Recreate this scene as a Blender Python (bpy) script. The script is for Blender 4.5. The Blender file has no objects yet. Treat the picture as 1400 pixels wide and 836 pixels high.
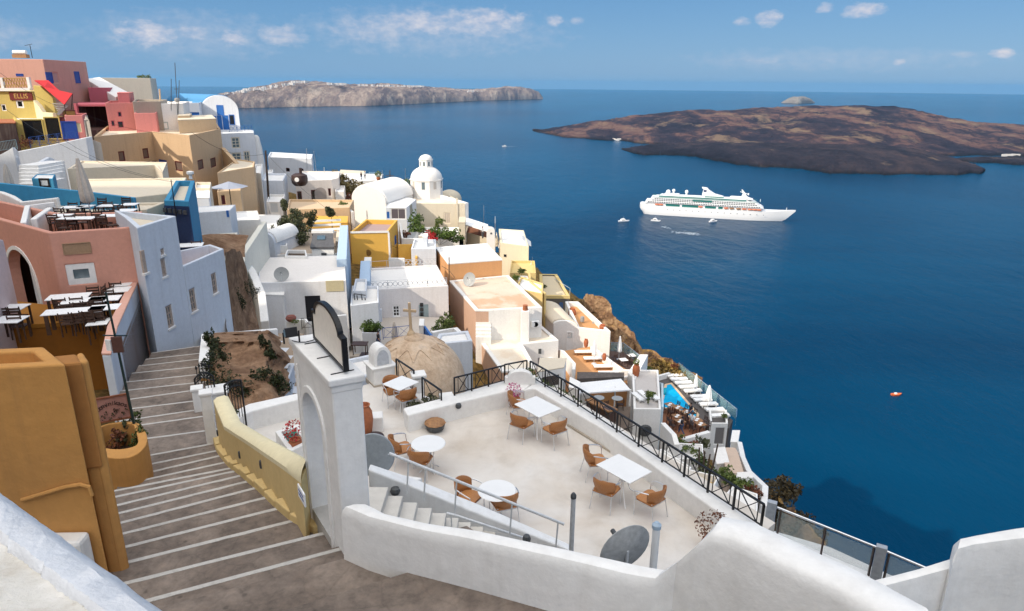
SKY_LOW=(1.45,3.45,6.2)
SKY_MID=(.80,2.55,5.3)
SKY_TOP=(.6,1.6,3.5)
SKYMIX=.78
FILLCLOUD=(17.5,17.2,17)  # unseen bright cloud bank, added overhead and behind as fill light
SEA_A=(.0002,.025,.068)
SEA_B=(.0003,.064,.145)
SEA_SPEC=.05
HAZE_TOP=90
HAZE_COL=(.22,.60,1.0,1)
HAZE_D=2.6e-5
import bpy,bmesh,math,random
from math import radians,sin,cos,pi,tan,atan2,sqrt
from mathutils import Vector,Matrix,noise
random.seed(7)
scene=bpy.context.scene
COL=scene.collection
F,CX,CY=933.3,700.0,418.0
TH,ROLL=radians(18.05),radians(0.5)
FWD=Vector((0,cos(TH),-sin(TH)))
_r0,_u0=Vector((1,0,0)),Vector((0,sin(TH),cos(TH)))
RGT=_r0*cos(ROLL)+_u0*sin(ROLL)
UP=_u0*cos(ROLL)-_r0*sin(ROLL)
SEA=-200.0
def ray(px,py):
 return FWD*F+RGT*(px-CX)+UP*(CY-py)
def P(px,py,z):
 d=ray(px,py)
 return d*(z/d.z)
def PY(px,py,y):
 d=ray(px,py)
 return d*(y/d.y)
def zat(x,y,py):
 n=UP-FWD*((CY-py)/F)
 return-(x*n.x+y*n.y)/n.z
def onplane(px,py,a,b):
 """point seen at px,py on the vertical plane through the ground points a and b"""
 n=Vector((b[1]-a[1],a[0]-b[0],0))
 d=ray(px,py)
 return d*((a[0]*n.x+a[1]*n.y)/d.dot(n))
def lerp(a,b,t):
 return a+(b-a)*t
MATS={}
def _mat(name):
 m=bpy.data.materials.new(name)
 m.use_nodes=True
 nt=m.node_tree
 return m,nt,nt.nodes['Principled BSDF']
def N(nt,typ,**kw):
 n=nt.nodes.new(typ)
 for k,v in kw.items():
  setattr(n,k,v)
 return n
def L(nt,a,b):
 nt.links.new(a,b)
def noise_node(nt,vec,scale,detail=4,rough=.55,dist=0):
 n=N(nt,'ShaderNodeTexNoise')
 n.inputs['Scale'].default_value=scale
 n.inputs['Detail'].default_value=detail
 n.inputs['Roughness'].default_value=rough
 n.inputs['Distortion'].default_value=dist
 if vec is not None:
  L(nt,vec,n.inputs['Vector'])
 return n
def ramp(nt,fac,stops):
 r=N(nt,'ShaderNodeValToRGB')
 els=r.color_ramp.elements
 while len(els)<len(stops):
  els.new(0.5)
 for e,(p,c)in zip(els,stops):
  e.position=p
  e.color=c if len(c)==4 else(*c,1)
 if fac is not None:
  L(nt,fac,r.inputs['Fac'])
 return r
def mix(nt,fac,a,b,mode='MIX'):
 m=N(nt,'ShaderNodeMix',data_type='RGBA',blend_type=mode)
 for sock,v in((m.inputs[0],fac),(m.inputs[6],a),(m.inputs[7],b)):
  if isinstance(v,(int,float)):
   sock.default_value=v
  elif isinstance(v,(tuple,list)):
   sock.default_value=v if len(v)==4 else(*v,1)
  else:
   L(nt,v,sock)
 return m.outputs[2]
def math_node(nt,op,a,b=None,clamp=False):
 m=N(nt,'ShaderNodeMath',operation=op,use_clamp=clamp)
 for i,v in enumerate((a,b)):
  if v is None:
   continue
  if isinstance(v,(int,float)):
   m.inputs[i].default_value=v
  else:
   L(nt,v,m.inputs[i])
 return m.outputs[0]
def bump(nt,bsdf,height,strength=.3,dist=.02):
 b=N(nt,'ShaderNodeBump')
 b.inputs['Strength'].default_value=strength
 b.inputs['Distance'].default_value=dist
 L(nt,height,b.inputs['Height'])
 L(nt,b.outputs[0],bsdf.inputs['Normal'])
def worldpos(nt):
 return N(nt,'ShaderNodeNewGeometry').outputs['Position']
def plaster(name,col,dirt=(.42,.37,.31),amount=.35,scale=1.0,streak=.25,b=.25,patch=None):
 """limewashed plaster: brushed mottling, rain streaks, worn patches"""
 if name in MATS:
  return MATS[name]
 m,nt,bs=_mat(name)
 pos=worldpos(nt)
 big=noise_node(nt,pos,.55*scale,6,.6)
 fine=noise_node(nt,pos,7*scale,5,.65)
 mp=N(nt,'ShaderNodeMapping')
 mp.inputs['Scale'].default_value=(2.2*scale,2.2*scale,.16*scale)
 L(nt,pos,mp.inputs['Vector'])
 st=noise_node(nt,mp.outputs[0],1.6,5,.6)
 d1=ramp(nt,big.outputs['Fac'],[(.42,(0,0,0)),(.78,(1,1,1))]).outputs[0]
 d2=ramp(nt,st.outputs['Fac'],[(.5,(0,0,0)),(.8,(1,1,1))]).outputs[0]
 d3=ramp(nt,fine.outputs['Fac'],[(.3,(.93,.93,.93)),(.7,(1.04,1.04,1.04))]).outputs[0]
 c=mix(nt,math_node(nt,'MULTIPLY',d1,amount*.6),col,tuple(a*.55+e*.45 for a,e in zip(col,dirt)))
 c=mix(nt,math_node(nt,'MULTIPLY',d2,streak),c,dirt)
 if patch:
  pn=noise_node(nt,pos,.33*scale,7,.62)
  pm=ramp(nt,pn.outputs['Fac'],[(.5,(0,0,0)),(.6,(1,1,1))]).outputs[0]
  c=mix(nt,math_node(nt,'MULTIPLY',pm,.6),c,patch)
 c=mix(nt,1.0,c,d3,'MULTIPLY')
 L(nt,c,bs.inputs['Base Color'])
 bs.inputs['Roughness'].default_value=.88
 bs.inputs['Specular IOR Level'].default_value=.25
 hn=math_node(nt,'ADD',noise_node(nt,pos,3.2*scale,3,.5).outputs['Fac'],math_node(nt,'MULTIPLY',noise_node(nt,pos,24*scale,4,.6).outputs['Fac'],.25))
 bump(nt,bs,hn,b,.05)
 MATS[name]=m
 return m
def solid(name,col,rough=.5,metal=0,var=.12,scale=12,spec=.5,b=0,trans=0,alpha=1):
 if name in MATS:
  return MATS[name]
 m,nt,bs=_mat(name)
 pos=worldpos(nt)
 n=noise_node(nt,pos,scale,4,.6)
 lo=tuple(max(0,c*(1-var))for c in col)
 hi=tuple(min(1,c*(1+var))for c in col)
 r=ramp(nt,n.outputs['Fac'],[(.3,lo),(.7,hi)])
 L(nt,r.outputs[0],bs.inputs['Base Color'])
 bs.inputs['Roughness'].default_value=rough
 bs.inputs['Metallic'].default_value=metal
 bs.inputs['Specular IOR Level'].default_value=spec
 if trans:
  bs.inputs['Transmission Weight'].default_value=trans
 if alpha<1:
  bs.inputs['Alpha'].default_value=alpha
 if b:
  bump(nt,bs,n.outputs['Fac'],b,.02)
 MATS[name]=m
 return m
def leafmat(name,a,b_,rough=.6):
 """foliage: each leaf its own tint"""
 if name in MATS:
  return MATS[name]
 m,nt,bs=_mat(name)
 g=N(nt,'ShaderNodeNewGeometry')
 n=noise_node(nt,g.outputs['Position'],1.7,3,.6)
 f=math_node(nt,'ADD',math_node(nt,'MULTIPLY',g.outputs['Random Per Island'],.6),math_node(nt,'MULTIPLY',n.outputs['Fac'],.5),True)
 r=ramp(nt,f,[(.15,a),(.85,b_)])
 L(nt,r.outputs[0],bs.inputs['Base Color'])
 bs.inputs['Roughness'].default_value=rough
 bs.inputs['Specular IOR Level'].default_value=.3
 bs.inputs['Subsurface Weight'].default_value=0
 MATS[name]=m
 return m
def _props(o,label=None,cat=None,group=None,kind=None):
 if label:o['label']=label
 if cat:o['category']=cat
 if group:o['group']=group
 if kind:o['kind']=kind
 return o
def thing(name,loc,label,cat,group=None,rz=0):
 o=bpy.data.objects.new(name,None)
 o.empty_display_size=.2
 COL.objects.link(o)
 o.location=loc
 o.rotation_euler=(0,0,rz)
 return _props(o,label,cat,group)
def root_loc(o):
 return Vector(o.location)if o.type=='EMPTY' else Vector((0,0,0))
def copy_tree(o,parent=None):
 c=o.copy()
 COL.objects.link(c)
 if parent is not None:
  c.parent=parent
 for ch in list(o.children):
  copy_tree(ch,c)
 return c
def place(proto,loc,rz=0,label=None,group=None,sc=None):
 """first use moves the prototype, later ones copy it with its parts"""
 if proto.get('_used'):
  o=copy_tree(proto)
 else:
  o=proto
  proto['_used']=1
 o.location=loc
 o.rotation_euler=(0,0,rz)
 o.scale=(1,1,1)if sc is None else(sc,sc,sc)if isinstance(sc,(int,float))else sc
 if label:o['label']=label
 if group:o['group']=group
 return o
def scrub():
 for o in scene.objects:
  if '_used' in o:
   del o['_used']
def area2(poly):
 return sum(a[0]*b[1]-b[0]*a[1]for a,b in zip(poly,poly[1:]+poly[:1]))/2
def ccw(poly):
 poly=[Vector((p[0],p[1]))for p in poly]
 return poly if area2(poly)>0 else poly[::-1]
def inset(poly,w):
 """shrink a CCW outline by w"""
 out=[]
 n=len(poly)
 for i in range(n):
  a,b,c=poly[i-1],poly[i],poly[(i+1)%n]
  d1,d2=(b-a).normalized(),(c-b).normalized()
  n1,n2=Vector((-d1.y,d1.x)),Vector((-d2.y,d2.x))
  k=n1+n2
  l=max(k.dot(n1),.3)
  out.append(b+k*(w/l))
 return out
class MB:
 def __init__(s):
  s.v,s.f=[],[]
 def add(s,vs,fs):
  o=len(s.v)
  s.v+=[Vector(v)for v in vs]
  s.f+=[tuple(i+o for i in f)for f in fs]
  return s
 def box(s,c,size,rz=0,rx=0):
  x,y,z=(q/2 for q in size)
  R=Matrix.Rotation(rz,3,'Z')@Matrix.Rotation(rx,3,'X')
  vs=[Vector(c)+R@Vector((a*x,b*y,d*z))for d in(-1,1)for b in(-1,1)for a in(-1,1)]
  return s.add(vs,[(0,2,3,1),(4,5,7,6),(0,1,5,4),(2,6,7,3),(0,4,6,2),(1,3,7,5)])
 def slab(s,poly,z0,z1):
  poly=ccw(poly)
  n=len(poly)
  vs=[(p.x,p.y,z0)for p in poly]+[(p.x,p.y,z1)for p in poly]
  fs=[tuple(range(n-1,-1,-1)),tuple(range(n,2*n))]
  fs+=[(i,(i+1)%n,n+(i+1)%n,n+i)for i in range(n)]
  return s.add(vs,fs)
 def beam(s,a,b,w,h,up=Vector((0,0,1))):
  a,b=Vector(a),Vector(b)
  d=(b-a).normalized()
  x=d.cross(up)
  if x.length<1e-4:x=d.cross(Vector((1,0,0)))
  x.normalize()
  y=x.cross(d)
  vs=[p+x*(i*w/2)+y*(j*h/2)for p in(a,b)for j in(-1,1)for i in(-1,1)]
  return s.add(vs,[(0,1,3,2),(4,6,7,5),(0,4,5,1),(2,3,7,6),(0,2,6,4),(1,5,7,3)])
 def tube(s,pts,r,n=8,cap=True):
  pts=[Vector(p)for p in pts]
  rs=r if isinstance(r,(list,tuple))else[r]*len(pts)
  rings=[]
  ref=Vector((0,0,1))
  for i,p in enumerate(pts):
   d=(pts[min(i+1,len(pts)-1)]-pts[max(i-1,0)]).normalized()
   if abs(d.dot(ref))>.95:ref=Vector((1,0,0))if abs(d.x)<.9 else Vector((0,1,0))
   x=d.cross(ref).normalized()
   y=x.cross(d)
   ref=y
   rings.append([p+(x*cos(2*pi*k/n)+y*sin(2*pi*k/n))*rs[i]for k in range(n)])
  vs=[v for g in rings for v in g]
  fs=[]
  for i in range(len(rings)-1):
   for k in range(n):
    a,b=i*n+k,i*n+(k+1)%n
    fs.append((a,a+n,b+n,b))
  if cap:
   fs+=[tuple(range(n)),tuple(range(len(vs)-1,len(vs)-n-1,-1))]
  return s.add(vs,fs)
 def lathe(s,c,prof,n=20,a0=0,a1=2*pi,sx=1,sy=1,rz=0):
  """profile of (r, z) turned about a vertical axis at c"""
  full=abs(a1-a0-2*pi)<1e-4
  m=n if full else n+1
  vs=[]
  for(r,z)in prof:
   for k in range(m):
    a=a0+(a1-a0)*k/n
    q=Matrix.Rotation(rz,2)@Vector((r*cos(a)*sx,r*sin(a)*sy))
    vs.append((c[0]+q.x,c[1]+q.y,c[2]+z))
  fs=[]
  for i in range(len(prof)-1):
   for k in range(n):
    a,b=i*m+k,i*m+(k+1)%m
    fs.append((a,b,b+m,a+m))
  if full:
   if prof[0][0]>1e-4:fs.append(tuple(range(m-1,-1,-1)))
   if prof[-1][0]>1e-4:fs.append(tuple(len(vs)-m+k for k in range(m)))
  return s.add(vs,fs)
 def extrude(s,outline,origin,ux,uy,depth):
  """2D outline (u,v) in the plane origin+u*ux+v*uy, extruded along depth vector"""
  o,ux,uy,dv=Vector(origin),Vector(ux),Vector(uy),Vector(depth)
  n=len(outline)
  a=[o+ux*u+uy*v for u,v in outline]
  vs=a+[p+dv for p in a]
  fs=[tuple(range(n)),tuple(range(2*n-1,n-1,-1))]
  fs+=[(i,n+i,n+(i+1)%n,(i+1)%n)for i in range(n)]
  return s.add(vs,fs)
 def mesh(s,name,smooth=False,merge=1e-4):
  me=bpy.data.meshes.new(name)
  me.from_pydata([tuple(v)for v in s.v],[],s.f)
  bm=bmesh.new()
  bm.from_mesh(me)
  if merge:bmesh.ops.remove_doubles(bm,verts=bm.verts,dist=merge)
  bmesh.ops.recalc_face_normals(bm,faces=bm.faces)
  if smooth:
   for f in bm.faces:f.smooth=True
   for e in bm.edges:
    if len(e.link_faces)==2 and e.calc_face_angle(0)>.7:e.smooth=False
  bm.to_mesh(me)
  bm.free()
  return me
 def build(s,name,mat,parent=None,bevel=0,smooth=False,label=None,local=False,seg=2,merge=1e-4):
  me=s.mesh(name,smooth,merge)
  o=bpy.data.objects.new(name,me)
  me.materials.append(mat)
  COL.objects.link(o)
  if parent is not None:
   o.parent=parent
   if not local and parent.type=='EMPTY':
    o.matrix_parent_inverse=Matrix.Translation(-Vector(parent.location))
  if bevel:
   b=o.modifiers.new('bevel','BEVEL')
   b.width=bevel
   b.segments=seg
   b.limit_method='ANGLE'
   b.angle_limit=radians(35)
  if label:o['label']=label
  return o
def leaves(mb,centers,n,size,flat=.5,rnd=random):
 """scatter small leaf quads through ellipsoids (c, rx, ry, rz)"""
 tot=sum((c[1]*c[2]*c[3])**(2/3)for c in centers)
 for c,rx,ry,rz in centers:
  k=int(n*(rx*ry*rz)**(2/3)/tot)
  for _ in range(k):
   while True:
    q=Vector((rnd.uniform(-1,1),rnd.uniform(-1,1),rnd.uniform(-1,1)))
    if .25<q.length<1:break
   q=q*(q.length**-.35)
   p=Vector(c)+Vector((q.x*rx,q.y*ry,q.z*rz))
   d=Vector((rnd.gauss(0,1),rnd.gauss(0,1),rnd.gauss(0,1)+.3)).normalized()
   u=d.orthogonal().normalized()
   u=Matrix.Rotation(rnd.uniform(0,6.3),3,d)@u
   w=d.cross(u)
   s=size*rnd.uniform(.6,1.4)
   mb.add([p-u*s,p+w*s*flat,p+u*s,p-w*s*flat],[(0,1,2,3)])
 return mb
cam=bpy.data.cameras.new('camera')
cam.sensor_width=36
cam.lens=F/1400*36
cam.clip_start=.1
cam.clip_end=90000
camo=bpy.data.objects.new('camera',cam)
COL.objects.link(camo)
camo.matrix_world=Matrix(((RGT.x,UP.x,-FWD.x,0),(RGT.y,UP.y,-FWD.y,0),(RGT.z,UP.z,-FWD.z,0),(0,0,0,1)))
scene.camera=camo
SUNV=Vector((-.66,-.50,.56)).normalized()
EL=math.asin(SUNV.z)
sun=bpy.data.lights.new('sun','SUN')
sun.energy=3.6
sun.angle=radians(.6)
sun.color=(1,.88,.72)
suno=bpy.data.objects.new('sun',sun)
COL.objects.link(suno)
suno.rotation_euler=SUNV.to_track_quat('Z','Y').to_euler()
world=bpy.data.worlds.new('World')
scene.world=world
world.use_nodes=True
wt=world.node_tree
bg=wt.nodes['Background']
sky=N(wt,'ShaderNodeTexSky',sky_type='NISHITA')
sky.sun_disc=False
sky.sun_elevation=EL
sky.sun_rotation=atan2(SUNV.x,SUNV.y)
sky.altitude=200
sky.air_density=1.0
sky.dust_density=.6
sky.ozone_density=2.5
dirn=N(wt,'ShaderNodeTexCoord').outputs['Generated']
sx=N(wt,'ShaderNodeSeparateXYZ')
L(wt,dirn,sx.inputs[0])
az=math_node(wt,'ARCTAN2',sx.outputs[0],sx.outputs[1])
el=math_node(wt,'ARCSINE',sx.outputs[2])
BANKS=[]
for(x0,y0,x1,y1,o)in[(146,26,252,66,1.0),(235,32,290,58,.7),(298,38,340,67,.95),(340,32,430,66,.7),(425,16,600,66,.6),(560,8,740,58,.7),(500,10,650,52,.85),(600,9,732,44,.95),(745,18,772,38,.75),(90,14,420,84,.3),(380,4,800,80,.32),(900,58,1420,100,.22),(778,22,800,36,.5),(1000,22,1030,38,.6),(1028,11,1074,39,.95),(1112,2,1145,20,.8),(1143,0,1218,28,.95),(985,74,1085,92,.4),(1105,75,1168,90,.35),(1215,78,1243,92,.65),(1290,68,1345,82,.35),(1346,64,1392,82,.95),(-300,20,100,70,.4),(1450,20,1700,60,.7)]:
 d0,d1=ray(x0,y1).normalized(),ray(x1,y0).normalized()
 a0,a1=atan2(d0.x,d0.y),atan2(d1.x,d1.y)
 e0,e1=math.asin(d0.z),math.asin(d1.z)
 BANKS.append(((a0+a1)/2,(e0+e1)/2,(a1-a0)/2,(e1-e0)/2,o))
mp=N(wt,'ShaderNodeCombineXYZ')
L(wt,math_node(wt,'MULTIPLY',az,30),mp.inputs[0])
L(wt,math_node(wt,'MULTIPLY',el,55),mp.inputs[1])
puff=noise_node(wt,mp.outputs[0],1.7,7,.62).outputs['Fac']
pf=math_node(wt,'MULTIPLY',math_node(wt,'SUBTRACT',puff,.48),2.2)
cloud=None
for(a,e,ra,re,o)in BANKS:
 dx=math_node(wt,'MULTIPLY',math_node(wt,'SUBTRACT',az,a),1/ra)
 dy=math_node(wt,'MULTIPLY',math_node(wt,'SUBTRACT',el,e),1/re)
 r2=math_node(wt,'ADD',math_node(wt,'MULTIPLY',dx,dx),math_node(wt,'MULTIPLY',dy,dy))
 m_=math_node(wt,'SUBTRACT',.85,r2)
 m_=math_node(wt,'ADD',m_,pf)
 m_=math_node(wt,'MULTIPLY',m_,.9,True)
 m_=math_node(wt,'MULTIPLY',m_,o)
 cloud=m_ if cloud is None else math_node(wt,'MAXIMUM',cloud,m_)
back=noise_node(wt,dirn,2.2,6,.6).outputs['Fac']  # mask of the added fill cloud, above and behind the view
bk=math_node(wt,'MULTIPLY',sx.outputs[2],1.7)
bk=math_node(wt,'ADD',bk,math_node(wt,'MULTIPLY',sx.outputs[1],-.55))
bk=math_node(wt,'ADD',bk,math_node(wt,'MULTIPLY',sx.outputs[0],-.25))
bk=math_node(wt,'ADD',bk,math_node(wt,'SUBTRACT',back,1.25))
bk=math_node(wt,'MULTIPLY',bk,1.8,True)
elr=ramp(wt,math_node(wt,'MULTIPLY',el,1/radians(90)),[(0,SKY_LOW),(.085,SKY_MID),(.6,SKY_TOP)]).outputs[0]
skyc=mix(wt,SKYMIX,sky.outputs[0],elr)
pale=mix(wt,math_node(wt,'MULTIPLY',math_node(wt,'SUBTRACT',puff,.35),2.0,True),(5.2,5.4,6.6),(7.6,7.2,7.2))
skyc=mix(wt,math_node(wt,'MULTIPLY',cloud,.9),skyc,pale)
skyc=mix(wt,bk,skyc,FILLCLOUD)
L(wt,skyc,bg.inputs['Color'])
bg.inputs['Strength'].default_value=.1
vs=scene.view_settings
vs.view_transform='Standard'
vs.look='None'
vs.exposure=.14
vs.gamma=1
vs.use_curve_mapping=False
scene.cycles.use_denoising=True
scene.cycles.max_bounces=7
scene.cycles.diffuse_bounces=4
scene.cycles.glossy_bounces=3
scene.cycles.transparent_max_bounces=8
scene.cycles.volume_bounces=0
scene.cycles.sample_clamp_indirect=6
m,nt,bs=_mat('sea_water')
pos=worldpos(nt)
patch=noise_node(nt,pos,.0011,5,.55,.6)
mpx=N(nt,'ShaderNodeMapping')
mpx.inputs['Scale'].default_value=(1,.45,1)
mpx.inputs['Rotation'].default_value=(0,0,.5)
L(nt,pos,mpx.inputs['Vector'])
cr=ramp(nt,patch.outputs['Fac'],[(.3,SEA_A),(.72,SEA_B)])
L(nt,cr.outputs[0],bs.inputs['Base Color'])
bs.inputs['Roughness'].default_value=.16
bs.inputs['IOR'].default_value=1.333
bs.inputs['Specular IOR Level'].default_value=SEA_SPEC
w1=noise_node(nt,mpx.outputs[0],.035,8,.68)
bump(nt,bs,w1.outputs['Fac'],.55,5.0)
MATS['sea_water']=m
mb=MB()
rings=[0,120,400,1200,3500,9000,26000]
n=96
vs_=[(0,300,SEA)]
for r in rings[1:]:
 vs_+=[(r*sin(2*pi*k/n),300+r*cos(2*pi*k/n),SEA)for k in range(n)]
fs_=[(0,1+(k+1)%n,1+k)for k in range(n)]
for i in range(len(rings)-2):
 for k in range(n):
  a,b=1+i*n+k,1+i*n+(k+1)%n
  fs_.append((a,b,b+n,a+n))
mb.add(vs_,fs_)
o=mb.build('sea',m)
_props(o,kind='structure')
EDGE=[(14,-60,-4),(11,0,-9),(10,9,-12),(12,20,-17),(14.5,31,-26),(16,41,-32),(19.2,52,-36),(22.6,61,-36),(21.5,72,-34.5),(18,82,-33),(13,93,-31),(5,104,-28),(-3,118,-28),(-15,138,-29),(-28,160,-31),(-42,160,-30),(-52,148,-26),(-66,142,-19),(-85,145,-15),(-160,160,-10)]
CTRL=[(0,-20,-7),(-30,-20,-3),(-4,4,-7.6),(-3.5,7,-7.3),(-7,14,-9.6),(-10,19,-11),(-14,26,-11.5),(-22,26,-11),(-14,32,-13),(0,12,-11.5),(1,18,-13),(-6,20,-13.5),(-7,27,-15.5),(-2,30,-19),(-11,42,-19.5),(-11,54,-23),(-16,50,-21.5),(-9,64,-25),(-4,56,-27),(6,44,-28),(7,61,-31),(16,64,-35),(12,52,-34),(3,75,-28),(-3,84,-24.5),(-18,66,-21),(-22,75,-20),(-30,60,-17.5),(-36,50,-14),(-45,62,-14),(-53,86,-13),(-40,84,-17),(-30,92,-20),(-15,95,-23),(-22,112,-23),(-45,118,-18),(-65,110,-8),(-70,95,-3),(-75,125,-12),(-52,135,-22),(-38,150,-29),(-45,132,-25),(-50,30,-4),(-35,30,-8),(-55,50,-6)]
def hermite(t):
 t=max(0.,min(1.,t))
 return t*t*(3-2*t)
def interp(x,tab):
 if x<=tab[0][0]:return tab[0][1]
 for(a,u),(b,v)in zip(tab,tab[1:]):
  if x<=b:return u+(v-u)*(x-a)/(b-a)
 return tab[-1][1]
SHADE_CREST=[(-150,115),(-60,108),(-40,92),(-22,76),(-12,66),(-4,54),(4,48),(9,52),(18,50),(25,38),(36,16),(50,5),(70,0)]  # unseen ridge left and behind, heights shaped to shade the near town
def edge_dist(x,y):
 best=None
 for(x0,y0,z0),(x1,y1,z1)in zip(EDGE,EDGE[1:]):
  dx,dy=x1-x0,y1-y0
  t=max(0,min(1,((x-x0)*dx+(y-y0)*dy)/(dx*dx+dy*dy)))
  qx,qy=x0+dx*t,y0+dy*t
  d=sqrt((x-qx)**2+(y-qy)**2)
  if best is None or d<best[0]:
   side=dx*(y-y0)-dy*(x-x0)
   best=(d,side<0,z0+(z1-z0)*t)
 return best
def ground(x,y):
 d,out,ze=edge_dist(x,y)
 nz=noise.fractal(Vector((x*.07,y*.07,1.3)),1,2.1,5)
 if out:
  rug=noise.fractal(Vector((x*.12,y*.12,4.3)),1,2.1,6)
  return max(-206,ze-.3-d*1.5-max(0,d-14)*.2+rug*min(4.5,.25+d*.3))
 sw=sz=0
 for(cx,cy,cz)in CTRL:
  w=1/((x-cx)**2+(y-cy)**2+2)**1.7
  sw+=w
  sz+=w*cz
 w=1/(d*d*1.6+1.5)**1.7
 sw+=w
 sz+=w*ze
 h=interp(y,SHADE_CREST)
 return sz/sw+nz*.35+hermite((-56-x)/28)*h
xs=[-170+10*i for i in range(9)]+[-80+2.5*i for i in range(8)]+[-60+1.6*i for i in range(60)]+[36+4*i for i in range(10)]+[76+14*i for i in range(12)]
ys=[-140+14*i for i in range(9)]+[-14+4*i for i in range(4)]+[2+1.7*i for i in range(70)]+[121+4*i for i in range(22)]+[209+14*i for i in range(8)]
mb=MB()
gv=[(x,y,ground(x,y))for y in ys for x in xs]
nx=len(xs)
mb.add(gv,[(j*nx+i,j*nx+i+1,(j+1)*nx+i+1,(j+1)*nx+i)for j in range(len(ys)-1)for i in range(nx-1)])
m,nt,bs=_mat('caldera_rock')
pos=worldpos(nt)
g=N(nt,'ShaderNodeNewGeometry')
sep=N(nt,'ShaderNodeSeparateXYZ')
L(nt,g.outputs['Normal'],sep.inputs[0])
big=noise_node(nt,pos,.16,8,.65,.4)
fine=noise_node(nt,pos,1.4,8,.7)
rock=ramp(nt,big.outputs['Fac'],[(.25,(.06,.035,.025)),(.42,(.16,.095,.06)),(.58,(.24,.15,.09)),(.75,(.33,.24,.15))]).outputs[0]
grass=ramp(nt,fine.outputs['Fac'],[(.3,(.07,.065,.02)),(.5,(.22,.14,.035)),(.72,(.36,.22,.06))]).outputs[0]
gf=math_node(nt,'ADD',math_node(nt,'MULTIPLY',math_node(nt,'SUBTRACT',sep.outputs[2],.55),3.0),math_node(nt,'SUBTRACT',fine.outputs['Fac'],.5),True)
c=mix(nt,math_node(nt,'MULTIPLY',gf,.75),rock,grass)
c=mix(nt,1.0,c,ramp(nt,fine.outputs['Fac'],[(.25,(.6,.6,.6)),(.7,(1.15,1.15,1.15))]).outputs[0],'MULTIPLY')
L(nt,c,bs.inputs['Base Color'])
bs.inputs['Roughness'].default_value=.95
bs.inputs['Specular IOR Level'].default_value=.1
bump(nt,bs,fine.outputs['Fac'],.8,.5)
MATS['rock']=m
o=mb.build('terrain',m,smooth=True,merge=0)
_props(o,kind='structure')
def island_mat(name,stops,sc,spots,spot_cov,ms=(1,.55,2.2)):
 m,nt,bs=_mat(name)
 pos=worldpos(nt)
 mp=N(nt,'ShaderNodeMapping')
 mp.inputs['Scale'].default_value=ms
 L(nt,pos,mp.inputs['Vector'])
 a0=noise_node(nt,mp.outputs[0],sc,9,.62,.5)
 a1=noise_node(nt,mp.outputs[0],sc*5.5,8,.68,.4)
 af=math_node(nt,'ADD',math_node(nt,'MULTIPLY',a0.outputs['Fac'],.62),math_node(nt,'MULTIPLY',a1.outputs['Fac'],.38))
 b=noise_node(nt,mp.outputs[0],sc*3.1,7,.62,.3)
 c=ramp(nt,af,stops).outputs[0]
 k=ramp(nt,b.outputs['Fac'],[(spot_cov,(0,0,0)),(spot_cov+.1,(1,1,1))]).outputs[0]
 c=mix(nt,math_node(nt,'MULTIPLY',k,.75),c,spots)
 L(nt,c,bs.inputs['Base Color'])
 bs.inputs['Roughness'].default_value=.95
 bs.inputs['Specular IOR Level'].default_value=.05
 sepz=N(nt,'ShaderNodeSeparateXYZ')
 L(nt,pos,sepz.inputs[0])
 wet=math_node(nt,'MULTIPLY',math_node(nt,'ADD',sepz.outputs[2],201.0),.11,True)
 c=mix(nt,wet,tuple(x[0]*.0+.018 for x in((1,),)*3),c)
 L(nt,c,bs.inputs['Base Color'])
 bump(nt,bs,noise_node(nt,pos,sc*9,9,.74).outputs['Fac'],1.0,.16/sc)
 return m
def loft_island(name,front,back_d,top,prof,mat,rug,nu=150,nv=46,seed=0,crag=1.0,jag=1.0):
 """front: shore line (px,py) on the sea; back_d: depth in metres along px; top: skyline (px,py); prof: height profile"""
 mb=MB()
 p0,p1=front[0][0],front[-1][0]
 vs=[]
 for i in range(nu+1):
  px=lerp(p0,p1,i/nu)
  A=P(px,interp(px,front),SEA)
  dj=noise.fractal(Vector((px*.035,3,seed)),1,2.1,6)
  A=A*1.0+Vector((A.x,A.y,0)).normalized()*dj*75*rug*jag
  dirv=Vector((A.x,A.y,0)).normalized()
  D=interp(px,back_d)
  S=A+dirv*D*.66
  h=max(4,zat(S.x,S.y,interp(px,top))-SEA)
  for j in range(nv+1):
   v=j/nv
   q=A+dirv*D*v
   edge=min(1,min(v,1-v)*9,min(i,nu-i)/5)
   n1=noise.fractal(Vector((q.x,q.y*.8,seed))*(.0035/rug),1,2.1,7)
   n2=noise.turbulence(Vector((q.x,q.y,seed*3))*(.011/rug),6,True)
   hh=h*interp(v,prof)*(1+.28*crag*n1*(1-hermite((v-.45)*5)*.7 if .4<v<.85 else 1))-15*rug*crag*(n2-.45)*edge
   vs.append((q.x,q.y,SEA-2+max(-6,hh+3*edge)))
 m1=nv+1
 mb.add(vs,[(i*m1+j,(i+1)*m1+j,(i+1)*m1+j+1,i*m1+j+1)for i in range(nu)for j in range(nv)])
 o=mb.build(name,mat,smooth=False,merge=0)
 for p in o.data.polygons:p.use_smooth=True
 return _props(o,kind='structure')
lava=island_mat('lava_rock',[(.34,(.022,.023,.038)),(.45,(.055,.049,.072)),(.50,(.095,.070,.085)),(.545,(.24,.14,.125)),(.60,(.30,.20,.155)),(.66,(.08,.062,.07))],.0026,(.42,.30,.20),.565)
far_front=[(728,181),(760,187),(817,191.6),(850,193.5),(868,196),(900,199),(960,203),(1100,210),(1300,214),(1420,214),(1750,212)]
lava2=island_mat('dark_lava',[(.34,(.022,.022,.034)),(.46,(.050,.045,.062)),(.53,(.085,.068,.080)),(.60,(.15,.10,.10)),(.66,(.07,.058,.07))],.0034,(.30,.22,.16),.61)
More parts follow.
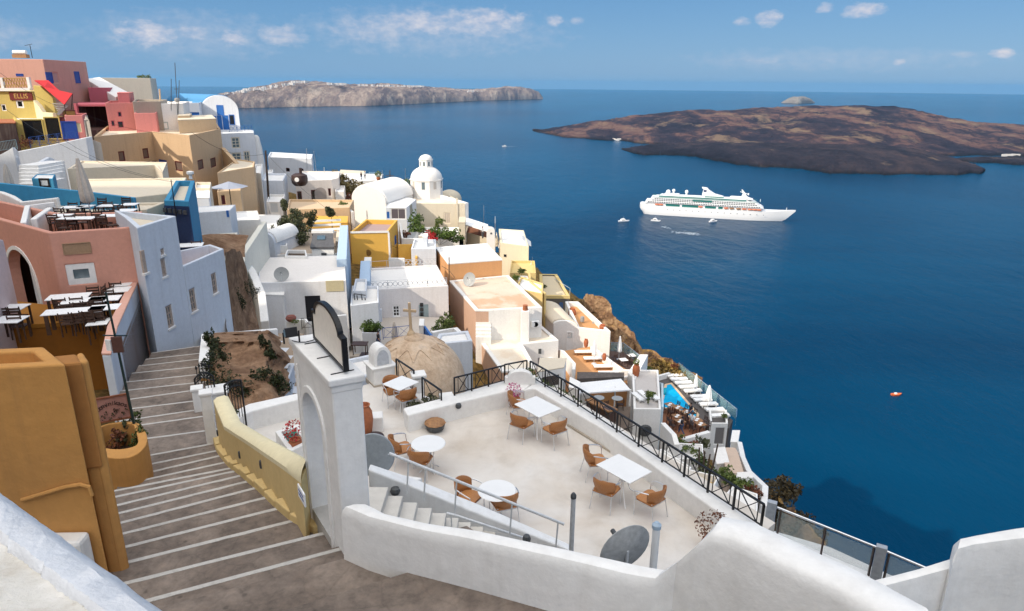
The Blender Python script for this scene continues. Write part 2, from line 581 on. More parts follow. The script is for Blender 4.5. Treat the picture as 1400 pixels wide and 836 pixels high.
loft_island('volcanic_island',far_front,[(728,250),(800,700),(900,1500),(1150,2300),(1300,1900),(1750,1500)],[(728,181),(775,172.5),(817,165.5),(870,158),(936,152),(985,151),(1015,148),(1080,146.5),(1150,145),(1167,144.5),(1182,147),(1200,146.5),(1240,150.5),(1260,156),(1300,164),(1327,168.5),(1400,172),(1750,176)],[(0,0),(.03,.22),(.12,.36),(.3,.6),(.5,.86),(.66,1),(.8,.7),(1,0)],lava,1.0,190,56,2)
loft_island('lava_headland',[(850,205),(866,209.5),(880,212),(953,214.4),(975,220),(1011,226.6),(1094,231.4),(1142,237.7),(1206,239),(1290,239.5),(1341,238.7),(1347,234)],[(850,60),(900,330),(1000,520),(1200,700),(1290,450),(1347,40)],[(850,203.5),(880,200),(950,196),(1000,197),(1094,197),(1180,199),(1250,206),(1300,219),(1347,230)],[(0,0),(.03,.5),(.1,.75),(.3,.85),(.66,1),(.85,.8),(1,.2)],lava2,.55,150,36,5,.8)
loft_island('lava_spit',[(1285,220),(1312,221.5),(1400,226.5),(1500,229),(1700,230)],[(1285,60),(1330,120),(1700,300)],[(1285,218),(1330,215),(1400,215),(1700,214)],[(0,0),(.05,.6),(.3,.9),(.66,1),(1,0)],lava2,.5,70,20,8,.7)
cliff=island_mat('layered_cliff',[(.3,(.09,.07,.085)),(.43,(.19,.145,.145)),(.51,(.36,.27,.23)),(.60,(.54,.42,.34)),(.70,(.22,.17,.17))],.0022,(.68,.55,.44),.54,(2.2,.6,.30))
thera=loft_island('far_island',[(296,150),(326,149),(438,146.5),(500,146),(556,143.5),(655,138.5),(742,136.5)],[(296,900),(400,2600),(560,2400),(742,700)],[(296,131),(308,129),(343,121),(375,115.5),(402,111.6),(431,111.6),(455,113),(481,115.6),(546,116),(583,118),(612,121),(638,123),(662,121.5),(691,118),(712,120),(737,126.5),(742,133)],[(0,0),(.03,.35),(.09,.62),(.16,.8),(.3,.9),(.66,1),(1,.15)],cliff,2.2,220,40,11,.8,.25)
pum=island_mat('pumice',[(.3,(.16,.13,.12)),(.6,(.34,.30,.26)),(.8,(.42,.38,.33))],.004,(.5,.46,.4),.55)
loft_island('white_islet',[(1068,141.5),(1090,142.5),(1114,141.5)],[(1068,200),(1090,500),(1114,200)],[(1068,140),(1077,134.5),(1084,132),(1098,132),(1106,135),(1114,140)],[(0,0),(.06,.55),(.2,.95),(.66,1),(1,0)],pum,1.2,40,20,4,.5)
def village(name,runs,n,size,label=None):
 mb=MB()
 rnd=random.Random(5)
 for _ in range(n):
  a,b,t0,t1,spread=rnd.choice(runs)
  px=rnd.uniform(a,b)
  k=(px-a)/(b-a)
  py=lerp(t0,t1,k)+abs(rnd.gauss(0,spread))
  A=P(px,interp(px,[(296,150),(438,146.5),(556,143.5),(655,138.5),(742,136.5)]),SEA)
  dv=Vector((A.x,A.y,0)).normalized()
  q=A+dv*rnd.uniform(240,500)
  z=zat(q.x,q.y,py)
  s=size*rnd.uniform(.6,1.5)
  mb.box((q.x,q.y,z-5),(s*1.5,s,10+s*.5),rnd.uniform(0,3))
 o=mb.build(name,plaster('village_white',(.66,.63,.60),amount=.9,streak=.05,scale=.05),merge=0)
 return _props(o,label,'village',kind='stuff')
village('distant_village',[(308,345,128.5,121.5,1.6),(335,405,122,112.5,1.8),(400,425,111,111,.6),(450,475,113.5,114.5,.5),(490,580,115.5,117.5,.4),(640,700,123.5,127.5,.9),(690,735,127,131,1.0)],430,9,'white villages strung along the crest of the far island')
mb=MB()
mb.slab([(-27500,-27500),(27500,-27500),(27500,28500),(-27500,28500)],-207,HAZE_TOP)
mh=bpy.data.materials.new('haze_air')
mh.use_nodes=True
hn=mh.node_tree
hn.nodes.remove(hn.nodes['Principled BSDF'])
pv=N(hn,'ShaderNodeVolumePrincipled')
pv.inputs['Color'].default_value=HAZE_COL
pv.inputs['Density'].default_value=HAZE_D
pv.inputs['Anisotropy'].default_value=.2
L(hn,pv.outputs[0],hn.nodes['Material Output'].inputs['Volume'])
if HAZE_D>0:
 o=mb.build('haze',mh)
 _props(o,kind='stuff')
WHITE=plaster('white_plaster',(.80,.79,.77),dirt=(.44,.40,.35),amount=.5,streak=.2,b=.28,patch=(.74,.73,.71))
WHITE2=plaster('old_white_plaster',(.76,.74,.71),dirt=(.38,.34,.29),amount=.55,streak=.3)
CREAM=plaster('cream_plaster',(.66,.58,.46),dirt=(.45,.38,.28),amount=.4,streak=.2)
ROOFW=plaster('roof_white',(.76,.74,.71),dirt=(.42,.38,.33),amount=.55,streak=0,scale=.9)
IRON=solid('black_iron',(.012,.012,.014),.45,.3)
IRONBLUE=solid('blue_iron',(.02,.08,.30),.5)
ALU=solid('aluminium',(.72,.73,.75),.28,.9)
STEEL=solid('painted_steel',(.62,.64,.66),.4,.3)
WPAINT=solid('white_paint',(.80,.80,.79),.4,var=.03,scale=3)
WICKER=None
m,nt,bs=_mat('wicker')
pos=N(nt,'ShaderNodeTexCoord').outputs['Object']
wv=N(nt,'ShaderNodeTexWave',wave_type='BANDS',bands_direction='Z')
wv.inputs['Scale'].default_value=38
L(nt,pos,wv.inputs['Vector'])
wv2=N(nt,'ShaderNodeTexWave',wave_type='BANDS',bands_direction='X')
wv2.inputs['Scale'].default_value=26
L(nt,pos,wv2.inputs['Vector'])
h_=math_node(nt,'MULTIPLY',wv.outputs['Fac'],wv2.outputs['Fac'])
c=ramp(nt,h_,[(0,(.26,.095,.028)),(.5,(.50,.215,.065)),(1,(.60,.30,.11))]).outputs[0]
L(nt,c,bs.inputs['Base Color'])
bs.inputs['Roughness'].default_value=.5
bump(nt,bs,h_,.4,.004)
WICKER=m
DARKWOOD=solid('dark_wood',(.055,.026,.016),.5,var=.35,scale=18)
TEAK=solid('teak',(.30,.15,.06),.55,var=.3,scale=14)
CLOTH=solid('white_cloth',(.82,.82,.82),.8)
GLASSD=solid('dark_glass',(.012,.014,.018),.08,spec=.8)
GLASSB=solid('blue_grey_glass',(.10,.14,.16),.1,spec=.8)
BLUE=solid('blue_paint',(.015,.055,.30),.5)
BLUE2=solid('sea_blue_paint',(.02,.13,.42),.5)
GREYDOOR=solid('grey_green_paint',(.34,.42,.43),.5)
MAROON=solid('maroon_paint',(.11,.015,.018),.5)
TERRA=solid('terracotta',(.36,.12,.05),.75,var=.2,scale=9,b=.2)
GRAPH=solid('graphite',(.06,.065,.07),.55)
DISH=solid('grey_dish',(.30,.31,.31),.55,.1)
SKIN=solid('skin',(.50,.28,.19),.6)
LEAF=leafmat('shrub_leaves',(.018,.035,.008),(.10,.13,.03))
LEAF2=leafmat('bright_leaves',(.03,.06,.012),(.16,.20,.045))
LEAFD=leafmat('dark_leaves',(.010,.016,.006),(.045,.055,.018))
OLIVE=leafmat('olive_leaves',(.03,.04,.02),(.12,.125,.06))
RUST=leafmat('rusty_leaves',(.06,.02,.012),(.20,.07,.03))
PINKF=leafmat('pink_petals',(.30,.012,.10),(.55,.04,.24))
REDF=leafmat('red_petals',(.25,.01,.015),(.5,.03,.03))
DRY=leafmat('dry_grass',(.12,.08,.02),(.36,.24,.06))
BARK=solid('bark',(.09,.06,.04),.9,var=.4,scale=10,b=.5)
SOIL=solid('soil',(.07,.045,.03),.95,var=.3)
def house(name,label,top,z,base,wall,roof=None,par=.28,sink=.3,group=None,cat='house',bevel=.05,notch=None,coping=None):
 """flat-roofed plaster house: walls with a parapet round a sunken roof"""
 if z is None:
  z=PY(*top[0]).z
 poly=ccw([(p[0],p[1])for p in(P(q[0],q[1],z)if len(q)==2 else PY(*q)for q in top)])
 cx=sum(p.x for p in poly)/len(poly)
 cy=sum(p.y for p in poly)/len(poly)
 root=thing(name,(cx,cy,base),label,cat,group)
 n=len(poly)
 mb=MB()
 vs=[(p.x,p.y,base)for p in poly]+[(p.x,p.y,z)for p in poly]
 fs=[(i,(i+1)%n,n+(i+1)%n,n+i)for i in range(n)]
 if notch:
  hh=dict(root=root,poly=poly,z=z,base=base)
  xl,xr,ya,ym=notch
  (ql,nrm,u),(qr,_,_)=wallhit(hh,xl,ym),wallhit(hh,xr,ym)
  qa=wallhit(hh,(xl+xr)/2,ya)[0]
  if(qr-ql).dot(u)<0:ql,qr=qr,ql
  R_=(qr-ql).length/2
  R_=Vector((qr.x-ql.x,qr.y-ql.y)).length/2
  mid=(ql+qr)/2
  k0=next(i for i in range(n)if abs((poly[(i+1)%n]-poly[i]).normalized().dot(Vector((u.x,u.y)))-1)<1e-4 and abs((Vector((mid.x,mid.y))-poly[i]).cross(poly[(i+1)%n]-poly[i]))<1e-2)if False else min(range(n),key=lambda i:abs(((Vector((mid.x,mid.y))-poly[i]).x*(poly[(i+1)%n]-poly[i]).normalized().y-(Vector((mid.x,mid.y))-poly[i]).y*(poly[(i+1)%n]-poly[i]).normalized().x))+(0 if(Vector((mid.x,mid.y))-poly[i]).dot(poly[(i+1)%n]-poly[i])>0 else 99))
  ar=[(ql.x,ql.y,base)]+[(mid.x-u.x*R_*cos(pi*k/14),mid.y-u.y*R_*cos(pi*k/14),qa.z-R_+R_*sin(pi*k/14))for k in range(15)]+[(qr.x,qr.y,base)]
  o_=len(vs)
  vs+=ar
  fs[k0]=(k0,)+tuple(range(o_,o_+len(ar)))+((k0+1)%n,n+(k0+1)%n,n+k0)
  for w_,d0,d1,nm_,mt_ in((.16,.035,-.02,'surround',WHITE),(.0,.002,-.45,'reveal',wall)):
   rb=MB()
   ov,iv=[],[]
   for(x_,y_,z_)in ar:
    c_=Vector((mid.x,mid.y,min(z_,qa.z-R_)))
    dirv=(Vector((x_,y_,z_))-c_).normalized()
    ov.append(Vector((x_,y_,z_))+dirv*w_)
    iv.append(Vector((x_,y_,z_)))
   q4=[]
   for a_,b_ in zip(ov,iv):
    q4+=[a_+nrm*d0,b_+nrm*d0,a_+nrm*d1,b_+nrm*d1]
   ff=[]
   for i in range(len(ov)-1):
    a_,b_=4*i,4*i+4
    if w_:ff+=[(a_,a_+1,b_+1,b_),(a_,b_,b_+2,a_+2),(a_+1,a_+3,b_+3,b_+1)]
    else:ff+=[(a_,b_,b_+2,a_+2)]
   rb.add(q4,ff)
   rb.build(nm_,mt_,root)
 if par>0:
  base_n=len(vs)
  ins=inset(poly,par)
  vs+=[(p.x,p.y,z)for p in ins]+[(p.x,p.y,z-sink-.25)for p in ins]
  fs+=[(n+i,n+(i+1)%n,base_n+(i+1)%n,base_n+i)for i in range(n)]
  fs+=[(base_n+i,base_n+(i+1)%n,base_n+n+(i+1)%n,base_n+n+i)for i in range(n)]
  mb.add(vs,fs)
  wo_=mb.build('wall',wall,root,bevel=bevel,seg=3)
  r=MB()
  if coping:
   cv=[(p.x,p.y,z_)for z_ in(z-.14,z+.025)for p in inset(poly,-.02)]+[(p.x,p.y,z_)for z_ in(z+.025,z-.14)for p in inset(poly,par+.02)]
   cm=MB()
   cm.add(cv,[(k*n+i,k*n+(i+1)%n,((k+1)%4)*n+(i+1)%n,((k+1)%4)*n+i)for k in range(4)for i in range(n)])
   cm.build('coping',coping,root,bevel=.03)
  ro=inset(poly,par-.06)
  r.slab(ro,z-sink-.2,z-sink)
  r.build('roof',roof or ROOFW,root)
 else:
  mb.add(vs,fs)
  wo_=mb.build('wall',wall,root,bevel=bevel,seg=3)
  r=MB()
  r.slab(inset(poly,-.03),z-.12,z+.006)
  r.build('roof',roof or ROOFW,root,bevel=.04)
 h=dict(root=root,poly=poly,z=z,base=base,mb=mb,obj=wo_,holes={},solid=k0 if notch else-1)
 HOUSES.append(h)
 return h
HOUSES=[]
LAST=[0,0]
def cut_openings():
 """window and door openings are cut through the walls, with plaster reveals"""
 from mathutils.geometry import tessellate_polygon
 for h in HOUSES:
  if not h['holes']:continue
  mb,poly,n=h['mb'],h['poly'],len(h['poly'])
  drop=set(h['holes'])
  new=MB()
  new.add(mb.v,[f for i,f in enumerate(mb.f)if i not in drop])
  inv=Matrix.Translation(Vector((0,0,0)))
  for i,holes in h['holes'].items():
   a,b=poly[i],poly[(i+1)%n]
   d=(b-a).normalized()
   Lw=(b-a).length
   nin=Vector((-d.y,d.x,0))
   def pt(u,z):return Vector((a.x+d.x*u,a.y+d.y*u,z))
   loops=[[pt(0,h['base']),pt(Lw,h['base']),pt(Lw,h['z']),pt(0,h['z'])]]
   for(u0,u1,z0,z1)in holes:
    loops.append([pt(u0,z0),pt(u0,z1),pt(u1,z1),pt(u1,z0)])
   flat=[v for l in loops for v in l]
   tris=tessellate_polygon(loops)
   new.add(flat,[tuple(t)for t in tris])
   for l in loops[1:]:
    q=[v+nin*.17 for v in l]
    new.add(l+q,[(k,(k+1)%4,4+(k+1)%4,4+k)for k in range(4)])
  me=new.mesh('wall')
  me.materials.append(h['obj'].data.materials[0])
  h['obj'].data=me
def wallhit(h,px,py):
 best=None
 poly=h['poly']
 for i in range(len(poly)):
  a,b=poly[i],poly[(i+1)%len(poly)]
  d=b-a
  nrm=Vector((d.y,-d.x,0)).normalized()
  q=onplane(px,py,a,b)
  if q.y<.5:continue
  if nrm.dot(q)>0:continue
  t=(Vector((q.x,q.y))-a).dot(d)/d.length_squared
  if-.03<=t<=1.03:
   if best is None or q.length<best[0].length:
    best=(q,nrm,Vector((d.x,d.y,0)).normalized())
    LAST[0],LAST[1]=i,t*d.length
 return best
def opening(h,px,py,w,hh,part='window',frame=None,pane=None,fw=.08,depth=.05,bars=(1,1),sill=None,label=None,arch=False,shutters=None):
 """window or door on the wall seen at px,py (its centre): surround, pane and glazing bars"""
 hit=wallhit(h,px,py)
 if hit is None:
  print('MISS',part,px,py)
  return None
 q,nrm,u=hit
 frame=frame or WPAINT
 pane=pane or GLASSD
 up=Vector((0,0,1))
 W2,H2=w/2,hh/2
 ei,ut=LAST
 cut=False
 if 'mb' in h and part in('window','door','doorway')and ei!=h['solid']:
  ln=(h['poly'][(ei+1)%len(h['poly'])]-h['poly'][ei]).length
  r_=(ut-W2,ut+W2,q.z-H2,q.z+H2)
  if r_[0]>.06 and r_[1]<ln-.06 and r_[3]<h['z']-.06 and r_[2]>h['base']+.05 and all(r_[1]<o[0]-.03 or r_[0]>o[1]+.03 or r_[3]<o[2]-.03 or r_[2]>o[3]+.03 for o in h['holes'].get(ei,[])):
   h['holes'].setdefault(ei,[]).append(r_)
   cut=True
   q=q-nrm*(.04+depth)
 mb=MB()
 def bar(u0,u1,v0,v1,d0=-.02,d1=depth):
  c=q+u*((u0+u1)/2)+up*((v0+v1)/2)+nrm*((d0+d1)/2)
  mb.box(c,(abs(u1-u0),d1-d0,abs(v1-v0)),atan2(u.y,u.x))
 bar(-W2,-W2+fw,-H2,H2);bar(W2-fw,W2,-H2,H2)
 bar(-W2+fw,W2-fw,H2-fw,H2);bar(-W2+fw,W2-fw,-H2,-H2+fw)
 iw,ih=w-2*fw,hh-2*fw
 for k in range(1,bars[0]):
  x=-iw/2+iw*k/bars[0]
  bar(x-fw*.3,x+fw*.3,-ih/2,ih/2,-.02,depth*.8)
 for k in range(1,bars[1]):
  y=-ih/2+ih*k/bars[1]
  bar(-iw/2,iw/2,y-fw*.3,y+fw*.3,-.02,depth*.7)
 f=mb.build(part,frame,h['root'],label=label)
 mb=MB()
 bar(-iw/2-.01,iw/2+.01,-ih/2-.01,ih/2+.01,-.03,.012)
 mb.build('panel' if part=='door' else 'pane',pane,f)
 if sill:
  mb=MB()
  bar(-W2-.06,W2+.06,-H2-.09,-H2-.004,-.02,.12)
  mb.build('sill',sill,f)
 if shutters:
  for s_ in(-1,1):
   mb=MB()
   bar(s_*(W2+.01),s_*(W2+.01+w*.5),-H2,H2,.01,.06)
   for k in range(5):
    y=-H2+hh*(k+.5)/5
    bar(s_*(W2+.05),s_*(W2+w*.5-.04),y-hh*.05,y+hh*.05,.06,.075)
   mb.build('shutter',shutters,f)
 return f
def opx(h,x0,y0,x1,y1,part='window',**kw):
 """opening given by the pixel box it fills"""
 xm,ym=(x0+x1)/2,(y0+y1)/2
 a,b,c=wallhit(h,x0,ym),wallhit(h,x1,ym),wallhit(h,xm,ym)
 t_,b_=wallhit(h,xm,y0),wallhit(h,xm,y1)
 if c is None:
  print('MISS',h['root'].name,part,x0,y0)
  return None
 sc=c[0].length/F
 w=Vector((a[0].x-b[0].x,a[0].y-b[0].y)).length if a and b and(a[1]-b[1]).length<.01 else(x1-x0)*sc
 n=c[1]
 za,zb=onplane(xm,y0,c[0],c[0]+c[2]).z,onplane(xm,y1,c[0],c[0]+c[2]).z
 return opening(h,xm,ym,max(.2,w),max(.25,za-zb),part,**kw)
def low_wall(name,label,near,thick,wall,base,cat='wall',bevel=.05,away=None,group=None,rim=None):
 """parapet along seen points (px,py,z) of its near top edge"""
 pts=[P(*q)if len(q)==3 else Vector(q[:3])for q in near]
 return wall_path(name,label,pts,thick,wall,base,cat,bevel,group)
def wall_path(name,label,pts,thick,wall,base,cat='wall',bevel=.05,group=None,far=None,part='wall',parent=None):
 root=parent or thing(name,(pts[0].x,pts[0].y,base),label,cat,group)
 mb=MB()
 n=len(pts)
 if far is None:
  far=[]
  for i,p in enumerate(pts):
   d=(pts[min(i+1,n-1)]-pts[max(i-1,0)])
   nn=Vector((-d.y,d.x,0)).normalized()
   far.append(p+nn*thick)
 vs=[]
 for p,q in zip(pts,far):
  vs+=[(p.x,p.y,base),(p.x,p.y,p.z),(q.x,q.y,q.z),(q.x,q.y,base)]
 fs=[(0,1,2,3),(4*n-1,4*n-2,4*n-3,4*n-4)]
 for i in range(n-1):
  a,b=4*i,4*i+4
  for k in range(4):
   fs.append((a+k,b+k,b+(k+1)%4,a+(k+1)%4))
 mb.add(vs,fs)
 if parent is None:
  o=mb.build(name,wall,None,bevel=bevel)
  bpy.data.objects.remove(root)
  _props(o,label,cat,group)
  return o
 return mb.build(part,wall,parent,bevel=bevel)
def make_wicker_chair():
 t=thing('wicker_chair',(0,0,0),'wicker chair','chair')
 s=MB()
 s.slab([(-.24,-.2),(.24,-.2),(.27,.2),(.2,.27),(-.2,.27),(-.27,.2)],.41,.45)
 s.build('seat',WICKER,t,bevel=.015,local=True)
 b=MB()
 rows=[]
 K=14
 for z,r,k in((.44,.255,0),(.55,.28,.4),(.68,.30,.8),(.80,.30,1)):
  row=[]
  for i in range(K+1):
   a=radians(200+140*i/K)
   top=z-(.10*abs(i/K*2-1)**3 if z>.6 else 0)
   row.append(Vector((r*cos(a),.03+r*sin(a)*(1+.12*k),top)))
  rows.append(row)
 vs=[v for r in rows for v in r]
 m1=K+1
 fs=[(j*m1+i,j*m1+i+1,(j+1)*m1+i+1,(j+1)*m1+i)for j in range(3)for i in range(K)]
 b.add(vs,fs)
 o=b.build('backrest',WICKER,t,smooth=True,local=True)
 sm=o.modifiers.new('thick','SOLIDIFY')
 sm.thickness=.018
 for sx_ in(-1,1):
  a=MB()
  a.tube([(sx_*.27,-.12,.70),(sx_*.30,.02,.68),(sx_*.31,.16,.655),(sx_*.29,.24,.62),(sx_*.27,.25,.5)],.013,7)
  a.build('armrest',ALU,t,smooth=True,local=True)
  l=MB()
  l.tube([(sx_*.27,.25,.5),(sx_*.25,.26,.0)],.013,7)
  l.build('leg',ALU,t,smooth=True,local=True)
  l=MB()
  l.tube([(sx_*.22,-.18,.46),(sx_*.25,-.28,.0)],.013,7)
  l.build('leg',ALU,t,smooth=True,local=True)
 f=MB()
 f.tube([(-.25,.26,.40),(.25,.26,.40),(.23,-.2,.40),(-.23,-.2,.40),(-.25,.26,.40)],.011,6)
 f.build('frame',ALU,t,smooth=True,local=True)
 return t
def make_square_table(sx_=.8,sy_=.8,name='square_table'):
 t=thing(name,(0,0,0),'table','table')
 b=MB()
 b.box((0,0,.735),(sx_,sy_,.03))
 b.build('tabletop',WPAINT,t,bevel=.01,local=True)
 for a in range(4):
  dx,dy=(1,1,-1,-1)[a],(1,-1,-1,1)[a]
  l=MB()
  l.tube([(dx*.08*sx_,dy*.08,.72),(dx*.05*sx_,dy*.05,.45),(dx*.12*sx_,dy*.12,.22),(dx*.33*sx_,dy*.3,.06),(dx*.38*sx_,dy*.33,.0)],.017,7)
  l.build('leg',WPAINT,t,smooth=True,local=True)
 c=MB()
 c.lathe((0,0,.40),[(.055,0),(.055,.03)],12)
 c.build('collar',WPAINT,t,local=True)
 return t
def make_round_table():
 t=thing('round_table',(0,0,0),'table','table')
 b=MB()
 b.lathe((0,0,.70),[(0,.028),(.40,.028),(.415,.014),(.40,0),(0,0)],40)
 b.build('tabletop',WPAINT,t,smooth=True,local=True)
 for k in range(4):
  a=k*pi/2+.4
  l=MB()
  l.tube([(.10*cos(a),.10*sin(a),.70),(.06*cos(a),.06*sin(a),.4),(.10*cos(a),.10*sin(a),.12),(.27*cos(a),.27*sin(a),.0)],.013,7)
  l.build('leg',ALU,t,smooth=True,local=True)
 c=MB()
 c.lathe((0,0,.38),[(.075,0),(.075,.025)],12)
 c.build('collar',ALU,t,local=True)
 return t
def make_wood_chair():
 t=thing('wooden_chair',(0,0,0),'chair','chair')
 s=MB()
 s.box((0,0,.45),(.44,.44,.035))
 s.build('seat',DARKWOOD,t,local=True)
 b=MB()
 for z in(.60,.71,.82):
  b.box((0,-.235-(z-.45)*.12,z),(.40,.02,.065),0,-.1)
 for x in(-.21,.21):
  b.beam((x,-.21,.45),(x,-.275,.90),.035,.03)
 b.build('backrest',DARKWOOD,t,local=True)
 for x in(-.2,.2):
  for y in(-.2,.2):
   l=MB()
   l.beam((x,y,.44),(x*1.05,y*1.08,0),.038,.038)
   l.build('leg',DARKWOOD,t,local=True)
 return t
def make_cafe_table(w=.75,d=.75):
 t=thing('cafe_table',(0,0,0),'table','table')
 b=MB()
 b.box((0,0,.745),(w,d,.03))
 b.build('tabletop',CLOTH,t,local=True,bevel=.006)
 for x in(-1,1):
  for y in(-1,1):
   l=MB()
   l.beam((x*(w/2-.06),y*(d/2-.06),.73),(x*(w/2-.06),y*(d/2-.06),0),.05,.05)
   l.build('leg',DARKWOOD,t,local=True)
 return t
def make_lounger(base,nm='sun_lounger',flat=True):
 t=thing(nm,(0,0,0),'lounger','lounger')
 f=MB()
 for y in(-.3,.3):
  f.box((0,y,.26),(1.95,.05,.06))
 for x in(-.95,-.5,0,.5,.95):
  f.box((x,0,.265),(.06,.6,.04))
 f.build('frame',base,t,local=True)
 for x in(-.75,.75):
  for y in(-.28,.28):
   l=MB()
   l.box((x,y,.12),(.06,.06,.24))
   l.build('leg',base,t,local=True)
 c=MB()
 c.box((.35,0,.34),(1.25,.62,.1))
 c.build('mattress',CLOTH,t,local=True,bevel=.03)
 c=MB()
 c.box((-.62,0,.345 if flat else .44),(.68,.62,.1),0,0)
 c.build('backrest',CLOTH,t,local=True,bevel=.03)
 return t
def make_parasol(mat=CLOTH,h=2.5,r=.17,nm='closed_parasol'):
 t=thing(nm,(0,0,0),'parasol','parasol')
 p=MB()
 p.tube([(0,0,0),(0,0,h)],.025,8)
 p.build('pole',STEEL,t,local=True)
 b=MB()
 b.lathe((0,0,0),[(.26,0),(.26,.06),(.06,.12)],16)
 b.build('base',STEEL,t,local=True)
 c=MB()
 n=24
 prof=[(.05,h+.02),(.06,h-.05),(r*.55,h*.86),(r*.85,h*.66),(r,h*.48),(r*1.02,h*.36),(r*.6,h*.33)]
 vs=[]
 for(q,z)in prof:
  for k in range(n):
   a=2*pi*k/n
   rr=q*(1+.22*cos(a*8))
   vs.append((rr*cos(a),rr*sin(a),z))
 fs=[(i*n+k,i*n+(k+1)%n,(i+1)*n+(k+1)%n,(i+1)*n+k)for i in range(len(prof)-1)for k in range(n)]
 c.add(vs,fs+[tuple(range(n))])
 c.build('canopy',mat,t,smooth=True,local=True)
 return t
def make_dish(r=.55,mat=DISH,pole=.7,tilt=62):
 t=thing('satellite_dish',(0,0,0),'dish','satellite dish')
 p=MB()
 p.tube([(0,0,0),(0,0,pole)],.03,8)
 p.build('mast',STEEL,t,local=True)
 d=MB()
 R=Matrix.Rotation(radians(tilt),3,'X')
 n=28
 vs=[]
 prof=[(.001,.0),(.35,.025),(.7,.09),(1,.17),(1.0,.19),(.7,.11),(.35,.045),(.001,.02)]
 for(q,z)in prof:
  for k in range(n):
   a=2*pi*k/n
   vs.append(R@Vector((q*r*cos(a),q*r*sin(a),-.17*r+z*r))+Vector((0,-.08,pole)))
 d.add(vs,[(i*n+k,i*n+(k+1)%n,(i+1)*n+(k+1)%n,(i+1)*n+k)for i in range(len(prof)-1)for k in range(n)])
 d.build('reflector',mat,t,smooth=True,local=True)
 a=MB()
 e=R@Vector((0,0,r*.9))+Vector((0,-.08,pole))
 a.tube([R@Vector((0,-r*.95,0))+Vector((0,-.08,pole)),e],.014,6)
 a.build('feed_arm',STEEL,t,local=True)
 h=MB()
 h.tube([e,e+R@Vector((0,0,-.16))],.045,10)
 h.build('receiver',GRAPH,t,local=True)
 return t
def make_person(shirt,trousers,hair,pose='walk'):
 """a small standing or walking figure grown from one skeleton; clothes are its children"""
 t=thing('person',(0,0,0),'person','person')
 st=.26 if pose=='walk' else .07
 J={'hip':(0,0,.92),'belly':(0,0,1.08),'chest':(0,.01,1.30),'neck':(0,.015,1.46),'jaw':(0,.03,1.54),'head':(0,.02,1.64),'crown':(0,.01,1.72),'hl':(.09,0,.90),'hr':(-.09,0,.90),'kl':(.10,st*.7,.50),'kr':(-.10,-st*.3,.50),'al':(.10,st,.09),'ar':(-.10,-st*1.3,.12),'tl':(.11,st+.17,.04),'tr':(-.11,-st*1.3+.16,.05),'sl':(.17,0,1.40),'sr':(-.17,0,1.40),'el':(.23,-.08,1.14),'er':(-.23,.04,1.14),'wl':(.23,.06,.92),'wr':(-.22,.20,.98),'fl':(.225,.10,.83),'fr':(-.215,.28,.94)}
 Rr={'hip':.13,'belly':.12,'chest':.145,'neck':.055,'jaw':.07,'head':.095,'crown':.055,'hl':.095,'hr':.095,'kl':.06,'kr':.06,'al':.042,'ar':.042,'tl':.035,'tr':.035,'sl':.065,'sr':.065,'el':.043,'er':.043,'wl':.03,'wr':.03,'fl':.028,'fr':.028}
 E=[('hip','belly'),('belly','chest'),('chest','neck'),('neck','jaw'),('jaw','head'),('head','crown'),('hip','hl'),('hip','hr'),('hl','kl'),('hr','kr'),('kl','al'),('kr','ar'),('al','tl'),('ar','tr'),('chest','sl'),('chest','sr'),('sl','el'),('sr','er'),('el','wl'),('er','wr'),('wl','fl'),('wr','fr')]
 def skinned(keys,edges,name,mat,grow):
  me=bpy.data.meshes.new(name)
  ks=list(keys)
  me.from_pydata([J[k]for k in ks],[(ks.index(a),ks.index(b))for a,b in edges],[])
  o=bpy.data.objects.new(name,me)
  COL.objects.link(o)
  o.parent=t
  md=o.modifiers.new('skin','SKIN')
  md.use_smooth_shade=True
  for i,k in enumerate(ks):
   me.skin_vertices[0].data[i].radius=(Rr[k]+grow,Rr[k]*(.8 if k in('chest','belly','hip')else 1)+grow)
  me.skin_vertices[0].data[0].use_root=True
  o.modifiers.new('sub','SUBSURF').levels=1
  o.modifiers['sub'].render_levels=1
  me.materials.append(mat)
  return o
 skinned(J.keys(),E,'body',SKIN,0)
 legs=['hip','hl','hr','kl','kr','al','ar']
 skinned(legs,[e for e in E if e[0]in legs and e[1]in legs],'trousers',trousers,.016)
 arms=['chest','belly','hip','sl','sr','el','er']
 skinned(arms,[e for e in E if e[0]in arms and e[1]in arms],'shirt',shirt,.022)
 b=MB()
 b.lathe((0,-.005,1.615),[(.088,-.03),(.106,.03),(.095,.09),(.05,.135),(0,.145)],14)
 b.build('hair',hair,t,smooth=True,local=True)
 return t
def pot_profile(h,r):
 return[(r*.55,0),(r*.8,h*.2),(r,h*.55),(r*.92,h*.8),(r*.62,h*.93),(r*.74,h),(r*.6,h),(r*.5,h*.9)]
def pot(name,label,loc,h,r,mat=None,plant=None,group=None,cat='pot',leafm=None,n=220,ls=.05):
 t=thing(name,loc,label,cat,group)
 b=MB()
 b.lathe(loc,pot_profile(h,r),20)
 b.build('pot',mat or TERRA,t,smooth=True)
 s=MB()
 s.lathe((loc[0],loc[1],loc[2]+h*.86),[(r*.52,0),(r*.5,.01),(0,.02)],14)
 s.build('soil',SOIL,t)
 if plant:
  l=MB()
  leaves(l,[((loc[0],loc[1],loc[2]+h+plant*.45),plant*.6,plant*.6,plant*.55)],n,ls)
  l.build('foliage',leafm or LEAF,t,merge=0)
 return t
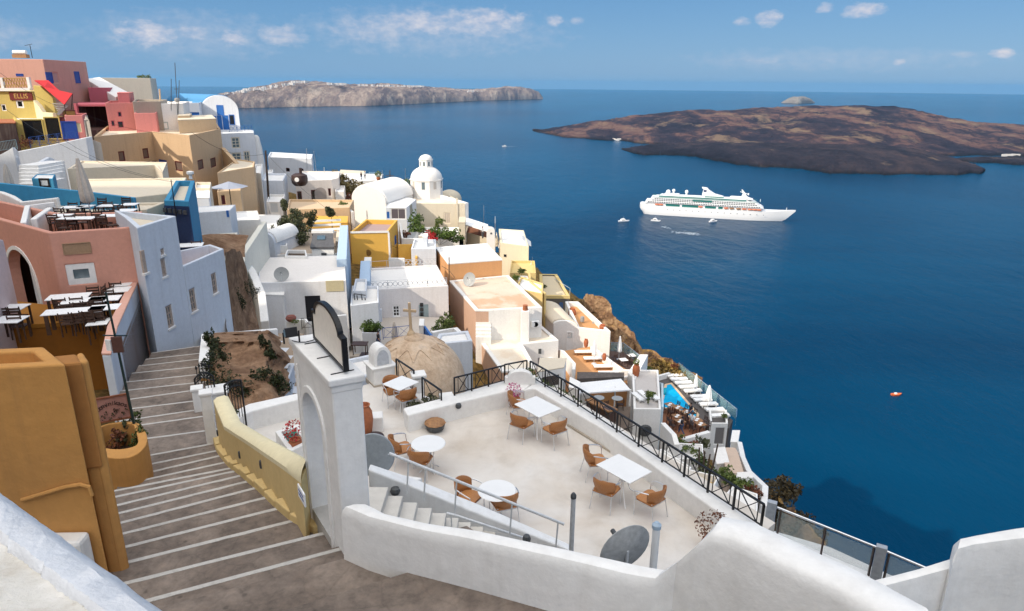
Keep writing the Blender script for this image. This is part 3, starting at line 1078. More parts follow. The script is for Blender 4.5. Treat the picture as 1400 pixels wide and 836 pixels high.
def shrub(name,label,blobs,n,size,mat=None,group=None,trunk=None,cat='shrub',flat=.5,seed=1):
 """bush of many small leaves over a few stems"""
 rnd=random.Random(seed)
 c0=blobs[0][0]
 zb=min(c[0][2]-c[3]for c in blobs)
 t=thing(name,(c0[0],c0[1],zb),label,cat,group)
 l=MB()
 fine=[]
 for c,rx,ry,rz in blobs:
  fine.append((Vector(c),rx*.62,ry*.62,rz*.62))
  for _ in range(9):
   d=Vector((rnd.gauss(0,1),rnd.gauss(0,1),rnd.gauss(0,1))).normalized()
   k=rnd.uniform(.45,.85)
   s=rnd.uniform(.22,.42)
   fine.append((Vector(c)+Vector((d.x*rx*k,d.y*ry*k,d.z*rz*k)),rx*s,ry*s,rz*s))
 leaves(l,fine,n,size,flat,rnd)
 l.build('crown' if trunk else 'foliage',mat or LEAF,t,merge=0)
 st=MB()
 zb2=trunk if trunk else zb
 for c,rx,ry,rz in blobs:
  b0=Vector((c0[0]+rnd.uniform(-.1,.1)*rx,c0[1],zb2 if trunk else zb-.1))
  mid=b0.lerp(Vector(c),.55)+Vector((rnd.uniform(-.1,.1),rnd.uniform(-.1,.1),0))
  w=.06 if trunk else .02
  st.tube([b0,mid,Vector(c)+Vector((0,0,rz*.4))],[w,w*.7,w*.25],6)
 st.build('trunk' if trunk else 'stems',BARK,t)
 return t
def rail(name,label,pts,h,mat=None,post=.045,panel=1.0,style='x',cat='railing',top=.05,group=None):
 """iron railing along ground points: posts, rails and crossed bars"""
 mat=mat or IRON
 pts=[Vector(p)for p in pts]
 t=thing(name,pts[0],label,cat,group)
 tr,br=MB(),MB()
 posts=[]
 up=Vector((0,0,h))
 lo=Vector((0,0,h*.12))
 for a,b in zip(pts,pts[1:]):
  k=max(1,round((b-a).length/panel))
  tr.beam(a+up,b+up,top,top*.6)
  br.beam(a+lo,b+lo,.025,.025)
  for i in range(k):
   p,q=a.lerp(b,i/k),a.lerp(b,(i+1)/k)
   e=(q-p).normalized()*.05
   posts+=[p]
   cm=MB()
   if style=='x':
    p2,q2=p+e*2.4,q-e*2.4
    for u,v in((p2+lo,p2+up),(q2+lo,q2+up),(p2+lo,q2+up),(p2+up,q2+lo)):
     cm.beam(u,v,.018,.018)
   elif style=='ring':
    m_=max(2,round((q-p).length/(h*.62)))
    for j in range(m_):
     c_=p.lerp(q,(j+.5)/m_)+Vector((0,0,h*.55))
     d_=(q-p).normalized()
     R_=h*.27
     cm.tube([c_+d_*R_*cos(x_*pi/6)+Vector((0,0,R_*sin(x_*pi/6)))for x_ in range(13)],.03,5)
   elif style=='bars':
    m_=max(2,round((q-p).length/.13))
    for j in range(1,m_):
     c_=p.lerp(q,j/m_)
     cm.beam(c_+lo,c_+up,.015,.015)
   if cm.v:cm.build('lattice',mat,t,merge=0)
 posts.append(pts[-1])
 for p in posts:
  pm=MB()
  pm.beam(p-Vector((0,0,.03)),p+up*1.0,post,post)
  pm.build('post',mat,t)
 tr.build('top_rail',mat,t)
 br.build('bottom_rail',mat,t)
 return t
def cable(name,label,a,b,sag,r=.012,group='overhead cables'):
 a,b=Vector(a),Vector(b)
 mb=MB()
 mb.tube([a.lerp(b,i/14)-Vector((0,0,sag*4*(i/14)*(1-i/14)))for i in range(15)],r,5)
 return _props(mb.build(name,IRON,None,smooth=True),label,'cable',group)
def mast(name,label,px0,py0,px1,py1,z,r=.03,mat=None,arms=0,group=None,cat='aerial'):
 """thin pole from its foot to its seen tip"""
 a=P(px0,py0,z)
 zt=zat(a.x,a.y,py1)
 mb=MB()
 mb.tube([a,(a.x,a.y,zt)],[r,r*.6],6)
 for k in range(arms):
  zz=zt-.15-k*.35
  mb.tube([(a.x-.5+.1*k,a.y,zz),(a.x+.5-.1*k,a.y,zz)],r*.4,5)
 return _props(mb.build(name,mat or STEEL,None),label,cat,group)
NOSE=[((222,814),(458,751)),((191,791),(430,731)),((176,767),(396,712)),((166,748),(376,695)),((163,730),(361,680)),((161,715),(347,667)),((158,702),(336,658)),((160,690),(327,650)),((170,676),(319,644)),((190,664),(313,640)),((200,655),(306,632)),((205,645),(299,623)),((206,634),(295,616)),((205,622),(292,606)),((202,599),(278,589)),((198,580),(270,570)),((192,571.5),(264,561)),((184,558),(266,548)),((183,545),(268,533)),((187,532),(269,523)),((194,520),(270,512)),((202,508),(271,501)),((210,498),(272,491)),((219,489),(273,483)),((226,480),(274,473))]
STZ=[-5.9-.18*i for i in range(len(NOSE))]
_col=[(.085,.072,.064),(.16,.125,.105)]
m,nt,bs=_mat('worn_stair_concrete')
pos=worldpos(nt)
a_=noise_node(nt,pos,.9,7,.65,.3)
b_=noise_node(nt,pos,6,7,.7)
s_=N(nt,'ShaderNodeTexVoronoi')
s_.inputs['Scale'].default_value=3.2
L(nt,pos,s_.inputs['Vector'])
spots=ramp(nt,s_.outputs['Distance'],[(.06,(.35,.35,.35)),(.13,(1,1,1))]).outputs[0]
c=ramp(nt,a_.outputs['Fac'],[(.3,(.10,.079,.066)),(.44,(.155,.122,.10)),(.55,(.205,.164,.135)),(.7,(.27,.218,.18))]).outputs[0]
c=mix(nt,.6,c,ramp(nt,b_.outputs['Fac'],[(.3,(.42,.42,.42)),(.5,(.95,.95,.95)),(.68,(1.35,1.3,1.25))]).outputs[0],'MULTIPLY')
c=mix(nt,.6,c,spots,'MULTIPLY')
vc=N(nt,'ShaderNodeTexVoronoi',feature='DISTANCE_TO_EDGE')
vc.inputs['Scale'].default_value=1.9
L(nt,mix(nt,.12,pos,b_.outputs['Color'],'ADD'),vc.inputs['Vector'])
c=mix(nt,.25,c,ramp(nt,vc.outputs['Distance'],[(.0,(.45,.45,.45)),(.035,(1,1,1))]).outputs[0],'MULTIPLY')
L(nt,c,bs.inputs['Base Color'])
bs.inputs['Roughness'].default_value=.9
bump(nt,bs,b_.outputs['Fac'],.5,.02)
STAIR=m
LINE=plaster('nosing_paint',(.50,.48,.45),dirt=(.2,.18,.16),amount=.9,scale=4,streak=.4)
mb,ml=MB(),MB()
ed=[]
for i,(l,r)in enumerate(NOSE):
 z=STZ[i]
 a,b=P(*l,z),P(*r,z)
 d=(b-a).normalized()
 ed.append((a-d*(.9 if i<9 else .5),b+d*.45,z))
rr=random.Random(3)
for i in range(1,len(ed)):
 (a0,b0,z0),(a1,b1,z1)=ed[i-1],ed[i]
 mb.slab([a0,b0,b1,a1],z1-1.2,z1)
for i,(a,b,z)in enumerate(ed):
 back=Vector((0,-1,0))
 d=(b-a).normalized()
 nn=Vector((d.y,-d.x,0))
 if nn.y>0:nn=-nn
 K=26
 top,low=[],[]
 for k in range(K+1):
  p=a.lerp(b,k/K)
  w=.066+.014*noise.noise(Vector((p.x*5,p.y*5,i)))
  top.append(Vector((p.x,p.y,z+.006)))
  low.append(p+nn*w+Vector((0,0,.006)))
 vs=top+low
 vs+=[v-Vector((0,0,.03))for v in low]
 fs=[(k,k+1,K+2+k,K+1+k)for k in range(K)]+[(K+1+k,K+2+k,2*K+3+k,2*K+2+k)for k in range(K)]
 ml.add(vs,fs)
a0,b0,z0=ed[0]
u1a,u1b=P(200,852,-5.9),P(489,773,-5.9)
u2a,u2b=P(380,860,-5.74),P(537,800,-5.74)
mb.slab([a0,b0+Vector((.3,.2,0)),u1b+Vector((1.2,-.3,0)),u1a+Vector((-1,-.3,0))],-7.2,-5.9)
d=(u1b-u1a).normalized()
mb.slab([u1a-d*1.5,u1b+d*1.5,u2b+d*1.5,u2a-d*2],-7.2,-5.74)
mb.slab([u2a-d*2.5,u2b+d*1.6,u2b+d*2+Vector((.9,-1.6,0)),u2a-d*2.5+Vector((0,-4,0))],-7.2,-5.58)
st=mb.build('stairway',STAIR,None,bevel=.012)
_props(st,kind='structure')
o=ml.build('nosing',LINE,st)
m,nt,bs=_mat('peeling_parapet')
pos=worldpos(nt)
a_=noise_node(nt,pos,3.2,9,.7,.2)
b_=noise_node(nt,pos,17,8,.72)
c=ramp(nt,a_.outputs['Fac'],[(.3,(.50,.44,.36)),(.48,(.66,.63,.57)),(.62,(.76,.73,.68)),(.8,(.60,.55,.46))]).outputs[0]
k=ramp(nt,b_.outputs['Fac'],[(.60,(0,0,0)),(.66,(1,1,1))]).outputs[0]
c=mix(nt,math_node(nt,'MULTIPLY',k,.5),c,(.33,.27,.21))
L(nt,c,bs.inputs['Base Color'])
bs.inputs['Roughness'].default_value=.95
bump(nt,bs,b_.outputs['Fac'],.6,.02)
PEEL=m
zt=-1.62
e0,e1=P(-60,620,zt-.09),P(262,851,zt-.09)
i0,i1=P(-60,690,zt),P(150,852,zt)
dd=(e1-e0).normalized()
nn=Vector((dd.y,-dd.x,0))
if nn.dot(Vector((-1,-1,0)))<0:nn=-nn
LEDGE=plaster('ledge_limewash',(.72,.73,.75),dirt=(.36,.34,.33),amount=.75,streak=.1,scale=2.2,b=.45)
mb=MB()
rows=[]
for k in range(61):
 p=e0.lerp(e1,k/60)
 wob=noise.noise(Vector((k*.21,0,7)))*.012+noise.noise(Vector((k*.9,3,7)))*.004
 q=i0.lerp(i1,k/60)+nn*noise.noise(Vector((k*.6,9,1)))*.014
 o_=-nn
 rows.append([Vector((p.x,p.y,-7)),p+Vector((0,0,-.35)),p+Vector((0,0,-.05+wob)),p+nn*.05+Vector((0,0,.012+wob)),p.lerp(q,.45)+Vector((0,0,.028+wob*.6)),p.lerp(q,.9)+Vector((0,0,.012)),q+Vector((0,0,-.015)),q+nn*.01+Vector((0,0,-.06))])
m1=len(rows[0])
mb.add([v for r in rows for v in r],[(i*m1+j,i*m1+j+1,(i+1)*m1+j+1,(i+1)*m1+j)for i in range(60)for j in range(m1-1)])
root=thing('parapet',(e0.x,e0.y,-7),'weathered broad parapet with a rough cream top in the lower left corner','wall')
mb.build('ledge',LEDGE,root,smooth=True)
mb=MB()
G=[]
for i in range(41):
 r=[]
 for j in range(21):
  p=i0.lerp(i1,i/40)+nn*(j*.075)+dd*0
  r.append(p+Vector((0,0,-.025+.03*hermite(j/3)*.6+.010*noise.fractal(p*7,1,2.1,5))))
 G.append(r)
mb.add([v for r in G for v in r],[(i*21+j,i*21+j+1,(i+1)*21+j+1,(i+1)*21+j)for i in range(40)for j in range(20)])
mb.build('coping',PEEL,root,smooth=True)
OCHRE=plaster('ochre_plaster',(.53,.265,.08),dirt=(.24,.13,.06),amount=.9,streak=.4,scale=1.1,b=.3)
OCHRE_SHADE=plaster('shaded_ochre_plaster',(.38,.17,.05),dirt=(.2,.10,.04),amount=.8,streak=.2)  # darker twin of the ochre: shade of the turned face in its colour
c1=P(171,778,-6.2)
ztop=zat(c1.x,c1.y,492)
A=P(90,498,ztop+.02)
h=house('ochre_house','big blank ochre house wall with a rounded corner pier at the lower left',[(-190,512),(89,498),(60,474),(-190,484)],ztop+.02,-7.5,OCHRE,OCHRE,par=.14,sink=.22,bevel=.03)
mb=MB()
B0,B1=P(89.6,498.5,ztop-.03),P(113,496.5,ztop-.03)
B2,B3=P(104,482.5,ztop-.03),P(82,485,ztop-.03)
zb=zat(B0.x,B0.y,645)
_bk=(B2-B1)*.12
B0,B1=B0+_bk,B1+_bk
mb.slab([B0-(B1-B0)*.5,B1,B2,B3-(B1-B0)*.5],zb,ztop-.04)
mb.build('chimney_breast',OCHRE_SHADE,h['root'],bevel=.03)
mb=MB()
C0,C1=P(113,497,ztop-.06),P(121.5,494,ztop-.06)
dq=(B2-B1)
mb.slab([B1+dq*.06-(B1-B0)*.3,C1,C1+dq,B1+dq*1.1],-7.5,ztop-.05)
mb.slab([B0+dq*.12,B1+dq*.12,B1+dq,B0+dq],-7.5,zb+.05)
mb.build('pier',OCHRE,h['root'],bevel=.06,seg=3)
a,b=A,P(-190,512,ztop+.02)
pp=[onplane(30,682,a,b),onplane(60,673,a,b),onplane(90,664,a,b),onplane(110,661,a,b),onplane(121,664,a,b),onplane(125,676,a,b)]
off=Vector((.02,-.03,0))
mb=MB()
mb.tube([p+off for p in pp],.028,8)
mb.build('pipe',OCHRE,h['root'],smooth=True)
fz=zat(A.x,A.y,700)
q0=onplane(60,716,a,b)
w0,w1=onplane(92,720,a,b),onplane(126,722,a,b)
mb=MB()
mb.slab([w0+Vector((-.9,-.05,0)),w1+Vector((0,-.05,0)),w1+Vector((.02,-.30,0)),w0+Vector((-.9,-.36,0))],-7.5,w1.z)
mb.build('plinth',WHITE2,h['root'],bevel=.05)
zr=-7.05
pl_out=[(128,622),(160,628),(186,624),(203,606),(199,588),(185,574),(126,582)]
pl_in=[(136,611),(160,615),(184,611),(190,604),(186,590),(181,577),(131,582)]
def chaikin(pts,fixed=(5,6,0)):
 for _ in range(2):
  out=[]
  n=len(pts)
  for i in range(n):
   a,b=pts[i],pts[(i+1)%n]
   out+=[a.lerp(b,.25),a.lerp(b,.75)]
  pts=out
 return pts
po,pi_=chaikin([P(*q,zr)for q in pl_out]),chaikin([P(*q,zr)for q in pl_in])
root=thing('planter',(po[2].x,po[2].y,-8.6),'curved ochre masonry planter beside the stairs, full of straggly plants','planter')
mb=MB()
n=len(po)
vs=[(p.x,p.y,-9.2)for p in po]+[(p.x,p.y,zr)for p in po]+[(p.x,p.y,zr)for p in pi_]+[(p.x,p.y,zr-.75)for p in pi_]
fs=[]
for k in range(3):
 fs+=[(k*n+i,k*n+(i+1)%n,(k+1)*n+(i+1)%n,(k+1)*n+i)for i in range(n)]
mb.add(vs,fs)
mb.build('planter_wall',OCHRE,root,bevel=.07,seg=3)
mb=MB()
mb.slab([(p.x,p.y)for p in pi_],zr-1.0,zr-.55)
mb.build('soil',SOIL,root)
rnd=random.Random(4)
for k,(px,py,s,mt,lab)in enumerate([(178,582,.26,LEAF,'green bush under the lamp post in the ochre planter'),(184,603,.20,LEAF,'low green bush at the front right corner of the ochre planter'),(152,606,.20,RUST,'reddish bush at the front left of the ochre planter'),(165,592,.15,OLIVE,'sparse plant in the middle of the ochre planter')]):
 q=P(px,py,zr-.2)
 shrub('planter_bush',lab,[((q.x,q.y,zr-.28),s,s,s*1.2),((q.x+.1,q.y+.1,zr-.05),s*.7,s*.7,s*.8)],420,.038,mt,'plants in the ochre planter',seed=k)
s0,s1=P(132,579,zr+.02),P(180,570,zr+.02)
zs=zat(s0.x,s0.y,548)
root=thing('painted_sign',(s0.x,s0.y,zr),'faded pink board with hand-painted lettering and flowers behind the ochre planter','sign')
ux=(s1-s0).normalized()
nrm=Vector((ux.y,-ux.x,0))
W_=(s1-s0).length
H_=zs-zr
mb=MB()
mb.extrude([(0,0),(W_,0),(W_,H_),(0,H_)],s0,ux,(0,0,1),-nrm*.04)
SIGNP=plaster('faded_pink_board',(.40,.20,.16),dirt=(.22,.12,.09),amount=.7,scale=3)
mb.build('board',SIGNP,root)
mb=MB()
for(u0,v0,u1,v1)in((0,0,W_,0),(0,H_,W_,H_),(0,0,0,H_),(W_,0,W_,H_)):
 mb.beam(s0+ux*u0+Vector((0,0,v0))+nrm*.01,s0+ux*u1+Vector((0,0,v1))+nrm*.01,.035,.035)
mb.build('frame',solid('rust_frame',(.22,.07,.03),.7),root)
def text(name,body,origin,ux,size,mat,parent=None,nrm=None,arc=None,ext=.004,align='CENTER',uz=None):
 """lettering laid on a surface, converted to mesh"""
 up=uz or Vector((0,0,1))
 objs=[]
 items=[(body,0,0,0)]if not arc else[(ch,(i-(len(body)-1)/2)*arc[0],-arc[1]*((i-(len(body)-1)/2)/(len(body)/2))**2,-arc[2]*(i-(len(body)-1)/2))for i,ch in enumerate(body)]
 allmb=MB()
 for s_,du,dv,rot in items:
  if s_==' ':continue
  cu=bpy.data.curves.new('t','FONT')
  cu.body=s_
  cu.size=size
  cu.align_x=align if not arc else 'CENTER'
  cu.align_y='CENTER'
  cu.extrude=ext
  ob=bpy.data.objects.new('t',cu)
  COL.objects.link(ob)
  dg=bpy.context.evaluated_depsgraph_get()
  me=bpy.data.meshes.new_from_object(ob.evaluated_get(dg))
  R=Matrix.Rotation(rot,3,'Z')
  o_=Vector(origin)+ux*du+up*dv
  base=len(allmb.v)
  for v in me.vertices:
   q=R@v.co
   allmb.v.append(o_+ux*q.x+up*q.y+nrm*q.z)
  allmb.f+=[tuple(i+base for i in p.vertices)for p in me.polygons]
  bpy.data.objects.remove(ob)
  bpy.data.curves.remove(cu)
  bpy.data.meshes.remove(me)
 return allmb.build(name,mat,parent,merge=0)
INK=solid('sign_ink',(.05,.025,.02),.7)
text('lettering','Dominikaos',s0+ux*W_*.50+Vector((0,0,H_*.72))+nrm*.012,ux,H_*.26,INK,root,nrm,(W_*.088,H_*.22,.07))
text('lettering','Bar',s0+ux*W_*.62+Vector((0,0,H_*.42))+nrm*.012,ux,H_*.17,INK,root,nrm)
mb=MB()
for k in range(9):
 u=W_*(.12+.76*k/8)
 leaves(mb,[(tuple(s0+ux*u+Vector((0,0,H_*(.10+.12*(k%3))))+nrm*.02),.05,.015,.05)],14,.02)
mb.build('painted_flowers',LEAFD,root,merge=0)
b0=P(188,602,zr-.4)
t0z=zat(b0.x,b0.y,400)
root=thing('lamp_post',b0,'thin dark green post with a small notice box, standing in the ochre planter','lamp post')
GREENP=solid('dark_green_paint',(.012,.03,.028),.4)
mb=MB()
lean=Vector((-.10,0,0))
tp=Vector((b0.x,b0.y,t0z))+lean
mb.tube([b0,b0.lerp(tp,.5),tp],[.032,.026,.02],8)
mb.build('pole',GREENP,root,smooth=True)
zz=zat(b0.x,b0.y,470)
qq=b0.lerp(tp,(zz-b0.z)/(t0z-b0.z))
mb=MB()
mb.box(qq+Vector((.05,-.06,0)),(.20,.05,.34),.25)
mb.build('notice_box',solid('box_maroon',(.10,.045,.035),.5),root)
mb=MB()
mb.box(qq+Vector((-.14,-.05,-.02)),(.12,.03,.24),-.2)
mb.build('notice_card',CLOTH,root)
mb=MB()
mb.box(qq+Vector((0,-.01,.18)),(.5,.03,.02))
mb.build('bracket',GREENP,root)
YEL=plaster('yellow_plaster',(.64,.475,.22),dirt=(.36,.25,.10),amount=.4,streak=.15)
YELTOP=plaster('pale_yellow_plaster',(.76,.67,.44),dirt=(.45,.38,.22),amount=.35,streak=.05)
ynear=[P(420,660,-5.08),P(386,635,-5.55),P(340,604,-6.25),P(306,582.5,-6.98),P(291.6,547.5,-6.95)]
yfar=[P(428,632,-5.08),P(406,620,-5.55),P(361,596,-6.25),P(329,577,-6.98),P(312,542,-6.95)]
ynear[0],yfar[0]=ynear[0].lerp(ynear[1],.24),yfar[0].lerp(yfar[1],.30)
root=thing('yellow_wall',(ynear[0].x,ynear[0].y,-6.2),'yellow wall with a pale rounded top running along the right of the stairs','wall')
wall_path('wall',None,[p-Vector((0,0,.05))for p in ynear],.4,YEL,-9.4,far=[p-Vector((0,0,.05))for p in yfar],parent=root,bevel=.03)
cap=MB()
n=len(ynear)
rows=[]
for p,q in zip(ynear,yfar):
 rows.append([p+Vector((0,0,-.09)),p+Vector((0,0,-.01)),p.lerp(q,.25)+Vector((0,0,.05)),p.lerp(q,.75)+Vector((0,0,.05)),q+Vector((0,0,-.01)),q+Vector((0,0,-.09))])
rows2=[]
for a,b in zip(rows,rows[1:]):
 for k in range(6):
  rows2.append([u.lerp(v,k/6)for u,v in zip(a,b)])
rows2.append(rows[-1])
out=[]
for r in rows2:
 c_=sum(r,Vector())/6
 out.append([c_+(v-c_)*1.008 for v in r])
K=6
cap.add([v for r in out for v in r],[(i*K+j,i*K+j+1,(i+1)*K+j+1,(i+1)*K+j)for i in range(len(out)-1)for j in range(K-1)]+[tuple((len(out)-1)*K+j for j in range(K))])
cap.build('coping',YELTOP,root,smooth=True)
mb=MB()
for i in range(2,14):
 p,q=P(*NOSE[i-1][1],STZ[i]),P(*NOSE[i][1],STZ[i])
 d=Vector((.42,.25,0))
 mb.slab([p,p+d,q+d,q],STZ[i]-.5,STZ[i]+.13+(.03 if i%2 else 0))
mb.build('skirting',YEL,root,bevel=.02)
for(px,py)in((298,592),(328,622),(357,635)):
 seg=min(range(n-1),key=lambda i:0 if 1 else 0)
 best=None
 for i in range(n-1):
  q=onplane(px,py,ynear[i],ynear[i+1])
  d=ynear[i+1]-ynear[i]
  t=(Vector((q.x,q.y,0))-Vector((ynear[i].x,ynear[i].y,0))).dot(Vector((d.x,d.y,0)))/(d.x**2+d.y**2)
  if-.05<t<1.05:best=(q,d)
 if best:
  q,d=best
  d=Vector((d.x,d.y,0)).normalized()
  mb=MB()
  mb.lathe(q+Vector((0,0,-.09)),[(.0,0),(.03,.02),(.034,.09),(.03,.16),(0,.18)],10)
  mb.build('wall_lamp',GRAPH,root,smooth=True)
q=onplane(414,677,ynear[0],ynear[1])
d=(ynear[1]-ynear[0]);d.z=0;d.normalize()
nr=Vector((d.y,-d.x,0))
if nr.x>0:nr=-nr
mb=MB()
mb.extrude([(-.16,-.10),(.16,-.10),(.16,.10),(-.16,.10)],q+nr*.004,d,(0,0,1),nr*.02)
pl=mb.build('name_plate',CLOTH,root)
for k in range(2):
 mb=MB()
 mb.extrude([(-.12,-.005),(.12,-.005),(.12,.02),(-.12,.02)],q+nr*.026+Vector((0,0,.03-.06*k)),d,(0,0,1),nr*.002)
 mb.build('lettering',solid('blue_ink',(.03,.10,.35),.6),pl)
zg=-3.38
zb=-6.6
gA,gB=P(449,521,zg),P(401,469,zg)
gC,gD=P(500,512,zg),P(434,459,zg)
root=thing('gate_arch',(gA.x,gA.y,-5.9),'tall white arched gateway at the foot of the stairs, carrying a blank sign board','gate')
ux=Vector((gB.x-gA.x,gB.y-gA.y,0))
LEN=ux.length
ux.normalize()
_e=onplane(421,726,gA,gA+ux)
LEN=max(LEN,(Vector((_e.x-gA.x,_e.y-gA.y,0))).dot(ux)+.035)
dp=Vector((gC.x-gA.x,gC.y-gA.y,0))
uu=ux*.035
ins=dp.normalized()*.035
Lw=LEN-.07
a0=Vector((gA.x,gA.y,0))+uu+ins
g2=a0+ux
r_=onplane(452,700,a0,g2)
l_=onplane(431,716,a0,g2)
u_r=(Vector((r_.x,r_.y,0))-a0).dot(ux)
u_l=(Vector((l_.x,l_.y,0))-a0).dot(ux)
apex=onplane(424,538,a0,g2).z
R_=(u_l-u_r)/2
ce=(u_l+u_r)/2
spring=apex-R_
outl=[(0,zb),(u_r,zb),(u_r,spring)]+[(ce-R_*cos(pi*k/16),spring+R_*1.0*sin(pi*k/16))for k in range(1,16)]+[(u_l,spring),(u_l,zb),(Lw,zb),(Lw,zg-.16),(0,zg-.16)]
mb=MB()
mb.extrude(outl,a0,ux,(0,0,1),dp*1.0-ins*2)
mb.build('wall',WHITE,root,bevel=.025)
mb=MB()
for e_,z0_,z1_ in((.0,zg-.10,zg),(.028,zg-.20,zg-.1)):
 p0=Vector((gA.x,gA.y,0))+ux*e_+dp.normalized()*e_
 p1=p0+ux*(LEN-2*e_)
 dd_=dp.normalized()*(dp.length-2*e_)
 mb.slab([p0,p1,p1+dd_,p0+dd_],z0_,z1_)
mb.build('cornice',WHITE,root,bevel=.02)
mb=MB()
fz_=-5.94
p0=a0+ux*(u_r-.03)-dp.normalized()*.02
mb.slab([p0,p0+ux*(2*R_+.06),p0+ux*(2*R_+.06)+dp*1.4,p0+dp*1.4],-6.7,fz_)
mb.build('threshold',plaster('grey_screed',(.45,.43,.40),amount=.5,streak=0),root)
mb=MB()
bo,bi=[],[]
for k in range(17):
 a_=pi*k/16
 bo.append((ce-(R_+.10)*cos(a_),spring+(R_+.10)*sin(a_)))
 bi.append((ce-R_*cos(a_),spring+R_*sin(a_)))
ring=[(u_r-.10,zb)]+bo+[(u_l+.10,zb),(u_l,zb)]+bi[::-1]+[(u_r,zb)]
o0=a0-dp.normalized()*.028
vs,fs=[],[]
m_=len(bo)
seq_o=[(u_r-.10,zb)]+bo+[(u_l+.10,zb)]
seq_i=[(u_r+.002,zb)]+[(x+(.002 if x<ce else-.002),y)for x,y in bi]+[(u_l-.002,zb)]
for(ua,va),(ub,vb)in zip(seq_o,seq_i):
 for dd_ in(0,.06):
  for(uq,vq)in((ua,va),(ub,vb)):
   p=o0+ux*uq+Vector((0,0,vq))+dp.normalized()*dd_
   vs.append(p)
for i in range(len(seq_o)-1):
 a,b=4*i,4*i+4
 fs+=[(a,a+1,b+1,b),(a,b,b+2,a+2),(a+1,a+3,b+3,b+1),(a+2,b+2,b+3,a+3)]
mb.add(vs,fs)
mb.build('surround',WHITE,root,bevel=.01)
s0=P(473.5,508,zg+.04)
s1=P(431,462,zg+.04)
u2=Vector((s1.x-s0.x,s1.y-s0.y,0))
SL=u2.length
u2.normalize()
sh=zat(s0.x,s0.y,462)-zg-.04
s_peak=zat((s0.x+s1.x)/2,(s0.y+s1.y)/2,416)-zg-.04
n2=Vector((u2.y,-u2.x,0))
if n2.dot(Vector((-1,-.4,0)))<0:n2=-n2
def sign_outline(e):
 pts=[(e,e),(SL-e,e),(SL-e,sh*.97-e)]
 R2=SL/2*.80-e
 hh=s_peak-sh
 pts+=[(SL/2+R2+.03*0,sh-e)]if e==0 else[(SL/2+R2,sh-e)]
 pts+=[(SL/2+R2*cos(pi*k/20),sh-e+hh*sin(pi*k/20))for k in range(1,20)]
 pts+=[(SL/2-R2,sh-e),(e,sh*.97-e)]
 return pts
sg=thing('sign_board',s0,'blank cream sign board with arched top in a black frame on the white gate','sign')
mb=MB()
fo,fi=sign_outline(0),sign_outline(.036)
vs,fs=[],[]
for(ua,va),(ub,vb)in zip(fo,fi):
 for dd_ in(0,.09):
  for(uq,vq)in((ua,va),(ub,vb)):
   vs.append(s0+u2*uq+Vector((0,0,vq))+n2*(.03-dd_*.75))
for i in range(len(fo)):
 a,b=4*i,4*((i+1)%len(fo))
 fs+=[(a,a+1,b+1,b),(a,b,b+2,a+2),(a+1,a+3,b+3,b+1),(a+2,b+2,b+3,a+3)]
mb.add(vs,fs)
mb.build('frame',IRON,sg)
mb=MB()
mb.extrude(sign_outline(.03),s0+n2*.015,u2,(0,0,1),-n2*.03)
mb.build('panel',solid('sign_cream',(.80,.74,.66),.6,var=.05),sg)
mb=MB()
for f_ in(.06,.5,.94):
 p=s0+u2*SL*f_
 mb.beam(p+n2*.17+Vector((0,0,-.035)),p-n2*.12+Vector((0,0,-.035)),.012,.012)
mb.build('strut',IRON,sg)
fp=P(399,467,zg+.02)
fl=thing('floodlight',fp,'small black floodlight on a bracket at the far end of the gate top','floodlight')
mb=MB()
mb.box(fp+Vector((0,0,.13)),(.16,.07,.13),.5,-.3)
mb.build('housing',IRON,fl)
mb=MB()
mb.box(fp+Vector((-.02,-.042,.142)),(.13,.01,.10),.5,-.3)
mb.build('lens',GLASSB,fl)
mb=MB()
for s_ in(-.09,.09):
 mb.beam(fp+Vector((s_,s_*.5,-.02)),fp+Vector((s_,s_*.5,.14)),.015,.02)
mb.build('bracket',IRON,fl)
mb=MB()
mb.tube([P(399,466,zg+.02),P(408,468,zg+.015),P(418,468,zg+.015),P(429,465,zg+.015),s1+Vector((0,0,.02))],.007,5)
_props(mb.build('power_lead',IRON,None),'thin dark cable looping from the floodlight to the sign board','cable')
p=onplane(408,488,a0,g2)
mb=MB()
q1=onplane(422,720,a0,g2)
mb.tube([p-dp.normalized()*.03+Vector((0,0,-.1)),Vector((p.x,p.y,-6.3))-dp.normalized()*.03],.016,8)
mb.build('downpipe',WHITE,root,smooth=True)
wn=[P(466,693,-4.97),P(500,707,-4.97),P(560,723,-4.95),P(650,741,-4.92),P(764,766,-4.88),P(850,785,-4.86),P(893,792,-4.85)]
wf=[P(504,688,-4.97),P(530,702,-4.97),P(585,714,-4.95),P(652,724,-4.92),P(779,751,-4.88),P(867,768,-4.86),P(912,776,-4.85)]
wn+=[P(925,769,-4.70),P(950,748,-4.42),P(972,731,-4.24),P(1000,738,-4.21),P(1050,762,-4.2),P(1114,791,-4.2),P(1200,836,-4.2),P(1300,890,-4.2)]
wf+=[P(935,766,-4.70),P(962,742,-4.42),P(990,704,-4.24),P(1036,714,-4.21),P(1080,734,-4.2),P(1126,755,-4.2),P(1211,794,-4.2),P(1262,822,-4.2)]
def dense(pts,k):
 out=[]
 for a,b in zip(pts,pts[1:]):
  out+=[a.lerp(b,i/k)for i in range(k)]
 return out+[pts[-1]]
wn,wf=dense(wn,4),dense(wf,4)
mb=MB()
rows=[]
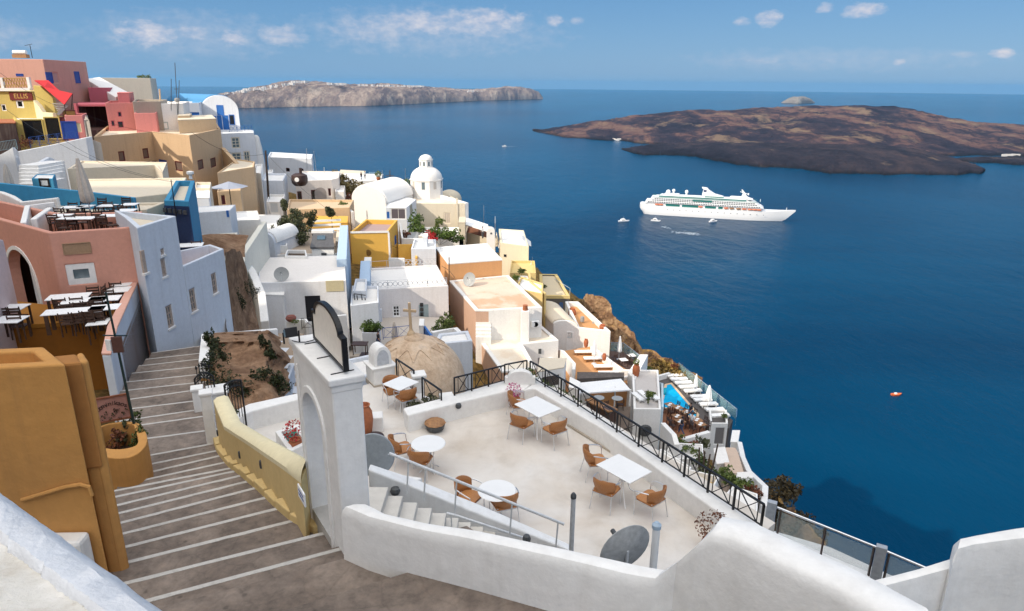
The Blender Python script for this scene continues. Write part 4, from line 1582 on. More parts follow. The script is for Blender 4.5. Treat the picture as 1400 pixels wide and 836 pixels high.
for i,(p,q)in enumerate(zip(wn,wf)):
 w=noise.noise(Vector((p.x*1.1,p.y*1.1,2)))*.022+noise.noise(Vector((p.x*4,p.y*4,5)))*.007
 up=Vector((0,0,w))
 e=(q-p);e.z=0
 rows.append([Vector((p.x,p.y,-8)),Vector((p.x,p.y,-6.0))-e*(.06+w),p-e*.03+Vector((0,0,-.5))-e*w,p+up+Vector((0,0,-.13))-e*.01,p+up*1.3+Vector((0,0,-.045))+e*.05,p+e*.16+up+Vector((0,0,.0)),p.lerp(q,.5)+up+Vector((0,0,.018)),p+e*.86+up,q+up+Vector((0,0,-.06)),q+Vector((0,0,-.5)),Vector((q.x,q.y,-9.3))])
m1=len(rows[0])
mb.add([v for r in rows for v in r],[(i*m1+j,i*m1+j+1,(i+1)*m1+j+1,(i+1)*m1+j)for i in range(len(rows)-1)for j in range(m1-1)]+[tuple(range(m1)),tuple((len(rows)-1)*m1+j for j in range(m1))][:2])
o=mb.build('white_wall',WHITE,None,smooth=True,merge=0)
for pgn in o.data.polygons:pgn.use_smooth=True
_props(o,'thick white plastered wall with rounded top curving along the bottom foreground','wall')
rn=[P(1150,818,-4.62),P(1213,800,-4.55),P(1256,790,-4.5),P(1297,779,-4.46),P(1304,764,-4.3),P(1309,752,-4.22),P(1330,746,-4.2),P(1400,738,-4.15),P(1520,726,-4.1),P(2100,690,-4.0)]
rf=[P(1150,802,-4.62),P(1213,787,-4.55),P(1256,777,-4.5),P(1299,763,-4.46),P(1304,742,-4.3),P(1314,735,-4.22),P(1335,731,-4.2),P(1400,720,-4.15),P(1520,704,-4.1),P(2100,655,-4.0)]
rn,rf=dense(rn,4),dense(rf,4)
mb=MB()
rows=[]
for i,(p,q)in enumerate(zip(rn,rf)):
 w=noise.noise(Vector((p.x*1.5,p.y*1.5,8)))*.02
 up=Vector((0,0,w))
 e=(q-p);e.z=0
 rows.append([Vector((p.x,p.y,-8)),p+Vector((0,0,-.4))-e*.05,p+up+Vector((0,0,-.08)),p+up+e*.12+Vector((0,0,-.01)),p.lerp(q,.5)+up+Vector((0,0,.01)),p+e*.85+up,q+up+Vector((0,0,-.05)),Vector((q.x,q.y,-9.3))])
m1=len(rows[0])
mb.add([v for r in rows for v in r],[(i*m1+j,i*m1+j+1,(i+1)*m1+j+1,(i+1)*m1+j)for i in range(len(rows)-1)for j in range(m1-1)])
o=mb.build('white_wall',WHITE,None,smooth=True,merge=0)
for pgn in o.data.polygons:pgn.use_smooth=True
_props(o,'stepped white wall rising to the right edge in front of the sea','wall')
ZT=-9.0
m,nt,bs=_mat('terrace_screed')
pos=worldpos(nt)
a_=noise_node(nt,pos,.42,8,.62,.5)
b_=noise_node(nt,pos,1.5,8,.65,.3)
c=ramp(nt,a_.outputs['Fac'],[(.28,(.53,.46,.38)),(.45,(.62,.57,.51)),(.6,(.68,.65,.61)),(.8,(.58,.56,.54))]).outputs[0]
c=mix(nt,.4,c,ramp(nt,b_.outputs['Fac'],[(.3,(.66,.63,.60)),(.52,(.95,.94,.93)),(.75,(1.08,1.06,1.03))]).outputs[0],'MULTIPLY')
L(nt,c,bs.inputs['Base Color'])
bs.inputs['Roughness'].default_value=.72
bs.inputs['Specular IOR Level'].default_value=.35
bump(nt,bs,b_.outputs['Fac'],.15,.02)
SCREED=m
mb=MB()
mb.slab([P(x,y,ZT)for x,y in[(330,600),(330,562),(420,545),(488,530),(520,520),(600,548),(700,528),(760,530),(1060,715),(960,800),(700,830),(420,760)]],-10.4,ZT)
o=mb.build('cafe_terrace',SCREED)
_props(o,kind='structure')
zpt=ZT+.52
wi=[P(716,534,zpt),P(730,531,zpt),P(822,585,zpt),P(937,668,zpt),P(1042,742,zpt)]
wo=[P(738,516,zpt),P(742,522,zpt),P(836,578,zpt),P(950,657,zpt),P(1060,732,zpt)]
wall_path('terrace_parapet','white seaward parapet of the cafe terrace below a black railing',wi,.3,WHITE,ZT-3,far=wo,bevel=.04)
wi2=[P(557,568,zpt),P(640,547,zpt),P(700,533,zpt),P(717,533,zpt)]
wo2=[P(551,558,zpt),P(620,540,zpt),P(690,520,zpt),P(736,515,zpt)]
wall_path('terrace_parapet','white parapet crossing the back of the cafe terrace',wi2,.3,WHITE,ZT-3,far=wo2,bevel=.04)
PLIN=plaster('stained_skirting',(.46,.40,.33),dirt=(.28,.24,.19),amount=.8,scale=3)
for pts,lab in(([P(776,582.5,ZT),P(834,618.5,ZT),P(891,653.5,ZT),P(966,707,ZT)],'stained skirting along the foot of the seaward parapet'),([P(560,585,ZT),P(640,566,ZT),P(700,550,ZT)],'stained skirting along the foot of the back parapet')):
 mb=MB()
 for p,q in zip(pts,pts[1:]):
  mb.beam(p+Vector((0,0,.03)),q+Vector((0,0,.03)),.05,.06)
 _props(mb.build('skirting',PLIN),lab,'skirting')
pa,pb_=P(690,527,zpt-.02),P(732,527,zpt-.02)
uxp=(pb_-pa);PW=uxp.length;uxp.normalize()
ph1=zat(pa.x,pa.y,515.5)-zpt
ph2=zat(pa.x,pa.y,507)-zpt
ol=[(0,0),(PW,0),(PW,ph1),(PW*.9,ph1)]+[(PW*(.5+.4*cos(pi*k/14)),ph1+(ph2-ph1)*sin(pi*k/14))for k in range(1,14)]+[(PW*.1,ph1),(0,ph1)]
mb=MB()
mb.extrude(ol,pa,uxp,(0,0,1),Vector((0,.2,0)))
_props(mb.build('pediment',WHITE,None,bevel=.02),'little arched white pediment on the corner of the terrace parapet','wall')
RH=.55
ra=[P(621.5,541,zpt),P(690,523,zpt)]
rail('railing','black iron railing left of the arched pediment on the terrace',ra,RH,panel=.62)
cpk=P(720,517,zpt)
rail('railing','short black railing rising over the arched pediment',[P(690,523,zpt),cpk+Vector((0,0,0))],RH+.02,panel=.9)
rail('railing','long black iron railing of crossed bars on the seaward parapet',[cpk+Vector((.1,.0,0)),P(790,556,zpt),P(905,632,zpt),P(1040,722,zpt)],RH,panel=.78)
q0,q1,q2=P(512,530,ZT),P(541,524,ZT),P(501,519,ZT)
root=thing('chimney_block',q0,'white masonry block with an arched vent top beside the stone dome','chimney')
q3=q1+q2-q0
zc=zat(q0.x,q0.y,504)
mb=MB()
mb.slab([q0,q1,q3,q2],ZT-.2,zc-.08)
mb.build('body',WHITE,root,bevel=.02)
cen=(q0+q1+q2+q3)/4
mb=MB()
def scaled(k):return[cen+(q-cen)*k for q in(q0,q1,q3,q2)]
mb.slab(scaled(1.14),zc-.08,zc)
mb.slab(scaled(1.2),zc-.04,zc-.005)
mb.build('slab',WHITE,root,bevel=.015)
ux3=(q1-q0);w3=ux3.length*.8;ux3.normalize()
dv3=(q2-q0)*.74
hb=zat(q0.x,q0.y,478)-zc
o3=q0+(cen-q0)*.2
o3.z=zc
R3=w3/2
oo=[(0,-.01),(w3,-.01),(w3,hb*.35)]+[(w3/2+R3*cos(pi*k/14),hb*.35+hb*.65*sin(pi*k/14))for k in range(1,14)]+[(0,hb*.35)]
mb=MB()
mb.extrude(oo,o3,ux3,(0,0,1),dv3)
mb.build('arched_top',WHITE,root,bevel=.02)
mb=MB()
oi=[(w3*.16,.03),(w3*.84,.03),(w3*.84,hb*.32)]+[(w3/2+R3*.68*cos(pi*k/14),hb*.32+hb*.5*sin(pi*k/14))for k in range(1,14)]+[(w3*.16,hb*.32)]
nn3=Vector((ux3.y,-ux3.x,0))
mb.extrude(oi,o3+nn3*.012,ux3,(0,0,1),-nn3*.02)
mb.build('vent',solid('vent_grey',(.48,.50,.53),.7),root)
mb=MB()
mb.slab(scaled(1.06),ZT-.1,ZT+.06)
mb.build('plinth',PLIN,root)
for(px,py,wd,tp,lab)in((573,541,.30,511,'square white post with a flat cap between two short black railings'),(611,553,.28,541,'low white post at the end of the short railing')):
 g_=P(px,py,ZT)
 zz=zat(g_.x,g_.y,tp)
 root=thing('post',g_,lab,'post')
 mb=MB()
 mb.box((g_.x,g_.y,(ZT+zz)/2-.1),(wd,wd,zz-ZT-.05),.3)
 mb.build('shaft',WHITE,root,bevel=.015)
 mb=MB()
 mb.box((g_.x,g_.y,zz-.03),(wd*1.45,wd*1.45,.09),.3)
 mb.build('cap',WHITE,root,bevel=.015)
rail('railing','short black railing between the chimney block and the capped post',[P(543,520,ZT+.12),P(567,537,ZT+.12)],.72,panel=.75)
rail('railing','short black railing between the capped post and the low post',[P(578,547,ZT+.1),P(604,566,ZT+.1)],.72,panel=.75)
low=[P(541,524,ZT+.14),P(566,541,ZT+.14),P(604,570,ZT+.14)]
wall_path('kerb_wall','low white kerb under the short railings beside the dome',low,.28,WHITE,ZT-2.2,bevel=.03)
CH=make_wicker_chair()
def chair_at(px,py,rz,label):
 p=P(px,py,ZT)
 return place(CH,(p.x,p.y,ZT),rz,label,'wicker chairs on the cafe terrace')
SQ=make_square_table(1.0,.8)
RT=make_round_table()
def table_at(proto,px,py,rz,label,group,sc=1):
 q=P(px,py,ZT+.73)
 return place(proto,(q.x,q.y,ZT),rz,label,group,sc)
def facing(px,py,tx,ty):
 a,b=P(px,py,ZT),P(tx,ty,ZT)
 return atan2(b.y-a.y,b.x-a.x)-pi/2
table_at(SQ,735,556.5,radians(-50),'rectangular white cafe table in the back corner below the pediment','white cafe tables',(1.0,1.0,1))
table_at(SQ,853,641,radians(-50),'rectangular white cafe table nearest the viewer by the seaward parapet','white cafe tables',(1.0,.95,1))
table_at(SQ,548,524.5,radians(-38),'small square white table beside the chimney block and dome','white cafe tables',(.72,.95,1))
table_at(RT,585.5,606,.2,'round white table behind the folded wicker chairs','round white tables')
table_at(RT,679.5,670,.9,'round white table beyond the sloping handrail','round white tables')
chair_at(708,571,radians(-75),'wicker chair with its back to the corner flowers')
chair_at(712,599,radians(-35),'wicker chair at the near left side of the corner table')
chair_at(759,607,radians(35),'wicker chair at the near right side of the corner table')
chair_at(812,651,radians(-80),'wicker chair at the far left of the near rectangular table')
chair_at(827,692,radians(-32),'wicker chair seen from behind on the near side of the near table')
chair_at(889,705,radians(40),'wicker chair turned to the right at the near table')
chair_at(538,552,radians(-150),'wicker chair against the chimney block')
chair_at(557,562,radians(35),'wicker chair with its back to the capped post')
chair_at(549,634,radians(-60),'wicker chair tipped toward the round table, leftmost of a pair')
chair_at(575,650,radians(-10),'wicker chair right behind the handrail at the round table')
chair_at(640,702,radians(-120),'wicker chair mostly hidden by the stair wall')
chair_at(690,712,radians(20),'wicker chair tucked under the round table beyond the handrail')
q=P(595,588,ZT)
t=thing('brazier',(q.x,q.y,ZT),'dark round brazier under a wooden lid on the terrace floor','brazier')
mb=MB();mb.lathe((q.x,q.y,ZT),[(.16,0),(.24,.05),(.27,.17),(.25,.2)],24);mb.build('bowl',GRAPH,t,smooth=True)
mb=MB();mb.lathe((q.x,q.y,ZT+.2),[(.28,0),(.30,.02),(.24,.07),(.05,.10),(0,.10)],9);mb.build('lid',TEAK,t)
q=P(512,607,ZT)
t=thing('brazier',(q.x,q.y,ZT),'dark covered brazier beside the gate pillar','brazier')
mb=MB();mb.lathe((q.x,q.y,ZT),[(.14,0),(.22,.05),(.26,.16),(.24,.19)],24);mb.build('bowl',GRAPH,t,smooth=True)
mb=MB();mb.lathe((q.x,q.y,ZT+.19),[(.27,0),(.25,.04),(0,.07)],24);mb.build('lid',solid('brown_lid',(.045,.022,.018),.4),t)
q=P(503,600,ZT)
pot('clay_jar','tall terracotta jar half hidden by the gate pillar',(q.x-.05,q.y,ZT),1.0,.22)
q=P(511,592,ZT)
mb=MB();mb.box((q.x,q.y+.2,ZT+.22),(.45,.4,.44),.2)
_props(mb.build('white_block',WHITE,None,bevel=.03),'low white masonry cube behind the terracotta jar','block')
q=P(703,556,ZT)
pot('flower_pot','clay pot of pink bougainvillea in the terrace corner',(q.x,q.y,ZT),.36,.18,plant=.4,leafm=PINKF,n=190,ls=.032,cat='flower pot')
q=P(722,541,ZT)
pot('flower_pot','clay pot with green leaves behind the corner chair',(q.x,q.y,ZT),.42,.2,plant=.45,leafm=LEAF2,n=200,ls=.04,cat='flower pot')
q=P(968,752,ZT)
pot('flower_pot','clay pot with rusty foliage and a few dry stems behind the white wall',(q.x+.05,q.y,ZT),.3,.2,plant=.6,leafm=RUST,n=420,ls=.03,cat='flower pot')
q=P(574,566,ZT)
shrub('planter_hedge','low brown-green hedge behind the back parapet wall',[((q.x-.2,q.y,ZT+.25),.3,.2,.22),((q.x+.35,q.y+.25,ZT+.27),.35,.2,.22)],700,.04,OLIVE)
for(px,py,lab)in((627,554,'round black wall lamp on the back parapet'),):
 q=onplane(px,py,wi2[1],wi2[2])
 mb=MB();mb.lathe(q+Vector((0,-.05,-.08)),[(0,0),(.07,.02),(.09,.08),(.07,.14),(0,.16)],12)
 _props(mb.build('wall_lamp',GRAPH,None,smooth=True),lab,'lamp')
sn=[P(503,642,-6.95),P(560,664,-7.35),P(640,697,-7.85),P(720,729,-8.25),P(778,752,-8.45)]
sf=[P(506,634,-6.95),P(566,654,-7.35),P(652,688,-7.85),P(730,722,-8.25),P(779,744,-8.45)]
SHW=plaster('stair_wall_white',(.74,.75,.76),amount=.35)
wall_path('stair_wall','sloping white wall beside the steps that drop to the terrace',sn,.25,SHW,-9.4,far=sf,bevel=.03)
mb=MB()
mb.slab([P(508,640,-7.35),P(533,640,-7.35),P(556,644,-7.35),P(578,662,-7.6),P(560,672,-7.6)],-9,-7.45)
_props(mb.build('wall_block',WHITE,None,bevel=.03),'white block stepping down behind the stair wall','wall')
hr0,hr1=P(532,620,-6.35),P(771,717,-7.75)
root=thing('handrail',(hr0.x,hr0.y,-7.3),'long white handrail sloping along the top of the stair wall','handrail')
mb=MB();mb.tube([hr0+Vector((0,0,-.02)),hr0,hr1],.028,8);mb.build('top_rail',STEEL,root,smooth=True)
for k,(px,py)in enumerate(((553,652),(576,661),(618,678),(694,706),(758,733))):
 t_=(px-532)/(771-532)+.02
 tp=hr0.lerp(hr1,t_)
 mb=MB();mb.tube([(tp.x,tp.y,tp.z),(tp.x-.04,tp.y-.1,tp.z-.62)],.017,6);mb.build('post',STEEL,root)
root=thing('handrail',P(612,703,-8.0),'short white handrail low on the steps behind the front wall','handrail')
mb=MB();mb.tube([P(611,702,-7.55),P(626,706,-7.55),P(722,738,-8.2)],.026,8);mb.build('top_rail',STEEL,root,smooth=True)
mb=MB();mb.tube([P(617,704,-7.55),P(617,704,-7.55)+Vector((0,0,-.6))],.016,6);mb.build('post',STEEL,root)
mb=MB()
for k in range(9):
 z=-7.1-.15*k
 px=508+20*k if k<5 else 588+17*(k-4)
 py=668+[0,12,21,28.5,35.5,42,48,54,60][k]
 p=P(px,py,z)
 mb.slab([(p.x-.06,p.y-1.25),(p.x+.30,p.y-1.25),(p.x+.30,p.y+.05),(p.x-.06,p.y+.05)],-9.4,z)
o=mb.build('terrace_steps',plaster('step_white',(.62,.59,.54),amount=.6,streak=.2),None,bevel=.012)
_props(o,kind='structure')
p=onplane(541,669,sn[0],sn[1])
mb=MB();mb.lathe(p+Vector((0,-.06,-.09)),[(0,0),(.08,.03),(.10,.09),(.08,.15),(0,.18)],9)
_props(mb.build('wall_lamp',GRAPH,None),'dark round lamp on the stair wall next to the gate','lamp')
p=P(720,736,-7.9)
mb=MB();mb.lathe(p+Vector((0,0,-.1)),[(0,0),(.07,.03),(.08,.09),(.06,.15),(0,.17)],9)
_props(mb.build('wall_lamp',GRAPH,None),'dark lamp just showing over the front wall','lamp')
def pole(px,pyb,pyt,z,r,label,mat,cap=None):
 q=P(px,pyb,z)
 zt_=zat(q.x,q.y,pyt)
 t=thing('pole',(q.x,q.y,z-.6),label,'pole')
 mb=MB();mb.tube([(q.x,q.y,z-.6),(q.x,q.y,zt_)],r,12);mb.build('shaft',mat,t,smooth=True)
 mb=MB();mb.lathe((q.x,q.y,zt_),[(r*1.2,0),(r*1.2,.05),(r*.5,.09)],12);mb.build('cap',cap or mat,t,smooth=True)
pole(781,752,681,-7.0,.038,'thin grey pole standing behind the front wall',STEEL,GRAPH)
pole(893,775,722,-6.2,.052,'thicker white pole with a blue-grey cap next to the big dish',WPAINT,solid('blue_grey_cap',(.35,.45,.55),.5))
DSH=make_dish(.52,solid('dark_dish',(.42,.43,.43),.5,.05,var=.2),.62,82)
q=P(858,752,-5.98)
place(DSH,(q.x,q.y,-6.45),radians(203),'large weathered grey satellite dish behind the front wall',None,.74)
q=P(514,640,-7.2)
t=thing('satellite_dish',(q.x,q.y,-7.6),'flat grey disc-shaped dish half hidden by the gate pillar','satellite dish')
mb=MB()
R_=.42
cpos=P(510,622,-7.1)
mb.lathe((0,0,0),[(0,-.02),(R_,-.02),(R_+.02,.0),(R_,.02),(0,.02)],36)
Rm=Matrix.Rotation(radians(75),3,'X')
mb.v=[Rm@v+cpos for v in mb.v]
mb.build('disc',solid('grey_disc',(.24,.27,.30),.5),t,smooth=True)
mb=MB();mb.tube([cpos+Vector((0,.03,0)),cpos+Vector((0,.1,-.8))],.03,8);mb.build('mast',GRAPH,t)
zb_=-9.7
b0,b1,b2=P(1050,728,zb_),P(1197,790,zb_),P(1290,832,zb_)
root=thing('glass_balustrade',b0,'glass balustrade with broad grey posts and a steel handrail over the sea','balustrade')
GREYP=solid('grey_post_paint',(.33,.36,.40),.55)
for k,p in enumerate((b0,b1)):
 tpz=zat(p.x,p.y,(686,747)[k])
 mb=MB();mb.box((p.x,p.y,(zb_-.3+tpz)/2),(.2,.14,tpz-zb_+.3),-.5);mb.build('post',GREYP,root,bevel=.01)
hh=zat(b0.x,b0.y,692)-zb_
mb=MB();mb.tube([b0+Vector((.1,-.06,hh)),b1+Vector((0,0,hh)),b2+Vector((0,0,hh))],.028,8);mb.build('handrail',ALU,root,smooth=True)
GL,nt,bs=_mat('railing_glass')
bs.inputs['Base Color'].default_value=(.62,.72,.70,1)
bs.inputs['Roughness'].default_value=.03
bs.inputs['Alpha'].default_value=.22
for f0,f1,pa_,pb2 in((.07,.50,b0,b1),(.53,.93,b0,b1),(.1,.95,b1,b2)):
 p,q=pa_.lerp(pb2,f0),pa_.lerp(pb2,f1)
 mb=MB();mb.extrude([(0,.06),((q-p).length,.06),((q-p).length,hh-.06),(0,hh-.06)],p,(q-p).normalized(),(0,0,1),(.006,.006,0));mb.build('pane',GL,root)
for f,pa_,pb2 in((.09,b0,b1),(.515,b0,b1),(.94,b0,b1),(.12,b1,b2)):
 p=pa_.lerp(pb2,f)
 mb=MB();mb.beam(p-Vector((0,0,.2)),p+Vector((0,0,hh)),.045,.03);mb.build('stanchion',solid('brown_metal',(.10,.075,.065),.5,.4),root)
lw=[P(1030,735,zb_-.02),P(1120,762,zb_-.02),P(1205,797,zb_-.02),P(1300,842,zb_-.02)]
lf=[P(1046,722,zb_-.02),P(1136,748,zb_-.02),P(1214,784,zb_-.02),P(1310,826,zb_-.02)]
wall_path('terrace_edge','narrow white ledge under the glass balustrade',lw,.3,WHITE,-13,far=lf,bevel=.03)
pn=[P(318,575,ZT+.55),P(345,562,ZT+.55),P(408,546,ZT+.55),P(430,541,ZT+.55)]
pf=[P(312,566,ZT+.55),P(340,552,ZT+.55),P(404,538,ZT+.55),P(428,533,ZT+.55)]
wall_path('court_wall','white wall closing the small court behind the yellow wall',pn,.3,WHITE,ZT-2,far=pf,bevel=.04)
q=[P(376,590,ZT+.35),P(408,580,ZT+.35),P(424,604,ZT+.35),P(396,618,ZT+.35)]
t=thing('stone_basin',q[0],'white masonry basin of green water in the small court','basin')
qq=ccw(q)
ii=inset(qq,.13)
mb=MB()
n_=4
mb.add([(p.x,p.y,ZT-.1)for p in qq]+[(p.x,p.y,ZT+.35)for p in qq]+[(p.x,p.y,ZT+.35)for p in ii]+[(p.x,p.y,ZT+.1)for p in ii],[(k*4+i,k*4+(i+1)%4,(k+1)*4+(i+1)%4,(k+1)*4+i)for k in range(3)for i in range(4)])
mb.build('rim',WHITE,t,bevel=.02)
mb=MB();mb.slab(inset(qq,.1),ZT,ZT+.26);mb.build('water',solid('green_water',(.01,.16,.12),.08,var=.1),t)
q=P(404,606,ZT+.3)
pot('flower_pot','clay pot of red flowers by the green basin',(q.x,q.y,ZT),.42,.2,plant=.5,leafm=REDF,n=240,ls=.035,cat='flower pot')
q=P(322,590,ZT)
shrub('potted_cactus','spiky green plant behind the iron gate of the small court',[((q.x,q.y,ZT+.4),.18,.18,.4)],160,.09,LEAF,flat=.2)
for px,py,tp,w,lab in((274,566,531,.26,'white gate post on the stair edge left of the small iron gate'),(291,607,537,.24,'white gate post at the head of the yellow wall'),(300,560,533,.5,'broad low white post behind the small iron gate')):
 z_=-8.9 if px<280 else-8.3 if px<295 else-9.0
 p=P(px,py,z_)
 zz=zat(p.x,p.y,tp)
 t=thing('gate_post',p,lab,'post','gate posts')
 mb=MB();mb.box((p.x,p.y,(z_-.5+zz)/2),(w,w,zz-z_+.5),.4);mb.build('shaft',WHITE,t,bevel=.02)
 mb=MB();mb.box((p.x,p.y,zz),(w*1.25,w*1.25,.08),.4);mb.build('cap',WHITE,t,bevel=.02)
def iron_gate(label,a,b,h,arch,spikes=True):
 a,b=Vector(a),Vector(b)
 t=thing('iron_gate',a,label,'gate','iron gates')
 fr,br=MB(),MB()
 up=Vector((0,0,1))
 fr.beam(a,a+up*h,.035,.035);fr.beam(b,b+up*h,.035,.035)
 fr.beam(a+up*.1,b+up*.1,.03,.03)
 fr.tube([a.lerp(b,k/10)+up*(h+arch*sin(pi*k/10))for k in range(11)],.022,6)
 fr.tube([a.lerp(b,k/10)+up*(h-.16+arch*sin(pi*k/10))for k in range(11)],.016,6)
 for k in range(1,6):
  p=a.lerp(b,k/6)
  hh_=h+arch*sin(pi*k/6)
  br.beam(p+up*.1,p+up*(hh_+(.22 if spikes else 0)),.016,.016)
  if spikes:br.lathe(p+up*(hh_+.2),[(.03,0),(.035,.04),(0,.12)],6)
  c_=p+up*(hh_-.08)
  d_=(b-a).normalized()
  br.tube([c_+d_*.05*cos(x_*pi/5)+up*(.05*sin(x_*pi/5))for x_ in range(11)],.01,4)
 fr.build('frame',IRON,t,merge=0)
 br.build('bars',IRON,t,merge=0)
iron_gate('small black iron gate with spear tips between white posts beside the stairs',P(272,560,-8.95),P(297,556,-8.95),.95,.16)
iron_gate('tall narrow black iron gate behind the head of the yellow wall',P(316,598,-8.95),P(338,590,-8.95),1.5,.05,False)
on=[P(277,500,-8.95),P(275.5,462,-9.0),P(287,455,-9.0)]
t=thing('ochre_wall',P(275,535,-9.9),'white-topped ochre wall end dividing the stairs from the rocky slope','wall')
w0,w1=P(272,498,-8.75),P(276,460,-9.3)
wall_path('wall',None,[w0,w1],.3,OCHRE,-11.5,parent=t,far=[P(284,498,-8.75),P(287,458,-9.3)],bevel=.02)
wall_path('coping',None,[w0+Vector((0,0,.10)),w1+Vector((0,0,.10))],.3,WHITE,-9.22,parent=t,far=[P(285,497,-8.65),P(288,457,-9.2)],bevel=.03)
PEACH=plaster('peach_plaster',(.60,.30,.225),dirt=(.34,.17,.12),amount=.35,streak=.18)
PEACHTOP=plaster('peach_coping',(.64,.36,.28),dirt=(.4,.24,.18),amount=.3,streak=.05)
SIDESHADE=plaster('shade_blue_limewash',(.61,.65,.71),dirt=(.36,.37,.40),amount=.5,streak=.3)  # a white wall, with the blue of its shade mixed into the colour
SHADEWH=plaster('shade_tinted_white',(.62,.65,.70),dirt=(.36,.36,.36),amount=.45,streak=.3)  # shaded twin of the white plaster, cool shade tint in its colour
OFLOOR=plaster('orange_floor',(.30,.13,.02),dirt=(.16,.07,.02),amount=.6,streak=0,scale=1.5)
OWALL=plaster('orange_wall',(.26,.10,.014),dirt=(.14,.06,.014),amount=.5,streak=.2)
SKYB=plaster('sky_blue_plaster',(.055,.26,.44),dirt=(.04,.14,.22),amount=.4,streak=.25)
REDTILE=plaster('red_tile_floor',(.36,.15,.09),amount=.5,streak=0)
ph=house('peach_house','salmon pink restaurant house with an arched doorway and a roof terrace',[(-70,281),(66,318.5),(182,311),(195,289),(84,292),(-30,268)],-5.6,-12,PEACH,REDTILE,par=.22,sink=.75,notch=(21,56,347,412))
opx(ph,91,361,131,389,fw=.22,frame=WHITE,pane=GLASSB,depth=.06,label='wide white-framed restaurant window')
opx(ph,86,332,125,347.5,'board',frame=solid('tan_board',(.34,.22,.13),.8),pane=solid('tan_board2',(.33,.21,.125),.8),fw=.03)
ZP=-8.6
pc=[P(188,384,-7.85),P(174,415,-7.85),P(160,446,-7.85),P(151,483,-7.85)]
pin=[P(177,387,-7.85),P(163,415,-7.85),P(147,446,-7.85),P(139,483,-7.85)]
mb=MB()
fl=[P(-90,452,ZP),P(130,438.5,ZP),P(131.5,450,ZP),P(150,449,ZP)]
mb.slab([(p.x,p.y)for p in[fl[0],fl[1],fl[2],P(141,452,ZP),pc[2],pc[1],pc[0],P(186,391,ZP),P(66,417,ZP),P(-80,400,ZP)]],ZP-.15,ZP)
_props(mb.build('patio_floor',OFLOOR),kind='structure')
mb=MB()
e=Vector((0,.04,0))
mb.slab([(p.x,p.y)for p in[fl[0]+e,fl[1]+e,fl[2]+e,P(141,452,ZP)+e,pc[2],pc[1],pc[0],P(186,391,ZP),P(66,417,ZP),P(-80,400,ZP)]],-12.5,ZP-.152)
_props(mb.build('patio_wall',OWALL,None,bevel=.03),'dark orange retaining wall under the restaurant patio','wall')
t=thing('patio_parapet',pc[-1]-Vector((0,0,3)),'white wall with a broad pink coping sloping past the restaurant patio','wall')
wall_path('wall',None,[p-Vector((0,0,.08))for p in pc],.3,SIDESHADE,-12,parent=t,far=[p-Vector((0,0,.08))for p in pin],bevel=.03)
wall_path('coping',None,[p+Vector((.02,0,0))for p in pc],.3,PEACHTOP,-7.927,parent=t,far=[p-Vector((.02,0,0))for p in pin],bevel=.03)
mb=MB()
wl=[PY(-30,330,22),PY(6,330,24.2),PY(10,380,24.2)]
wall_path('side_wall','whitewashed side wall at the left edge beside the arched doorway',[PY(-60,318,21),PY(5,328,24.5)],.25,plaster('pinkish_white',(.62,.52,.52)),-10)
DC=make_wood_chair()
CT=make_cafe_table()
def put(proto,px,py,z,rz,label,group,sc=None):
 p=P(px,py,z)
 return place(proto,(p.x,p.y,z),rz,label,group,sc)
GP='dark wooden chairs on the restaurant patio'
GT='white-topped tables on the restaurant patio'
ang=radians(17)
for(px,py,w,rz,lab)in[(99,425,1.9,ang,'white-topped table in front of the restaurant window'),(120,431,2.0,ang,'long white-topped table in the middle row of the patio'),(112,444,0,ang,''),(166,415,1.1,ang,'white-topped table second from the wall by the pink coping'),(172,406,.9,ang,'white-topped table against the wall in the far right patio corner'),(140,461,.9,ang,'lone white-topped table at the lower end of the patio'),(23,441,1.2,.1,'white-topped table by the arched doorway'),(20,459,1.2,.1,'white-topped table at the left edge of the patio')]:
 if not w:continue
 put(CT,px,py+6,ZP if lab[:4]!='lone' else ZP-.35,rz,lab,GT,(w,1,1))
put(CT,107,452,ZP,ang,'long white-topped table along the front edge of the patio',GT,(2.6,.9,1))
put(CT,148,447,ZP,ang,'white-topped table at the right end of the front row',GT,(1.3,.9,1))
put(CT,148,434,ZP,ang,'white-topped table at the right end of the middle row',GT,(1.4,.9,1))
for(px,py,rz,lab)in[(90,419,pi+ang,'dark chair against the wall left of the restaurant window'),(107,417,pi+ang,'dark chair against the wall under the restaurant window'),(89,436,ang,'dark chair on the near left side of the window table'),(112,434,ang,'dark chair on the near right side of the window table'),(129,424,pi+ang,'dark chair behind the middle table, left one'),(136,420,radians(100),'dark chair turned sideways behind the middle table'),(147,420,radians(80),'dark chair turned sideways near the pink coping'),(100,443,ang,'dark chair at the left end of the middle table'),(113,441,ang,'dark chair second along the middle table'),(127,439.5,ang,'dark chair third along the middle table'),(139,437,ang,'dark chair at the right end of the middle table'),(154,423,ang,'dark chair on the near side of the table by the coping'),(164,412,ang,'dark chair at the far table under the corner'),(168,400,pi+ang,'dark chair against the wall in the far right corner'),(98,458,ang,'dark chair at the left of the front row'),(112,456,ang,'dark chair second in the front row'),(126,454,ang,'dark chair third in the front row'),(139,451.5,ang,'dark chair last in the front row'),(14,449,radians(10),'dark chair at the left doorway table'),(29,449,radians(10),'dark chair to the right of the left doorway table'),(31,462,radians(10),'dark chair at the left edge table')]:
 put(DC,px,py,ZP if 'front row' not in lab else ZP,rz,lab,GP)
ZR=-6.34
GP2='wooden chairs on the restaurant roof'
GT2='white-topped tables on the restaurant roof'
